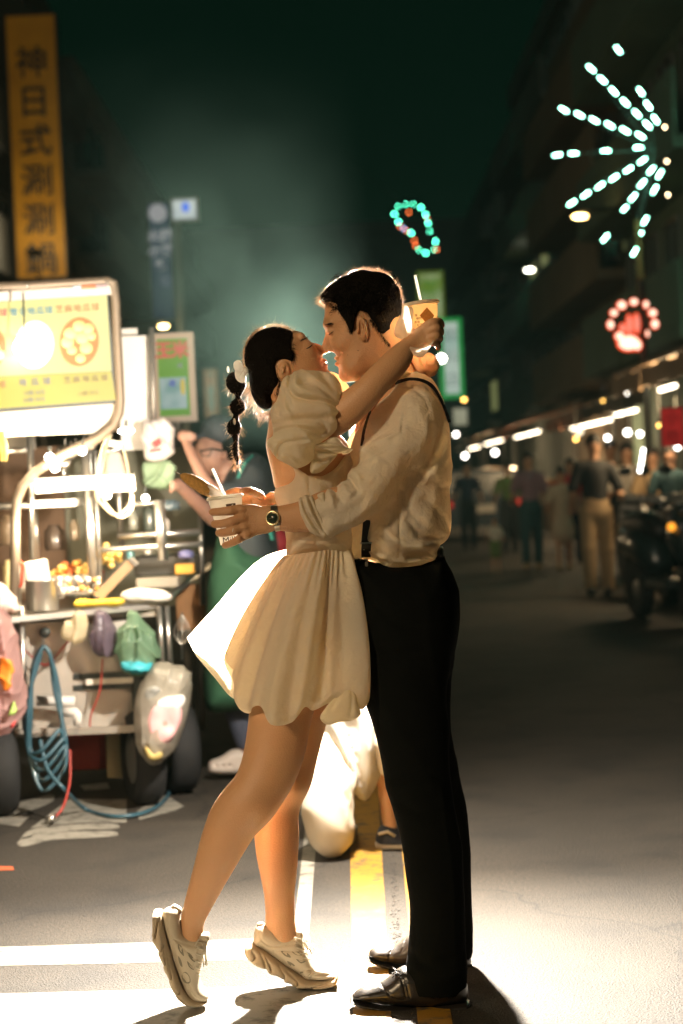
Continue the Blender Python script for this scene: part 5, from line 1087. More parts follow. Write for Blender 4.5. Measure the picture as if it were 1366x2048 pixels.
# ================================================================ thin night haze and the plume of cooking smoke
def vol(name, density, color, aniso=.2):
    m = bpy.data.materials.new(name); m.use_nodes = True; nt = m.node_tree; nt.nodes.clear()
    o = nt.nodes.new('ShaderNodeOutputMaterial'); v = nt.nodes.new('ShaderNodeVolumePrincipled')
    v.inputs['Color'].default_value = (*color, 1); v.inputs['Density'].default_value = density; v.inputs['Anisotropy'].default_value = aniso
    nt.links.new(v.outputs[0], o.inputs['Volume']); return m, nt, v
mh, _, _ = vol('night_haze', .00012, (.45, .95, .80), .3)
mb = MB(); mb.box((0, 60, 9.5), (70, 150, 21)); hz = mb.build('haze', mh); hz['kind'] = 'stuff'

# cooking smoke drifting up behind the couple
mp, nt, v = vol('cooking_smoke', .1, (.55, .92, .78), .3)
tc = nt.nodes.new('ShaderNodeTexCoord'); n = nt.nodes.new('ShaderNodeTexNoise'); n.inputs['Scale'].default_value = 2.6; n.inputs['Detail'].default_value = 3; n.inputs['Distortion'].default_value = .8
nt.links.new(tc.outputs['Object'], n.inputs['Vector'])
sep = nt.nodes.new('ShaderNodeSeparateXYZ'); nt.links.new(tc.outputs['Object'], sep.inputs[0])
def mth(op, a, b=None, cl=False):
    m = nt.nodes.new('ShaderNodeMath'); m.operation = op; m.use_clamp = cl
    for i, q in enumerate((a, b)):
        if q is None: continue
        if isinstance(q, (int, float)): m.inputs[i].default_value = q
        else: nt.links.new(q, m.inputs[i])
    return m.outputs[0]
# distance from the plume's leaning axis, in radii that widen upwards
ax_ = mth('MULTIPLY', sep.outputs[2], -.24); rx = mth('SUBTRACT', sep.outputs[0], ax_); wd = mth('ADD', mth('MULTIPLY', sep.outputs[2], .17), .34)
rr = mth('SQRT', mth('ADD', mth('MULTIPLY', rx, rx), mth('MULTIPLY', sep.outputs[1], sep.outputs[1])))
fall = mth('SUBTRACT', 1.0, mth('DIVIDE', rr, wd), True); nz = mth('MULTIPLY', mth('SUBTRACT', n.outputs[0], .30, True), 2.4)
top_ = mth('SUBTRACT', 1.0, mth('DIVIDE', sep.outputs[2], 1.15), True); bot_ = mth('MULTIPLY', sep.outputs[2], 2.5, True)
dens = mth('MULTIPLY', mth('MULTIPLY', mth('MULTIPLY', fall, nz), mth('MULTIPLY', top_, bot_)), .042)
nt.links.new(dens, v.inputs['Density'])
pl = P(560, 900, 5.75); mb = MB(); V = []; F = []
for k in range(9):
    z = 1.2 * k / 8; r_ = .36 + .18 * z
    for i in range(16): a_ = 2 * math.pi * i / 16; V.append((pl.x - .24*z + r_*math.cos(a_), pl.y + min(r_, .52)*math.sin(a_), pl.z + z))
for k in range(8):
    for i in range(16): F.append((k*16+i, k*16+(i+1) % 16, k*16+16+(i+1) % 16, k*16+16+i))
F += [tuple(range(15, -1, -1)), tuple(range(128, 144))]
mb.add(V, F); sm_ = mb.build('smoke', mp, None, True, origin=(pl.x, pl.y, pl.z)); sm_['kind'] = 'stuff'
# ================================================================ man
man = thing('person', 'man in white shirt with rolled sleeves, black suspenders and black trousers holding the woman', 'person', G(880, 1985))
MB_H = .0026
# ---- body: head, neck, forearm and hand, far hand (one skin); the rest is under the clothes
body = SDF((-.32, -.32, -.35), (.32, .26, .62), MB_H)
face = [(652,606),(650,618),(649,630),(647,643),(648,652),(652,660),(656,668),(657,678),(660,690),(665,700),(670,707),(675,713),(677,722),(676,730),(679,739),(684,750),(691,758),(702,762),(718,761),(735,757),(760,775),(775,790),(800,770),(815,745),(800,715),(794,690),(798,660),(800,630),(795,600),(780,570),(745,555),(705,560),(670,580)]
body.poly(face, 0.0, .072, .070, 0)
body.pxell(712, 735, -.045, 22, 18, .02, .03)                 # jaw muscle
body.pxell(683, 690, -.034, 17, 15, .022, .02)                # cheek
body.pxell(655, 650, -.03, 8, 7, .025, .015)                  # brow
body.pxell(663, 664, -.036, 8, 6, .012, .008)                 # eyelid
body.pxchain([(657,666,0,4),(655,680,0,6.5),(653,693,0,8),(652.5,699,0,7)], .012, 1.0)   # nose
body.pxell(663, 698, -.016, 8, 6, .010, .006)                 # nostril wing
body.pxell(663, 698, .016, 8, 6, .010, .006)
body.pxell(661, 704, -.008, 3, 1.6, .005, .002, op='s')       # nostril
body.pxell(674, 717, 0, 6, 4, .022, .005, rot=-.3)            # upper lip
body.pxell(675, 728, 0, 6, 4.4, .020, .005, rot=.2)           # lower lip
body.pxchain([(670,723,-.004,1.2),(681,721,-.026,1.4),(687,716,-.036,1.0)], .002) if False else None
body.cone(L(671,722.5,-.004), L(684,720,-.045), .0014, .0012, .002, op='s')   # mouth line
body.pxell(690, 752, 0, 10, 9, .025, .02)                     # chin
# ear
body.pxell(725, 658, -.077, 10.5, 26, .011, .003, rot=.12)
body.pxell(723, 652, -.090, 6.4, 17, .012, .0012, rot=.12, op='s')
body.pxell(721, 665, -.088, 4.5, 8, .012, .0015, op='s')
body.pxell(725, 653, -.085, 2.0, 9, .004, .002, rot=.3)
body.pxell(716, 663, -.080, 2.5, 5, .006, .002)
# neck and upper chest
body.chain([(*L(765,700,0), .058), (*L(775,745,0), .062), (*L(790,790,.0), .075), (*L(790,860,0), .10)], .03, 1.0)
body.chain([(*L(800,870,0), .07), (*L(800,930,0), .08), (*L(805,1050,0), .085)], .03, 1.2)
# forearm, near
body.pairs([(668,975,690,1055,-.17),(640,985,655,1062,-.17),(600,1003,613,1062,-.165),(575,1010,588,1062,-.162),(556,1013,563,1059,-.16),(535,1017,541,1058,-.158)], .01, .8)
# back of the hand
body.poly([(545,1016),(525,1013),(505,1009),(488,1010),(474,1014),(468,1022),(472,1036),(474,1050),(477,1064),(482,1078),(496,1078),(515,1070),(545,1060)], -.155, .014, .014, .012)
for nodes in [
    [(482,1018,-.158,9.2),(462,1021,-.166,8.4),(444,1023,-.160,7.6),(429,1024,-.146,7.0),(424,1024,-.138,6.2)],
    [(484,1036,-.162,9.2),(464,1043,-.170,8.4),(446,1047,-.162,7.6),(433,1048,-.148,7.0),(428,1048,-.140,6.2)],
    [(486,1054,-.160,9.0),(468,1061,-.168,8.0),(452,1065,-.160,7.4),(441,1066,-.148,6.8),(437,1066,-.140,6.0)],
    [(492,1068,-.154,8.2),(478,1078,-.160,7.2),(464,1086,-.154,6.4),(453,1090,-.144,5.8),(449,1091,-.138,5.2)]]:
    body.pxchain(nodes, .003, .95, 3)
body.pxchain([(500,1062,-.13,10),(486,1050,-.085,9),(468,1038,-.066,8),(452,1034,-.07,7)], .006)        # thumb behind the cup
for x, y in ((484,1018),(487,1037),(489,1055),(494,1070)): body.pxell(x, y, -.166, 7, 6, .008, .008)    # knuckles
for x, y in ((462,1021),(464,1043),(468,1061),(478,1078)): body.pxell(x, y, -.170, 5.5, 8.6, .007, .004)
# far arm, wrapped behind her waist, hand on the cup too
body.pxchain([(640,1010,.14,26),(600,1006,.13,24),(566,1004,.10,19),(545,1001,.07,17)], .01)
body.poly([(560,988),(530,992),(508,984),(490,976),(476,979),(476,990),(484,1004),(500,1014),(530,1018),(556,1018)], .04, .013, .013, .01)
for nodes in [[(492,986,.03,8),(474,983,.015,7.4),(460,986,.0,6.8),(452,990,-.01,6)],[(494,998,.03,8),(474,997,.02,7.4),(462,1000,.005,6.6)],[(496,1008,.03,7.6),(478,1012,.02,6.8),(468,1015,.008,6)],[(500,1014,.03,7),(486,1024,.02,6),(476,1030,.01,5.4)]]:
    body.pxchain(nodes, .003)
body.pxchain([(520,990,.02,8.5),(500,982,-.03,7.8),(484,984,-.05,7)], .005)
body.build('body', M_skin, man, 1)

# eye, brow, lashes, mole
def face_line(name, S, pts, w, m, parent, off=.0006):
    mb = MB(); q = [Vector(L2W(S.surf(x, y, -.05, off))) for x, y in pts]
    mb.tube(q, w, 5); return mb.build(name, m, parent, True)
face_line('eyelash', body, [(657,669),(660,668),(663,665.5),(667,663)], [.0006, .0013, .0011, .0004], M_lash, man)
rts = []; drs = []
for i in range(70):
    t = random.random(); x = 650 + 17 * t; y = 651 - 3.5 * math.sin(t * 2.4) + random.uniform(-2, 2)
    rts.append(body.surf(x, y, -.05, .0)); drs.append((.9, -.15, .1))
strands('eyebrow', rts, drs, .006, .0005, M_lash, man, .3, 2, seed=5)
mb = MB(); mb.ball(L2W(body.surf(716,701,-.05,0)), .0013, 5); mb.ball(L2W(body.surf(695.5,710,-.05,0)), .001, 5); mb.build('mole', M_lash, man, True)

# ---- hair
hair = SDF((-.1, -.13, .38), (.2, .13, .64), .0035)
hp = [(655,612),(646,607),(638,601),(642,590),(652,575),(668,563),(685,552),(706,543),(723,538),(742,540),(762,543),(780,552),(794,568),(803,585),(805,601),(806,619),(799,639),(793,660),(790,680),(784,697),(774,694),(764,680),(754,665),(744,650),(738,642),(734,634),(726,629),(717,630),(711,642),(707,660),(702,667),(697,660),(689,645),(677,630),(664,619)]
skull = [(655,612),(646,607),(638,601),(642,590),(652,575),(668,563),(685,552),(706,543),(723,538),(742,540),(762,543),(780,552),(794,568),(803,585),(805,601),(806,619),(799,639),(793,660),(790,680),(784,700),(770,730),(735,757),(700,757),(684,740),(660,700),(648,650),(650,625)]
hair.poly(skull, 0.0, .081, .066, 0)
hair.clip(hp, 0.0, .008)
hair.ripple(.0010, 120, (1, 1, .5), 4); hair.wrinkle(.0035, 110, 4)
hair.build('hair', M_hair, man, 1)
# strands all over, bright only where the lamp behind catches them
def hair_roots(pts, dz, n, spread, inset, seed):
    rg = np.random.default_rng(seed); c = catmull(pts, 8); R_, D_ = [], []
    for i in range(n):
        k = rg.integers(0, len(c) - 1); p = c[k] + (c[k+1] - c[k]) * rg.random()
        t = c[k+1] - c[k]; t /= np.linalg.norm(t) + 1e-9; nr = np.array([t[1], -t[0]])
        q = p - nr * inset * rg.random(); yy = dz + rg.normal() * spread
        R_.append(L(q[0], q[1], yy)); D_.append((nr, t))
    return R_, D_
top = [(640,603),(643,590),(653,575),(668,562),(685,551),(706,541),(723,536),(742,537),(762,540),(780,550),(794,566),(803,583),(806,600),(806,620)]
R_, D_ = hair_roots(top, .015, 800, .026, 7, 1)
strands('hair_strands', R_, [np.array([-d[1][0] + d[0][0]*q + random.gauss(0,.2), random.gauss(0,.4), d[1][1] - d[0][1]*q + random.gauss(0,.2)]) for d in D_ for q in [random.choice((.1,.2,.3,.9))]], .012, .0007, M_strand, man, 2.2, 5, seed=8)
R_, D_ = hair_roots([(657,613),(648,606),(640,598)], .01, 190, .028, 8, 2)
strands('fringe', R_, [np.array([-1.0, random.gauss(0,.5), -.25 + random.gauss(0,.4)]) for d in D_], .020, .0006, M_strand, man, 1.2, 4, seed=9)
R_ = [hair.surf(random.uniform(668,795), random.uniform(548,625), -.05, .0) for _ in range(900)]
strands('hair_locks', R_, [np.array([-.5 + random.gauss(0,.3), -.12, -.35 + random.gauss(0,.3)]) for _ in R_], .018, .0009, M_hair, man, .7, 4, seed=10)

# ---- shirt
sh = SDF((-.12, -.30, -.18), (.34, .25, .38), .0035)
torso = [(745,800),(770,780),(798,750),(830,742),(858,752),(878,776),(893,815),(901,860),(904,920),(905,965),(902,975),(904,1010),(905,1040),(900,1072),(884,1086),(878,1090),(880,1112),(870,1122),(850,1127),(826,1134),(800,1138),(770,1135),(745,1122),(725,1118),(700,1115),(695,1060),(700,1010),(699,950),(697,905),(715,850)]
sh.poly(torso, .0, .150, .10, 0)
# near sleeve
arm = [(805,800),(835,785),(865,802),(880,850),(868,888),(850,914),(825,932),(800,966),(775,1000),(757,1020),(725,1048),(690,1062),(655,1076),(632,1045),(612,1012),(628,994),(662,973),(690,960),(694,944),(716,926),(722,897),(755,880),(778,850)]
sh.poly(arm, -.165, .062, .052, .035, ycurve=lambda x, z: -.155 - .0 * x + np.clip((z - .15) * .12, -.03, .03) + 0 * x * z)
sh.pxell(838, 835, -.12, 40, 48, .075, .03)
# far shoulder and sleeve
sh.pxchain([(800,800,.13,50),(760,860,.17,46),(710,940,.19,42),(668,985,.17,38),(640,1000,.15,34)], .03)
sh.ripple(.0014, 42, (1, .4, 1), 3, .6); sh.wrinkle(.0042, 30, 5)
W1, W2 = .007, .011
sh.folds([
    ([(862,855),(858,890),(848,918)], -.1, .008, .006), ([(888,860),(872,900),(850,935),(835,955)], -.05, .010, .007),
    ([(895,880),(880,920),(860,950)], -.05, .010, -.006), ([(722,895),(755,882),(790,868),(800,850)], -.15, .006, -.005),
    ([(716,930),(740,915),(775,895),(790,870)], -.15, .007, .004), ([(692,946),(705,965),(715,985),(700,1000)], -.15, .006, .006),
    ([(705,940),(718,958),(716,975)], -.15, .005, -.005), ([(670,972),(676,992),(688,1008)], -.15, .006, .006),
    ([(655,978),(664,1000),(668,1015)], -.15, .005, -.005), ([(684,962),(694,984),(705,990)], -.15, .005, -.004),
    ([(768,1058),(790,1080),(820,1092),(860,1090),(890,1078)], 0, .010, -.009), ([(762,1072),(785,1098),(820,1110),(865,1105)], 0, .009, .006),
    ([(812,1040),(830,1062),(855,1075),(885,1070)], 0, .008, .006), ([(845,1000),(870,1020),(890,1050),(896,1065)], 0, .012, .006),
    ([(848,945),(870,950),(895,935),(902,925)], 0, .010, -.006), ([(850,960),(872,972),(895,975)], 0, .012, .005),
    ([(800,985),(815,1020),(840,1050),(858,1062)], 0, .010, .004), ([(742,1115),(760,1122),(780,1120)], 0, .005, .005),
    ([(735,1100),(755,1112),(790,1122),(830,1125)], 0, .005, -.004), ([(865,1115),(840,1112),(810,1118)], 0, .005, .005),
    ([(800,870),(806,830),(812,795)], -.1, .003, .0035), ([(782,782),(800,778),(830,785),(850,808),(858,850)], -.1, .0035, .003),
    ([(797,960),(797,1030),(800,1100),(798,1130)], -.1, .003, .003),
    ([(640,1040),(690,1025),(740,985)], -.17, .012, .004), ([(650,1062),(700,1045),(745,1010)], -.17, .010, -.003)])
sh.build('shirt', M_shirt, man, 2)
# rolled cuff
cf = SDF((-.13, -.29, -.10), (.02, -.05, .05), .003)
cuff = [(596,1003),(602,992),(616,989),(628,993),(640,1012),(652,1040),(660,1066),(650,1078),(640,1075),(618,1062),(603,1036)]
cf.poly(cuff, -.165, .060, .020, 0)
cf.poly([(628,993),(638,986),(650,984),(664,1010),(672,1050),(665,1070),(652,1074),(648,1040),(638,1012)], -.165, .058, .02, .004)
cf.folds([([(606,995),(612,1020),(630,1050),(646,1070)], -.12, .0045, .006), ([(618,992),(626,1015),(640,1045),(650,1066)], -.12, .004, .004), ([(632,992),(642,1012),(652,1040),(658,1066)], -.12, .0035, .006)])
cf.ripple(.001, 90, (1, .3, 1), 5)
cf.build('cuff', M_shirt, man, 1)
# open collar under the strap
cl = SDF((.03, -.14, .20), (.2, .1, .36), .003)
cl.poly([(770,760),(790,752),(812,742),(822,748),(806,760),(780,776),(764,790),(756,800),(756,788)], -.05, .05, .02, 0)
cl.build('collar', M_shirt, man, 1)

# ---- trousers
tr = SDF((-.05, -.25, -1.16), (.34, .36, -.08), .0045)
hips = [(703,1120),(745,1124),(800,1132),(850,1124),(886,1108),(894,1122),(908,1148),(918,1185),(921,1230),(916,1275),(908,1310),(899,1350),(870,1380),(800,1390),(745,1400),(724,1360),(716,1280),(709,1200)]
tr.poly(hips, .0, .155, .10, 0)
tr.pairs([(712,1240,904,1240,-.085),(722,1340,897,1340,-.09),(748,1450,896,1450,-.095),(770,1550,902,1550,-.10),(793,1640,915,1640,-.11),(810,1720,925,1720,-.12),(817,1800,929,1800,-.13),(818,1870,930,1870,-.13),(812,1930,931,1925,-.13),(812,1966,931,1958,-.13)], .03, .75)
tr.pairs([(730,1290,908,1290,.08),(745,1400,902,1400,.10),(768,1500,906,1500,.13),(790,1580,922,1570,.17),(808,1640,937,1640,.20),(828,1720,942,1720,.22),(838,1800,943,1800,.24),(842,1850,945,1850,.25),(846,1896,946,1896,.25)], .03, .75)
tr.ripple(.0022, 26, (1, .5, .8), 8, .6); tr.wrinkle(.003, 20, 6)
tr.folds([([(745,1200),(790,1240),(850,1250)], -.1, .012, .004), ([(735,1300),(800,1310),(860,1290)], -.1, .014, .004), ([(790,1560),(840,1540),(890,1555)], -.1, .012, .005), ([(800,1600),(850,1620),(905,1610)], -.1, .012, .004),
          ([(880,1400),(886,1600),(905,1750),(910,1950)], -.15, .004, -.003), ([(820,1900),(860,1920),(925,1900)], -.13, .012, .006), ([(815,1930),(870,1950),(930,1935)], -.13, .010, -.004)])
tr.build('trousers', M_trouser, man, 2)
bl = MB()
pts = [L(x, y, d) for x, y, d in ((883,1104,.03),(889,1106,-.01),(890,1107,.05))]
belt = SDF((.18, -.1, -.16), (.28, .12, -.06), .003); belt.poly([(868,1098),(884,1092),(887,1108),(884,1118),(868,1122)], 0, .06, .012, 0); belt.build('belt', M_leather, man, 1)

# ---- suspenders
def strap_on(S, pts, width, name, parent, dz=-.1, th=.002, sub=6):
    c = catmull(pts, sub); q = np.array([S.surf(x, y, dz, .0015) for x, y in c])
    q[:, 1] = np.convolve(np.pad(q[:, 1], 2, mode='edge'), np.ones(5) / 5, 'valid') - .001
    return ribbon(q, width, th).build(name, M_black, parent)
s1 = strap_on(sh, [(784,772),(800,764),(820,760),(842,762),(862,772),(876,792),(888,818),(897,845)], .0115, 'suspender_strap', man)
s2 = strap_on(sh, [(749,806),(738,832),(729,860),(724,892)], .0085, 'suspender_strap', man)
s3 = strap_on(sh, [(735,1040),(733,1065),(731,1088)], .021, 'suspender_strap', man)
s4 = strap_on(sh, [(733,1086),(732,1100),(732,1112)], .023, 'suspender_tab', man, th=.0035)
mb = MB(); p = L2W(sh.surf(732, 1086, -.1, .006)); mb.box(p, (.028, .004, .004)); mb.ball(L2W(sh.surf(728, 1098, -.1, .005)), .0028, 6)
mb.box(L2W(sh.surf(732, 1118, -.1, .007)), (.012, .006, .014), bev=.002); mb.box(L2W(sh.surf(733, 1128, -.1, .009)), (.007, .004, .012), bev=.0015)
mb.build('suspender_clip', M_steel, man)

# ---- watch and ring
Rw = (CU * 1.0 + CR * -.12).normalized()
wrist = lw(552, 1036, -.16)
mb = MB(); ring = []
for k in range(26):
    a = 2 * math.pi * k / 26
    ring.append(wrist + CU * math.cos(a) * .0295 - CF * math.sin(a) * .0235 + CR * (-.006 * math.cos(a)))
ws = MB()
for k in range(26):
    c = (ring[k] + ring[(k+1) % 26]) / 2; t = (ring[(k+1) % 26] - ring[k]); n = (c - wrist).normalized(); b = t.cross(n).normalized()
    for q in (-1, 0, 1):
        tt = t.normalized() * .0030; bb = b * .0024; nn = n * .0017; cc = c + b * q * .0052
        v = [cc + tt * i + bb * j + nn * l for i in (-1, 1) for j in (-1, 1) for l in (-1, 1)]
        ws.add(v, [(0, 1, 3, 2), (4, 6, 7, 5), (0, 4, 5, 1), (2, 3, 7, 6), (0, 2, 6, 4), (1, 5, 7, 3)])
watch = ws.build('wristwatch', M_steel, man)
M_gold = mat('two_tone_bezel', (.75, .62, .36), .25, metal=1)
wc = lw(546, 1036, -.160) - CF * .0245
axw = (-CF * 1.0 - CR * .35 + CU * .05).normalized()
def sub(mb, name, m, par):
    o = mb.build(name, m, man, True); o.parent = par; return o
mb = MB(); mb.lathe([(0, -.006), (.0175, -.006), (.0180, 0), (.0172, .0028), (.0140, .0036), (.0138, .002)], wc, axw, 32); sub(mb, 'watch_case', M_gold, watch)
mb = MB(); mb.lathe([(0, 0), (.0139, 0), (.0139, .0022), (0, .0022)], wc, axw, 32); sub(mb, 'watch_dial', mat('dial_dark', (.02, .035, .025), .2), watch)
mb = MB(); u = axw.cross(Vector((0, 0, 1))).normalized(); w = axw.cross(u)
for k in range(12):
    a = k * math.pi / 6; d_ = u * math.cos(a) + w * math.sin(a); mb.tube([wc + axw * .0027 + d_ * .0105, wc + axw * .0027 + d_ * .0126], .0005, 4)
mb.tube([wc + axw * .0031, wc + axw * .0031 + u * .009 + w * .002], .0006, 4); mb.tube([wc + axw * .0031, wc + axw * .0031 + w * -.006 + u * .002], .0007, 4)
sub(mb, 'watch_hands', M_gold, watch)
mb = MB(); rc = lw(466, 1060.5, -.168); pts = [rc + CU * math.cos(a) * .0095 - CF * math.sin(a) * .0095 + CR * .002 * math.cos(a) for a in [2 * math.pi * k / 20 for k in range(20)]]
mb.tube(pts, .0011, 6, closed=True); mb.build('ring', M_steel, man, True)
mb = MB(); c = lw(545, 1003, .075); pts = [c + CU * math.cos(a) * .0185 - CF * math.sin(a) * .0185 for a in [2 * math.pi * k / 20 for k in range(20)]]
mb.tube(pts, .0007, 5, closed=True); mb.build('bracelet', M_steel, man, True)

# ---- shoes
def mshoe(name, up, so, dz, m, W):
    S = SDF((-.0, dz - .09, -1.24), (.34, dz + .09, -.98), .003)
    S.poly(up, dz, W, .035, 0)
    return S
up = [(705,1996),(708,1986),(722,1976),(745,1969),(765,1962),(782,1950),(796,1938),(815,1932),(880,1935),(925,1940),(934,1965),(934,1998),(900,2008),(830,2012),(760,2006),(722,2002)]
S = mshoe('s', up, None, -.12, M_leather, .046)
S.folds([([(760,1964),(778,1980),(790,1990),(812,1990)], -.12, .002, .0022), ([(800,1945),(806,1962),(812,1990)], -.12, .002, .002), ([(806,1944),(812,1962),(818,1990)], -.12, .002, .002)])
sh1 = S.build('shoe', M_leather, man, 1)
S2 = SDF((0, -.20, -1.26), (.34, -.04, -1.1), .003); S2.poly([(699,1999),(712,1999),(735,2004),(765,2008),(830,2012),(860,2010),(934,2000),(937,2012),(930,2022),(880,2022),(862,2017),(830,2023),(775,2019),(725,2011),(703,2004)], -.12, .047, .008, 0, sub=3)
o = S2.build('sole', M_leather, man, 1); o.parent = sh1
mb = MB()
for k, (x, y) in enumerate(((793,1942),(797,1949),(801,1956))):
    q = S.surf(x, y, -.15, .001); mb.tube([L2W(q + np.array([-.008, .012, .005])), L2W(q + np.array([-.001, -.002, .002])), L2W(q + np.array([.009, -.003, -.001]))], .0016, 5)
q = S.surf(795, 1948, -.15, .004)
for dx, dz_ in ((-.012, -.008), (-.006, -.014), (.008, -.012), (-.014, .004)): mb.tube([L2W(q), L2W(q + np.array([dx * .6, -.004, dz_ * .3])), L2W(q + np.array([dx, -.003, dz_]))], .0014, 5)
o = mb.build('shoelace', M_black, man, True); o.parent = sh1
upf = [(738,1910),(741,1900),(752,1894),(772,1892),(790,1888),(803,1880),(815,1872),(826,1870),(880,1880),(925,1890),(938,1905),(940,1930),(900,1932),(850,1934),(800,1928),(765,1922),(745,1916)]
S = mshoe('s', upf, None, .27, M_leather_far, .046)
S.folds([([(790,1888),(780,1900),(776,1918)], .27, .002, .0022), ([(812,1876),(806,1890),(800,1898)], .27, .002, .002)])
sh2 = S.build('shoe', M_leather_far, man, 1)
S2 = SDF((0, .19, -1.26), (.34, .35, -1.08), .003); S2.poly([(734,1911),(750,1918),(775,1924),(810,1930),(860,1935),(938,1930),(941,1942),(930,1947),(895,1946),(880,1941),(830,1942),(790,1936),(755,1928),(737,1919)], .27, .047, .007, 0, sub=3)
o = S2.build('sole', M_leather, man, 1); o.parent = sh2
mb = MB(); k = [lw(x, y, .24) for x, y in ((890,1920),(915,1918),(935,1920))]
S3 = SDF((.22, .2, -1.2), (.33, .32, -1.06), .004); S3.pxchain([(920,1880,.26,22),(922,1925,.26,20)], .01); S3.build('sock', M_black, man, 1)
# ================================================================ woman
woman = thing('person', 'woman in short white puff-sleeve dress on tiptoe with arms round the man', 'person', G(560, 1985))
wb_ = SDF((-.42, -.28, -1.08), (.27, .20, .50), .0034)
# head, tipped back
wf = [(575,664),(590,661),(600,665),(610,672),(616,679),(621,687),(628,695),(636,702),(642,710),(646,718),(649,724),(650,731),(651,738),(655,748),(652,762),(636,774),(606,786),(585,800),(560,812),(530,800),(508,775),(499,740),(503,700),(520,672),(548,657)]
wb_.poly(wf, 0, .066, .066, 0)
wb_.pxchain([(623,690,0,4),(632,694,0,6.0),(641,699,0,7),(646.5,702.5,0,6)], .01)      # nose
wb_.pxell(640, 709, -.013, 6.5, 5, .008, .005); wb_.pxell(640, 709, .013, 6.5, 5, .008, .005)
wb_.pxell(645.5, 710.5, -.006, 1.6, 3, .004, .002, op='s')
wb_.pxell(649, 722, 0, 4.6, 4.4, .018, .004, rot=.6); wb_.pxell(650.5, 731.5, 0, 4.6, 4.6, .016, .004, rot=-.3)
wb_.cone(L(653,727,-.0), L(642,727,-.038), .0012, .001, .002, op='s')
wb_.pxell(651, 748, 0, 8, 8, .02, .015); wb_.pxell(617, 700, -.032, 14, 14, .018, .02)
wb_.pxell(613, 685, -.032, 7, 5, .010, .008, rot=-.8)
wb_.pxell(604, 672, -.028, 8, 5, .02, .012, rot=-.8)
# ear
wb_.pxell(567, 742, -.069, 12, 19, .010, .003, rot=-.25)
wb_.pxell(570, 740, -.079, 6.5, 11.5, .008, .0015, rot=-.25, op='s')
wb_.pxell(574, 745, -.080, 4.5, 6, .012, .0015, op='s')
wb_.pxell(567, 741, -.076, 1.8, 9, .004, .002, rot=-.35)
# neck, shoulders, back
wb_.chain([(*L(580,765,0), .052), (*L(585,800,0), .050), (*L(590,835,0), .058)], .03)
wb_.poly([(560,825),(546,842),(537,862),(532,885),(534,905),(540,930),(545,952),(549,972),(562,990),(600,1000),(660,990),(684,960),(697,930),(700,905),(690,880),(665,862),(640,840),(615,820)], 0, .125, .075, .03)
wb_.poly([(575,960),(580,1040),(590,1110),(660,1120),(684,1060),(680,1000),(680,960)], 0, .10, .07, .02)
# near arm over his shoulder
wb_.pairs([(590,820,580,868,-.12),(615,812,608,878,-.13),(645,804,638,878,-.145),(672,799,660,872,-.165),(700,783,697,848,-.18),(724,760,734,818,-.185),(741,738,768,786,-.18),(765,713,797,757,-.165),(786,694,813,735,-.15),(800,684,824,706,-.14),(812,674,832,696,-.135)], .02, .85)
# near hand round the cup
wb_.poly([(812,690),(822,668),(838,652),(858,645),(870,652),(876,668),(872,684),(858,694),(838,700),(822,702)], -.135, .013, .013, .01)
for n_ in [[(850,653,-.14,8.2),(866,644,-.146,7.4),(879,643,-.13,6.6),(884,652,-.112,5.8)],[(858,662,-.144,8),(873,656,-.148,7),(881,660,-.13,6.4),(882,668,-.112,5.6)],[(860,674,-.142,7.6),(873,671,-.146,6.8),(880,676,-.13,6.2),(877,683,-.112,5.4)],[(856,684,-.138,7),(868,685,-.142,6.2),(875,690,-.128,5.6),(876,697,-.112,5)]]:
    wb_.pxchain(n_, .0025)
wb_.pxchain([(828,676,-.12,8),(834,655,-.09,7.4),(846,643,-.065,6.6)], .005)
# far arm behind his neck, closed fist
wb_.pxchain([(650,850,.13,28),(700,810,.17,27),(760,770,.155,23),(800,745,.11,20),(828,735,.05,17),(838,730,.02,17)], .015)
wb_.pxell(848, 729, .0, 22, 22, .026, .008)
for n_ in [[(858,712,-.012,7.5),(868,722,-.026,7),(862,731,-.033,6.4),(853,728,-.034,5.6)],[(866,722,-.008,7.5),(872,732,-.022,7),(864,741,-.032,6.4),(853,738,-.034,5.6)],[(866,732,-.006,7),(867,744,-.02,6.6),(857,748,-.028,6)],[(860,742,-.004,6.6),(856,750,-.014,6),(845,750,-.022,5.6)],[(830,716,-.012,8),(834,727,-.030,7.2),(840,738,-.034,6.8),(844,741,-.034,6)]]:
    wb_.pxchain(n_, .002)
# hips and legs
wb_.poly([(600,1100),(660,1100),(690,1180),(705,1280),(690,1330),(560,1340),(520,1300),(540,1180)], 0, .13, .08, .03)
wb_.pairs([(515,1300,650,1310,-.07),(505,1380,634,1385,-.075),(499,1430,622,1440,-.075),(491,1490,610,1500,-.075),(480,1536,590,1556,-.08),(462,1575,566,1594,-.085),(438,1606,545,1618,-.085),(417,1640,518,1644,-.08),(402,1685,492,1684,-.075),(392,1724,470,1722,-.07),(383,1760,450,1757,-.065),(374,1792,432,1792,-.06),(366,1822,415,1826,-.055),(362,1846,406,1850,-.05),(366,1880,408,1890,-.05)], .03, .95)
wb_.pairs([(560,1320,680,1310,.10),(556,1400,663,1390,.11),(554,1440,652,1440,.11),(548,1500,637,1496,.11),(535,1545,625,1545,.11),(520,1590,606,1590,.11),(512,1630,596,1628,.11),(510,1670,597,1668,.11),(514,1710,595,1708,.105),(522,1750,592,1750,.10),(529,1785,588,1788,.10),(532,1820,588,1824,.10),(532,1850,590,1858,.10),(536,1885,600,1890,.10)], .03, .95)
wb_.pxell(505, 1600, -.10, 22, 26, .03, .05)                    # knee cap, near
wb_.pxell(575, 1565, .08, 26, 22, .04, .05)
wb_.build('body', M_skin2, woman, 1)

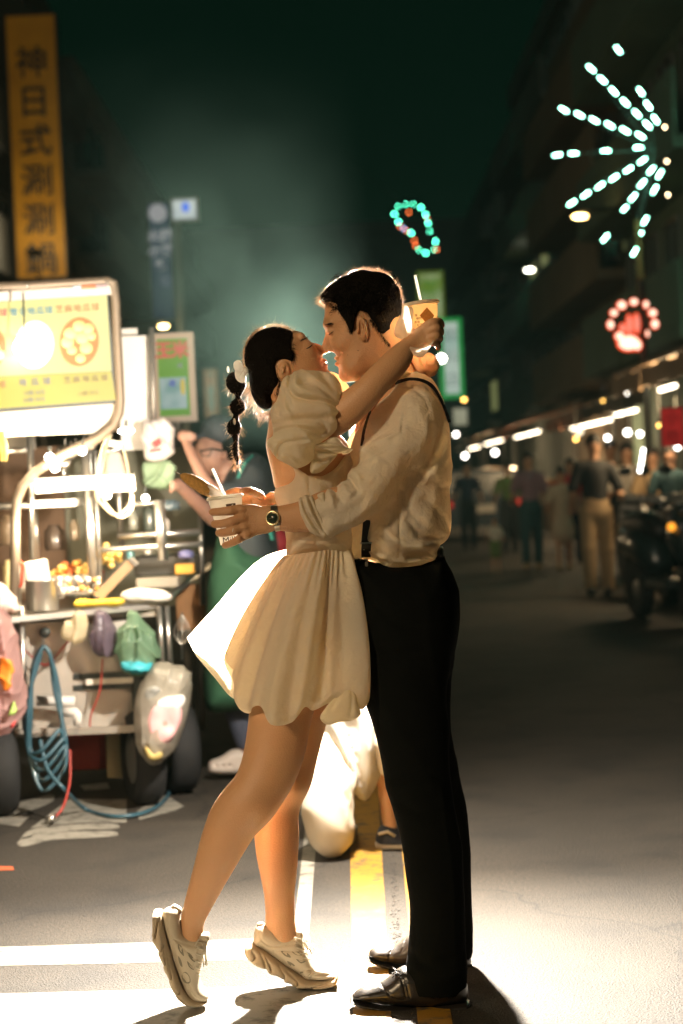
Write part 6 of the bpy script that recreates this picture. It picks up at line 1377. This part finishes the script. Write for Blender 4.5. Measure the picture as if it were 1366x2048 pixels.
def w_line(name, pts, w):
    mb = MB(); mb.tube([Vector(L2W(wb_.surf(x, y, -.05, .0007))) for x, y in pts], w, 5); return mb.build(name, M_lash, woman, True)
w_line('eyelash', [(612,697.5),(616,696),(620,693.5),(624,690),(628,686)], [.0004,.0012,.0014,.0012,.0005])
rts = [wb_.surf(600 + 15 * t + random.uniform(-1,1), 682 - 7 * t + random.uniform(-1.5,1.5), -.05, 0) for t in np.linspace(0, 1, 60)]
strands('eyebrow', rts, [(.7, -.1, .5)] * 60, .006, .0004, M_lash, woman, .2, 2, seed=6)
M_lip = mat('lips', (.42, .10, .08), .4, sss=.2)
mb = MB(); mb.ball(L2W(L(650.5, 722, 0)), .0042, 7, (1, 4.2, .9)); mb.ball(L2W(L(652, 731, 0)), .0044, 7, (1, 3.8, .9)); mb.build('lips', M_lip, woman, True)

# hair
wh = SDF((-.26, -.12, .22), (-.08, .12, .50), .0032)
hpw = [(488,712),(490,695),(498,680),(508,668),(525,658),(548,652),(568,655),(582,662),(586,672),(583,690),(585,706),(588,718),(586,726),(579,724),(570,722),(560,724),(553,731),(553,745),(556,757),(558,768),(553,790),(546,812),(536,821),(522,817),(512,808),(503,792),(498,765),(495,745),(489,730)]
wskull = [(488,712),(490,695),(498,680),(508,668),(525,658),(548,652),(568,655),(590,661),(612,674),(630,700),(648,720),(650,760),(620,790),(590,805),(553,800),(546,812),(536,821),(522,817),(512,808),(503,792),(498,765),(495,745),(489,730)]
wh.poly(wskull, 0, .0745, .062, 0)
wh.clip(hpw, 0, .007)
wh.ripple(.0009, 170, (.6, 1, 1), 4)
wh.folds([([(500,760),(520,790),(540,812)], -.05, .002, .0012), ([(500,735),(525,775),(545,800)], -.05, .002, .0012), ([(505,700),(535,720),(552,735)], -.05, .002, .0010), ([(520,672),(550,690),(580,700)], -.05, .002, .0010)])
wh.build('hair', M_hair, woman, 1)
out = [(588,668),(574,656),(550,650),(527,655),(509,666),(498,679),(490,697),(488,715),(490,745)]
R_, D_ = hair_roots(out, .012, 800, .026, 3, 21)
strands('hair_flyaways', R_, [np.array([d[0][0]*.7 + d[1][0]*.5 + random.gauss(0,.35), random.gauss(0,.3), -d[0][1]*.7 - d[1][1]*.5 + random.gauss(0,.35)]) for d in D_], .019, .0006, M_strand, woman, 2.0, 5, seed=22)
R_, D_ = hair_roots([(500,770),(506,795),(520,815),(540,824),(546,815)], 0, 330, .03, 6, 23)
strands('nape_strands', R_, [np.array([-.3 + random.gauss(0,.4), random.gauss(0,.4), -.9]) for d in D_], .032, .00045, M_strand, woman, 1.3, 5, seed=24)
R_ = [wh.surf(random.uniform(580,588), random.uniform(690,725), -.05, 0) for _ in range(30)]
strands('temple_strands', R_, [np.array([.3, -.2, -.9])] * 30, .03, .0004, M_hair, woman, .8, 5, seed=25)
# bubble ponytail
pn = SDF((-.29, -.05, .10), (-.20, .08, .36), .0028)
pn.pxell(472, 766, .01, 20, 23, .021, 0, rot=.35); pn.pxell(475, 814, .01, 16, 17, .018, .003); pn.pxell(468, 855, .01, 15, 17, .016, .003)
pn.pxchain([(478,780,.01,9),(476,795,.01,4),(476,806,.01,8),(474,830,.01,4),(470,840,.01,6),(470,870,.01,6),(472,884,.01,3.5),(470,896,.01,5.2),(472,910,.01,5),(475,922,.01,2.5)], .003)
pn.pxchain([(486,735,.01,10),(480,750,.01,9)], .004)
pn.ripple(.0006, 260, (1, 1, .3), 7)
pn.build('ponytail', M_hair, woman, 1)
RR, DD, LL = [], [], []
rg = np.random.default_rng(5)
for (x, y, rx, ry, n_) in ((471,766,18,21,90),(475,814,15,16,70),(468,855,13,16,75),(471,895,5,16,60),(474,920,4,12,200)):
    for i in range(n_):
        a = rg.uniform(0, 6.28); RR.append(L(x + rx*.92*math.cos(a), y + ry*.92*math.sin(a), .01 + rg.normal() * .008)); DD.append(np.array([math.cos(a) * (1 if y < 890 else .7), rg.normal() * .4, -math.sin(a)*.3 - .75])); LL.append(rg.uniform(.006, .026))
strands('ponytail_strands', RR, DD, LL, .0004, M_strand, woman, 1.0, 4, seed=26)
M_bow = mat('white_ribbon', (.82, .80, .76), .6, trans=.5, tcol=(.95, .9, .8))
bw = SDF((-.29, -.06, .24), (-.19, .06, .38), .0028)
bw.poly([(466,726),(474,719),(482,722),(486,732),(484,742),(474,744),(468,738)], -.02, .012, .008, 0); bw.poly([(486,736),(495,734),(496,742),(490,752),(482,748)], -.02, .010, .007, .002)
bw.poly([(470,742),(484,744),(492,756),(488,766),(478,764),(471,756)], -.02, .012, .008, .002); bw.ripple(.0010, 110, (1, 1, 1), 2)
bw.build('hair_bow', M_bow, woman, 1)
for x, y, a in ((469,843,.5),(456,739,-.5),(497,770,.6)):
    mb = MB(); mb.ball(lw(x, y, -.012), .0055, 7, (.6, .4, 1.5)); mb.build('hair_clip', M_bow, woman, True)

# ---- bodice
bd = SDF((-.19, -.20, -.17), (.06, .20, .20), .0035)
bd.poly([(566,905),(562,935),(566,958),(556,970),(549,985),(552,1005),(560,1028),(567,1050),(571,1075),(573,1100),(580,1112),(640,1118),(700,1112),(712,1080),(704,1040),(697,1000),(694,965),(702,945),(712,930),(706,915),(694,905),(680,910),(660,925),(630,925),(600,905)], 0, .150, .080, 0)
bd.folds([([(553,985),(563,1010),(567,1040)], -.05, .0025, .002), ([(616,940),(620,985),(628,1040),(634,1100)], -.1, .0025, .003), ([(568,1078),(600,1080),(640,1082),(700,1080)], -.1, .003, .0025), ([(672,905),(690,920),(700,935)], -.1, .003, .003),
          ([(580,1000),(600,1040),(600,1080)], -.1, .012, -.003), ([(650,960),(660,1000),(655,1050)], -.1, .012, .003)])
bd.ripple(.0010, 44, (1, .5, 1), 6); bd.wrinkle(.0022, 50, 7)
bd.build('bodice', M_dress, woman, 2)
# ---- puff sleeve, near
sl = SDF((-.20, -.30, .05), (.03, -.02, .38), .003)
sl.poly([(549,800),(556,775),(562,756),(578,745),(605,741),(632,738),(656,741),(672,750),(684,768),(690,790),(688,808),(692,824),(690,834),(680,850),(670,868),(655,880),(640,888),(632,900),(628,918),(622,930),(608,936),(590,938),(570,930),(552,922),(541,905),(536,888),(541,868),(540,850),(543,825)], -.165, .085, .062, 0)
sl.folds([([(583,752),(580,775),(590,795),(615,803),(650,808),(688,824)], -.15, 0.0055, 0.0119), ([(592,758),(596,776),(612,788),(640,792)], -.15, 0.0099, -0.0102), ([(600,772),(625,770),(655,790),(672,806)], -.15, 0.0066, 0.0076),
    ([(543,852),(575,846),(610,842),(645,838),(690,832)], -.15, 0.0088, 0.0085), ([(620,842),(645,850),(652,862),(640,872)], -.15, 0.0066, 0.0076),
    ([(541,872),(560,862),(590,858),(620,862),(645,874)], -.15, 0.0055, 0.0093), ([(542,884),(580,880),(620,884),(642,876)], -.15, 0.0110, -0.0085),
    ([(560,925),(556,905),(568,888),(600,884),(630,880)], -.15, 0.0050, 0.0085), ([(560,915),(580,915),(595,930)], -.15, 0.0050, -0.0068),
    ([(572,775),(576,800),(584,825)], -.15, 0.0066, 0.0068), ([(556,790),(562,815),(560,840)], -.15, 0.0088, 0.0051), ([(640,742),(650,760),(670,790)], -.15, 0.0088, 0.0068)])
sl.ripple(.0018, 55, (1, .6, 1), 12, .8); sl.wrinkle(.0075, 36, 9)
sl.build('puff_sleeve', M_dress, woman, 2)
# frilled cuff of the sleeve under the arm
fr = SDF((-.10, -.25, .06), (.05, -.05, .18), .003)
fr.poly([(628,890),(645,886),(662,874),(676,876),(690,892),(706,898),(694,908),(676,910),(668,920),(655,932),(640,945),(622,946),(620,930),(626,912)], -.15, .045, .012, 0)
fr.folds([([(632,902),(655,906),(680,906),(700,900)], -.12, .003, .005), ([(632,892),(660,892),(690,896)], -.12, .004, -.004), ([(628,918),(645,925),(662,918)], -.12, .004, .004)])
fr.ripple(.001, 80, (1, 1, 1), 4); fr.build('sleeve_frill', M_dress, woman, 1)
# far puff sleeve
f2 = SDF((-.06, .04, .18), (.06, .26, .36), .0035)
f2.poly([(650,748),(670,745),(690,760),(703,785),(700,820),(690,860),(665,870),(648,840),(645,790)], .14, .08, .05, 0); f2.ripple(.003, 60, (1, 1, 1), 9); f2.build('puff_sleeve', M_dress, woman, 1)

# ---- skirt: a gathered bell of thin cloth with an inner layer
def skirt(hem, name, inset, npl, amp, seed):
    """hem: closed loop (px, py, dz) seen from above, waist ring at the bodice"""
    rg = np.random.default_rng(seed)
    H = catmull([L(*p) for p in hem], 36, True); n = len(H); nv = 44
    ph = np.linspace(0, 2 * np.pi, n, endpoint=False)
    cw = L(640, 1100, 0); cx = H.mean(0)
    V = np.zeros((n, nv, 3))
    off = rg.uniform(0, 6.28, 6)
    for i in range(n):
        h = H[i]; d = h - cx; ang = math.atan2(d[1], d[0])
        w = cw + np.array([math.cos(ang) * .083, math.sin(ang) * .115, .012 * math.cos(ang)])
        q = w * .45 + h * .55 + np.array([math.cos(ang) * (.028 if math.cos(ang) > 0 else .004), math.sin(ang) * .05, .05])
        nrm = np.array([math.cos(ang), math.sin(ang), 0])
        for j in range(nv):
            t = j / (nv - 1); p = w * (1-t)**2 + 2 * q * t * (1-t) + h * t * t
            k1 = math.sin(ang * npl + off[0] + .9 * math.sin(ang * 3 + off[1]) + .5 * t)
            k2 = math.sin(ang * npl * 2.3 + off[2] + 1.2 * math.sin(ang * 2 + off[3]))
            k3 = math.sin(ang * 43 + off[4] + 2 * math.sin(ang * 5))
            a = amp * (.15 + .85 * t ** .8) * (1 - .25 * t ** 6) * (1 - .6 * max(0, -math.cos(ang)) ** 2)
            p = p + nrm * (a * k1 * (1 - inset) * (.80 + .35 * math.sin(ang * 1.7 + off[5])) + a * .35 * k2 + .0045 * k3 * math.exp(-((t - .06) / .16) ** 2) * (t > .01))
            if t > .93: e = (t - .93) / .07; p = p - nrm * .016 * e * e; p[2] += .004 * e
            p = p - nrm * inset * .02 * t
            V[i, j] = p
    F = []
    for i in range(n):
        for j in range(nv - 1):
            a, b = i * nv + j, ((i + 1) % n) * nv + j; F.append((a, b, b + 1, a + 1))
    return meshobj(name, L2W(V.reshape(-1, 3)), np.array(F), M_dress, woman)
hem = [(458,1306,.06),(456,1338,.0),(458,1370,-.07),(466,1402,-.11),(478,1432,-.15),(512,1416,-.19),(545,1452,-.215),(582,1450,-.225),(612,1420,-.225),(640,1428,-.215),(672,1412,-.20),(706,1420,-.17),(728,1418,-.10),(742,1404,.0),(740,1410,.10),(706,1440,.17),(655,1448,.22),(600,1420,.24),(540,1400,.25),(490,1370,.22),(450,1325,.15)]
o_sk = skirt(hem, 'skirt', 0.0, 7, .034, 3)
# the flared back of the skirt: one single layer standing out to the left, lit right through
bp_top = catmull([(590,1096),(560,1102),(528,1114),(497,1138),(462,1176),(430,1214),(400,1246),(374,1275)], 6)
bp_bot = catmull([(640,1110),(620,1180),(590,1260),(560,1330),(510,1390),(468,1398),(428,1354),(392,1312)], 6)
V = []; nb = len(bp_top); nk = 26
for i in range(nb):
    for k in range(nk):
        t = k / (nk - 1); x = bp_top[i][0] * (1-t) + bp_bot[i][0] * t; y = bp_top[i][1] * (1-t) + bp_bot[i][1] * t
        u = i / (nb - 1); dz = .05 + .07 * math.sin(t * 2.6) * (.3 + .7 * u) + .012 * math.sin(t * 9 + 1) * u - .02 * t
        V.append(L(x, y, dz))
meshobj('skirt_back_panel', L2W(np.array(V)), np.array([(i*nk+k, (i+1)*nk+k, (i+1)*nk+k+1, i*nk+k+1) for i in range(nb-1) for k in range(nk-1)]), M_dress, woman)
# turned-up fold at the front right of the hem
tf = SDF((-.06, -.26, -.56), (.06, -.04, -.38), .0035)
tf.poly([(640,1436),(650,1417),(664,1400),(682,1386),(700,1378),(712,1388),(716,1410),(722,1428),(706,1440),(680,1444),(655,1450)], -.18, .02, .012, 0)
tf.folds([([(660,1420),(680,1390),(698,1370)], -.18, .004, .004), ([(700,1360),(704,1400),(700,1436)], -.18, .003, .003)]); tf.ripple(.0012, 70, (1, 1, 1), 3); tf.build('hem_fold', M_dress, woman, 1)

# ---- trainers
M_up = mat('cream_mesh_upper', (.50, .43, .32), .75, bump=.25, bscale=420, vary=.08, vscale=30)
M_sole = mat('tan_foam_sole', (.42, .33, .22), .7, vary=.12, vscale=20)
M_gum = mat('gum_rubber', (.50, .30, .10), .5)
M_vent = mat('grey_mesh_vent', (.20, .18, .13), .8, bump=.3, bscale=900)
M_lace = mat('lace', (.60, .55, .44), .7, trans=.3)
def trainer(up, sole, dz, lo, hi, seams, vents, sgroove, laces, gum, collar, tongue, tabp):
    S = SDF(lo, hi, .0030); S.poly(up, dz, .043, .026, 0)
    S.folds([(s_, dz, .0020, .0022) for s_ in seams])
    S.poly(collar, dz, .030, .010, .004, op='s')
    u = S.build('shoe', M_up, woman, 1)
    T = SDF(lo, hi, .0030); T.poly(sole, dz, .051, .012, 0, sub=3)
    T.folds([(g_, dz, .0020, .0020) for g_ in sgroove])
    o = T.build('sole', M_sole, woman, 1); o.parent = u
    for vp in vents:
        c = catmull(vp, 3, True); q = [S.surf(x, y, dz - .04, .0008) for x, y in c]; cen = np.mean(q, 0)
        V = [cen] + q; F = [(0, 1 + (i + 1) % len(q), 1 + i) for i in range(len(q))]
        o = meshobj('vent', L2W(np.array(V)), F, M_vent, woman); o.parent = u
    mb = MB()
    for a, b in laces: mb.tube([L2W(S.surf(a[0], a[1], dz - .03, .002)), L2W(S.surf((a[0]+b[0])/2, (a[1]+b[1])/2, dz - .02, .004)), L2W(S.surf(b[0], b[1], dz - .02, .002))], .0018, 5)
    o = mb.build('shoelace', M_lace, woman, True); o.parent = u
    U = SDF(lo, hi, .0030); U.poly(tongue, dz, .024, .008, 0); o = U.build('tongue', M_up, woman, 1); o.parent = u
    U = SDF(lo, hi, .0030); U.poly(tabp, dz, .014, .006, 0); o = U.build('heel_tab', M_up, woman, 1); o.parent = u
    U = SDF(lo, hi, .0030); U.poly(gum, dz, .052, .006, 0); o = U.build('outsole', M_gum, woman, 1); o.parent = u
    return S, u
near_up = [(326,1822),(343,1813),(358,1818),(361,1838),(365,1862),(376,1872),(392,1875),(412,1876),(416,1884),(409,1905),(404,1925),(400,1945),(402,1965),(414,1983),(418,1992),(412,2001),(390,2000),(374,1985),(363,1962),(352,1930),(343,1900),(333,1870),(326,1845)]
near_sole = [(296,1838),(299,1826),(312,1820),(326,1824),(330,1850),(338,1884),(347,1920),(356,1946),(366,1970),(378,1988),(392,1998),(410,2000),(416,2002),(408,2007),(393,2010),(374,2007),(357,1995),(346,1978),(339,1962),(336,1950),(328,1936),(326,1924),(318,1908),(316,1896),(309,1885),(301,1868),(297,1852)]
_, shn = trainer(near_up, near_sole, -.05, (-.46, -.13, -1.22), (-.30, .04, -.92),
    [[(345,1815),(337,1840),(343,1865),(362,1878),(390,1886),(414,1890)], [(346,1880),(352,1873),(370,1890),(385,1905),(395,1915)], [(346,1880),(352,1900),(356,1925),(364,1945),(375,1960)], [(366,1950),(378,1962),(380,1978),(366,1965)], [(380,1965),(395,1985),(412,1992)]],
    [[(357,1888),(364,1895),(368,1912),(361,1906),(356,1896)], [(374,1904),(383,1910),(390,1924),(381,1918)], [(356,1912),(362,1920),(365,1934),(359,1928)], [(374,1922),(382,1930),(388,1940),(378,1934)], [(364,1948),(372,1944),(380,1955),(380,1966),(370,1966),(364,1958)]],
    [[(300,1866),(312,1872),(318,1845),(322,1828)], [(316,1895),(324,1900),(330,1880)], [(326,1925),(334,1925),(332,1900),(326,1860)], [(338,1955),(346,1950),(340,1920),(332,1880)], [(350,1985),(362,1976),(352,1945)]],
    [((392,1884),(412,1888)), ((394,1896),(408,1900)), ((393,1908),(406,1912)), ((393,1921),(403,1926)), ((392,1935),(401,1940)), ((393,1948),(401,1952)), ((398,1878),(390,1892)), ((392,1892),(405,1898)), ((408,1886),(411,1930)), ((410,1886),(414,1932)), ((405,1888),(407,1934))],
    [(295,1840),(300,1858),(308,1884),(304,1882),(297,1866),(293.5,1850)], [(362,1800),(380,1800),(398,1850),(400,1873),(380,1870),(368,1862),(364,1840)],
    [(398,1866),(410,1864),(419,1868),(418,1880),(410,1884),(398,1878)], [(341,1814),(348,1808),(358,1812),(364,1818),(362,1828),(350,1822)])
far_up = [(510,1858),(515,1850),(529,1848),(538,1852),(548,1855),(562,1865),(580,1868),(592,1866),(604,1868),(607,1885),(618,1907),(630,1926),(650,1935),(670,1944),(674,1952),(660,1958),(615,1958),(600,1948),(575,1932),(550,1914),(526,1897),(508,1888),(507,1876)]
far_sole = [(489,1900),(495,1888),(507,1882),(520,1890),(545,1908),(575,1930),(600,1948),(616,1956),(645,1958),(672,1950),(675,1957),(668,1969),(643,1975),(600,1974),(590,1971),(580,1963),(568,1961),(566,1955),(552,1948),(537,1944),(532,1936),(515,1930),(502,1922),(493,1912)]
_, shf = trainer(far_up, far_sole, .10, (-.26, .01, -1.20), (.00, .18, -.98),
    [[(527,1850),(522,1870),(540,1885),(560,1886),(585,1882),(603,1880)], [(548,1900),(552,1894),(580,1896),(604,1894)], [(548,1900),(562,1912),(580,1930),(600,1945)], [(600,1942),(610,1935),(625,1935),(620,1955)], [(618,1954),(630,1943),(655,1945),(672,1944)]],
    [[(562,1902),(575,1906),(582,1915),(570,1912)], [(583,1902),(597,1904),(604,1911),(592,1910)], [(574,1922),(584,1926),(590,1932),(580,1931)], [(592,1918),(602,1921),(612,1922),(602,1927)], [(600,1944),(612,1944),(622,1946),(612,1954),(603,1952)]],
    [[(500,1918),(512,1910),(505,1892)], [(533,1938),(530,1918),(520,1895)], [(535,1940),(545,1935),(532,1905)], [(568,1958),(570,1945),(558,1922)], [(590,1970),(596,1958),(575,1936)], [(604,1973),(625,1968),(665,1960)]],
    [((588,1876),(602,1878)), ((590,1886),(606,1888)), ((594,1896),(612,1899)), ((600,1906),(617,1908)), ((606,1916),(624,1918)), ((590,1880),(606,1892)), ((604,1880),(616,1900)), ((606,1878),(622,1904))],
    [(672,1946),(676,1950),(674,1962),(668,1970),(664,1968),(668,1955)], [(532,1830),(590,1830),(592,1862),(578,1864),(560,1858),(545,1850),(534,1846)],
    [(590,1862),(596,1858),(604,1860),(606,1872),(604,1884),(594,1878)], [(513,1848),(520,1844),(528,1846),(527,1856),(518,1860)])
for (x0, y0, dz, S0) in ((598,1862,.09,1),(403,1872,-.06,0)):
    rts = [L(x0 + random.uniform(-3, 6), y0 + random.uniform(0, 8), dz) for _ in range(8)]
    strands('lace_ends', rts, [(.45 if S0 else .15, -.2, -.9 if not S0 else -.5)] * 8, .05, .0010, M_lace, woman, .5, 6, droop=.8, seed=31 + S0, taper=1)

# loose short hairs that break up the hairlines
def hairline(pts, n, dr, ln, par, name, seed):
    rg = np.random.default_rng(seed); c = catmull(pts, 6); S = body if par is man else wb_
    R_, D_ = [], []
    for i in range(n):
        k = rg.integers(0, len(c) - 1); p = c[k] + (c[k+1] - c[k]) * rg.random() + rg.normal(size=2) * 1.2
        q = S.surf(p[0], p[1], -.05, .0003); R_.append(q); D_.append((dr[0] + rg.normal()*.25, -.05, dr[1] + rg.normal()*.25))
    strands(name, R_, D_, ln, .00045, M_hair, par, .5, 3, seed=seed)
hairline([(659,606),(668,612),(681,623),(693,638),(701,653),(704,662)], 150, (-.45, -.9), .011, man, 'temple_hair', 41)
hairline([(716,626),(709,638),(705,655),(702,662)], 60, (.1, -1), .009, man, 'sideburn_hair', 42)
hairline([(742,637),(752,651),(762,666),(772,681),(780,690)], 240, (-.5, -.8), .012, man, 'nape_hair', 43)
hairline([(582,664),(585,680),(585,700),(588,716)], 120, (.5, -.5), .010, woman, 'front_hair', 44)
hairline([(556,728),(553,745),(558,768),(552,788)], 120, (.3, -.9), .012, woman, 'ear_hair', 45)
# ================================================================ things they hold
M_cup = mat('milky_drink_cup', (.80, .62, .40), .25, trans=.55, tcol=(.95, .72, .42), coat=.3)
M_cupw = mat('cup_plastic', (.82, .80, .74), .25, trans=.55, tcol=(.95, .9, .8), coat=.4)
M_straw = mat('straw', (.86, .85, .8), .35, trans=.6, tcol=(1, 1, .95))
M_paper = mat('white_paper', (.8, .78, .74), .8, trans=.5, tcol=(.95, .9, .85))
M_ink = mat('ink', (.05, .035, .03), .6)
def cup(top, bot, dz, rt, rb, label, m):
    a, b = lw(*bot, dz), lw(*top, dz); ax = (b - a); h = ax.length; ax.normalize()
    t = thing('drink_cup', label, 'cup', a)
    mb = MB(); mb.lathe([(rb, 0), (rb + .001, .002)] + [(rb + (rt - rb) * k / 8, h * k / 8) for k in range(1, 9)], a, ax, 36); mb.build('cup_wall', m, t, True)
    mb = MB(); mb.lathe([(rt + .0005, h - .006), (rt + .0035, h - .005), (rt + .004, h - .001), (rt + .002, h + .002), (rt - .001, h + .003), (rt - .003, h + .0005), (0, h + .0005)], a, ax, 36); mb.build('lid', M_cupw, t, True)
    return t, a, ax, h
c1, a1, ax1, h1 = cup((450,993), (463,1088), -.105, .0415, .026, 'plastic cup of pale drink held low in the man\'s left hand', M_cupw)
mb = MB(); q = a1 + ax1 * (h1 * .78) - CF * .0395 + CR * .014; u = ax1.cross(CF).normalized(); u = u if u.dot(CR) > 0 else -u
mb.plate([q + u * x + ax1 * y - CF * 0 for x, y in ((-.012, -.008), (.011, -.008), (.011, .008), (-.012, .008))], -CF, .0012); mb.build('cup_print', mat('brown_print', (.10, .05, .03), .5), c1)
mb = MB(); mb.plate([q - CF * .0016 + u * x + ax1 * y for x, y in ((0, -.006), (.006, -.006), (.005, .006), (.001, .004))], -CF, .0008); mb.build('cup_emblem', M_cupw, c1)
text('cup_lettering', 'Milk', a1 + ax1 * .010 - CF * .0275, u, ax1, .022, M_ink, c1)
mb = MB(); mb.tube([lw(425,938,-.10), lw(450,992,-.105)], .0036, 10); tag(mb.build('straw', M_straw), 'white straw standing in the cup in the man\'s hand beside the skewer', 'straw')
sk = thing('grilled_skewer', 'golden grilled skewer wrapped in paper, sticking out left over the lower cup', 'food', lw(440,990,-.11))
mb = MB(); mb.tube([lw(349,943,-.12), lw(372,956,-.12)], [.0007, .0016], 6); mb.build('stick', mat('bamboo', (.30, .18, .07), .6), sk, True)
S = SDF((-.42, -.17, .03), (-.29, -.07, .12), .0022)
S.pxchain([(364,951,-.12,3),(372,955,-.12,8),(385,962,-.12,11),(400,971,-.118,12),(413,980,-.116,11),(424,985,-.114,8)], .004)
I, (x, y, z) = S.near(.006); S.a[I] += (.0011 * np.sin(x * 900) * np.sin(z * 900 + y * 700)).astype(np.float32)
S.build('grilled_corn', mat('grilled_corn', (.52, .27, .06), .5, vary=.6, vscale=160, bump=.4, bscale=300), sk, 0)
S = SDF((-.36, -.18, .02), (-.27, -.06, .12), .003); S.poly([(408,968),(424,970),(444,984),(448,996),(430,996),(414,990),(405,982)], -.115, .014, .008, 0); S.ripple(.0014, 90, (1, 1, 1), 3)
S.build('paper_wrap', M_paper, sk, 1)

c2, a2, ax2, h2 = cup((841,606), (852,690), -.085, .042, .028, 'paper cup of orange milk tea held up behind the man\'s head', M_cup)
u2 = ax2.cross(CF).normalized(); u2 = u2 if u2.dot(CR) > 0 else -u2
M_orange = mat('orange_sticker', (.62, .22, .03), .5, vary=.3, vscale=200)
q = a2 + ax2 * (h2 * .66) - CF * .0405 + CR * .010
mb = MB(); mb.plate([q + u2 * x + ax2 * y for x, y in ((-.018, .003), (.002, .020), (.017, -.002), (-.004, -.019))], -CF, .0012); mb.build('sticker', M_orange, c2)
mb = MB(); mb.plate([q - CF * .0016 + u2 * x + ax2 * y for x, y in ((.014, -.006), (.017, -.002), (.002, -.018), (-.002, -.017))], -CF, .0008); mb.build('sticker_edge', M_ink, c2)
for k in range(4):
    text('cup_lettering', ('茶', '鮮奶', '原味', '紅茶')[k], q + u2 * (-.026 + .006 * (k % 2)) + ax2 * (.004 - .008 * k) + CF * .004, u2, ax2, .007, M_ink, c2)
mb = MB(); mb.tube([lw(830,550,-.09), lw(842,604,-.088)], .0036, 10); tag(mb.build('straw', M_straw), 'white straw standing in the raised cup behind the man\'s head', 'straw')
# plastic bag carrying the raised cup
S = SDF((.11, -.20, .33), (.25, -.04, .52), .003)
S.poly([(813,612),(824,618),(826,645),(822,664),(816,682),(804,680),(791,672),(790,660),(795,645),(802,630),(806,615)], -.12, .030, .012, 0)
S.poly([(820,690),(835,694),(855,690),(868,680),(862,694),(850,712),(836,716),(822,706),(812,690)], -.155, .010, .006, .002)
S.ripple(.0030, 90, (1, 1, 1), 3, .8)
S.build('x', M_paper) if False else None
o = S.build('carrier_bag', mat('thin_plastic', (.8, .76, .68), .3, trans=.6, tcol=(.95, .88, .74), coat=.3, alpha=.5, bump=.8, bscale=60), None, 1); tag(o, 'crumpled thin plastic bag round the raised cup and wrist', 'bag')
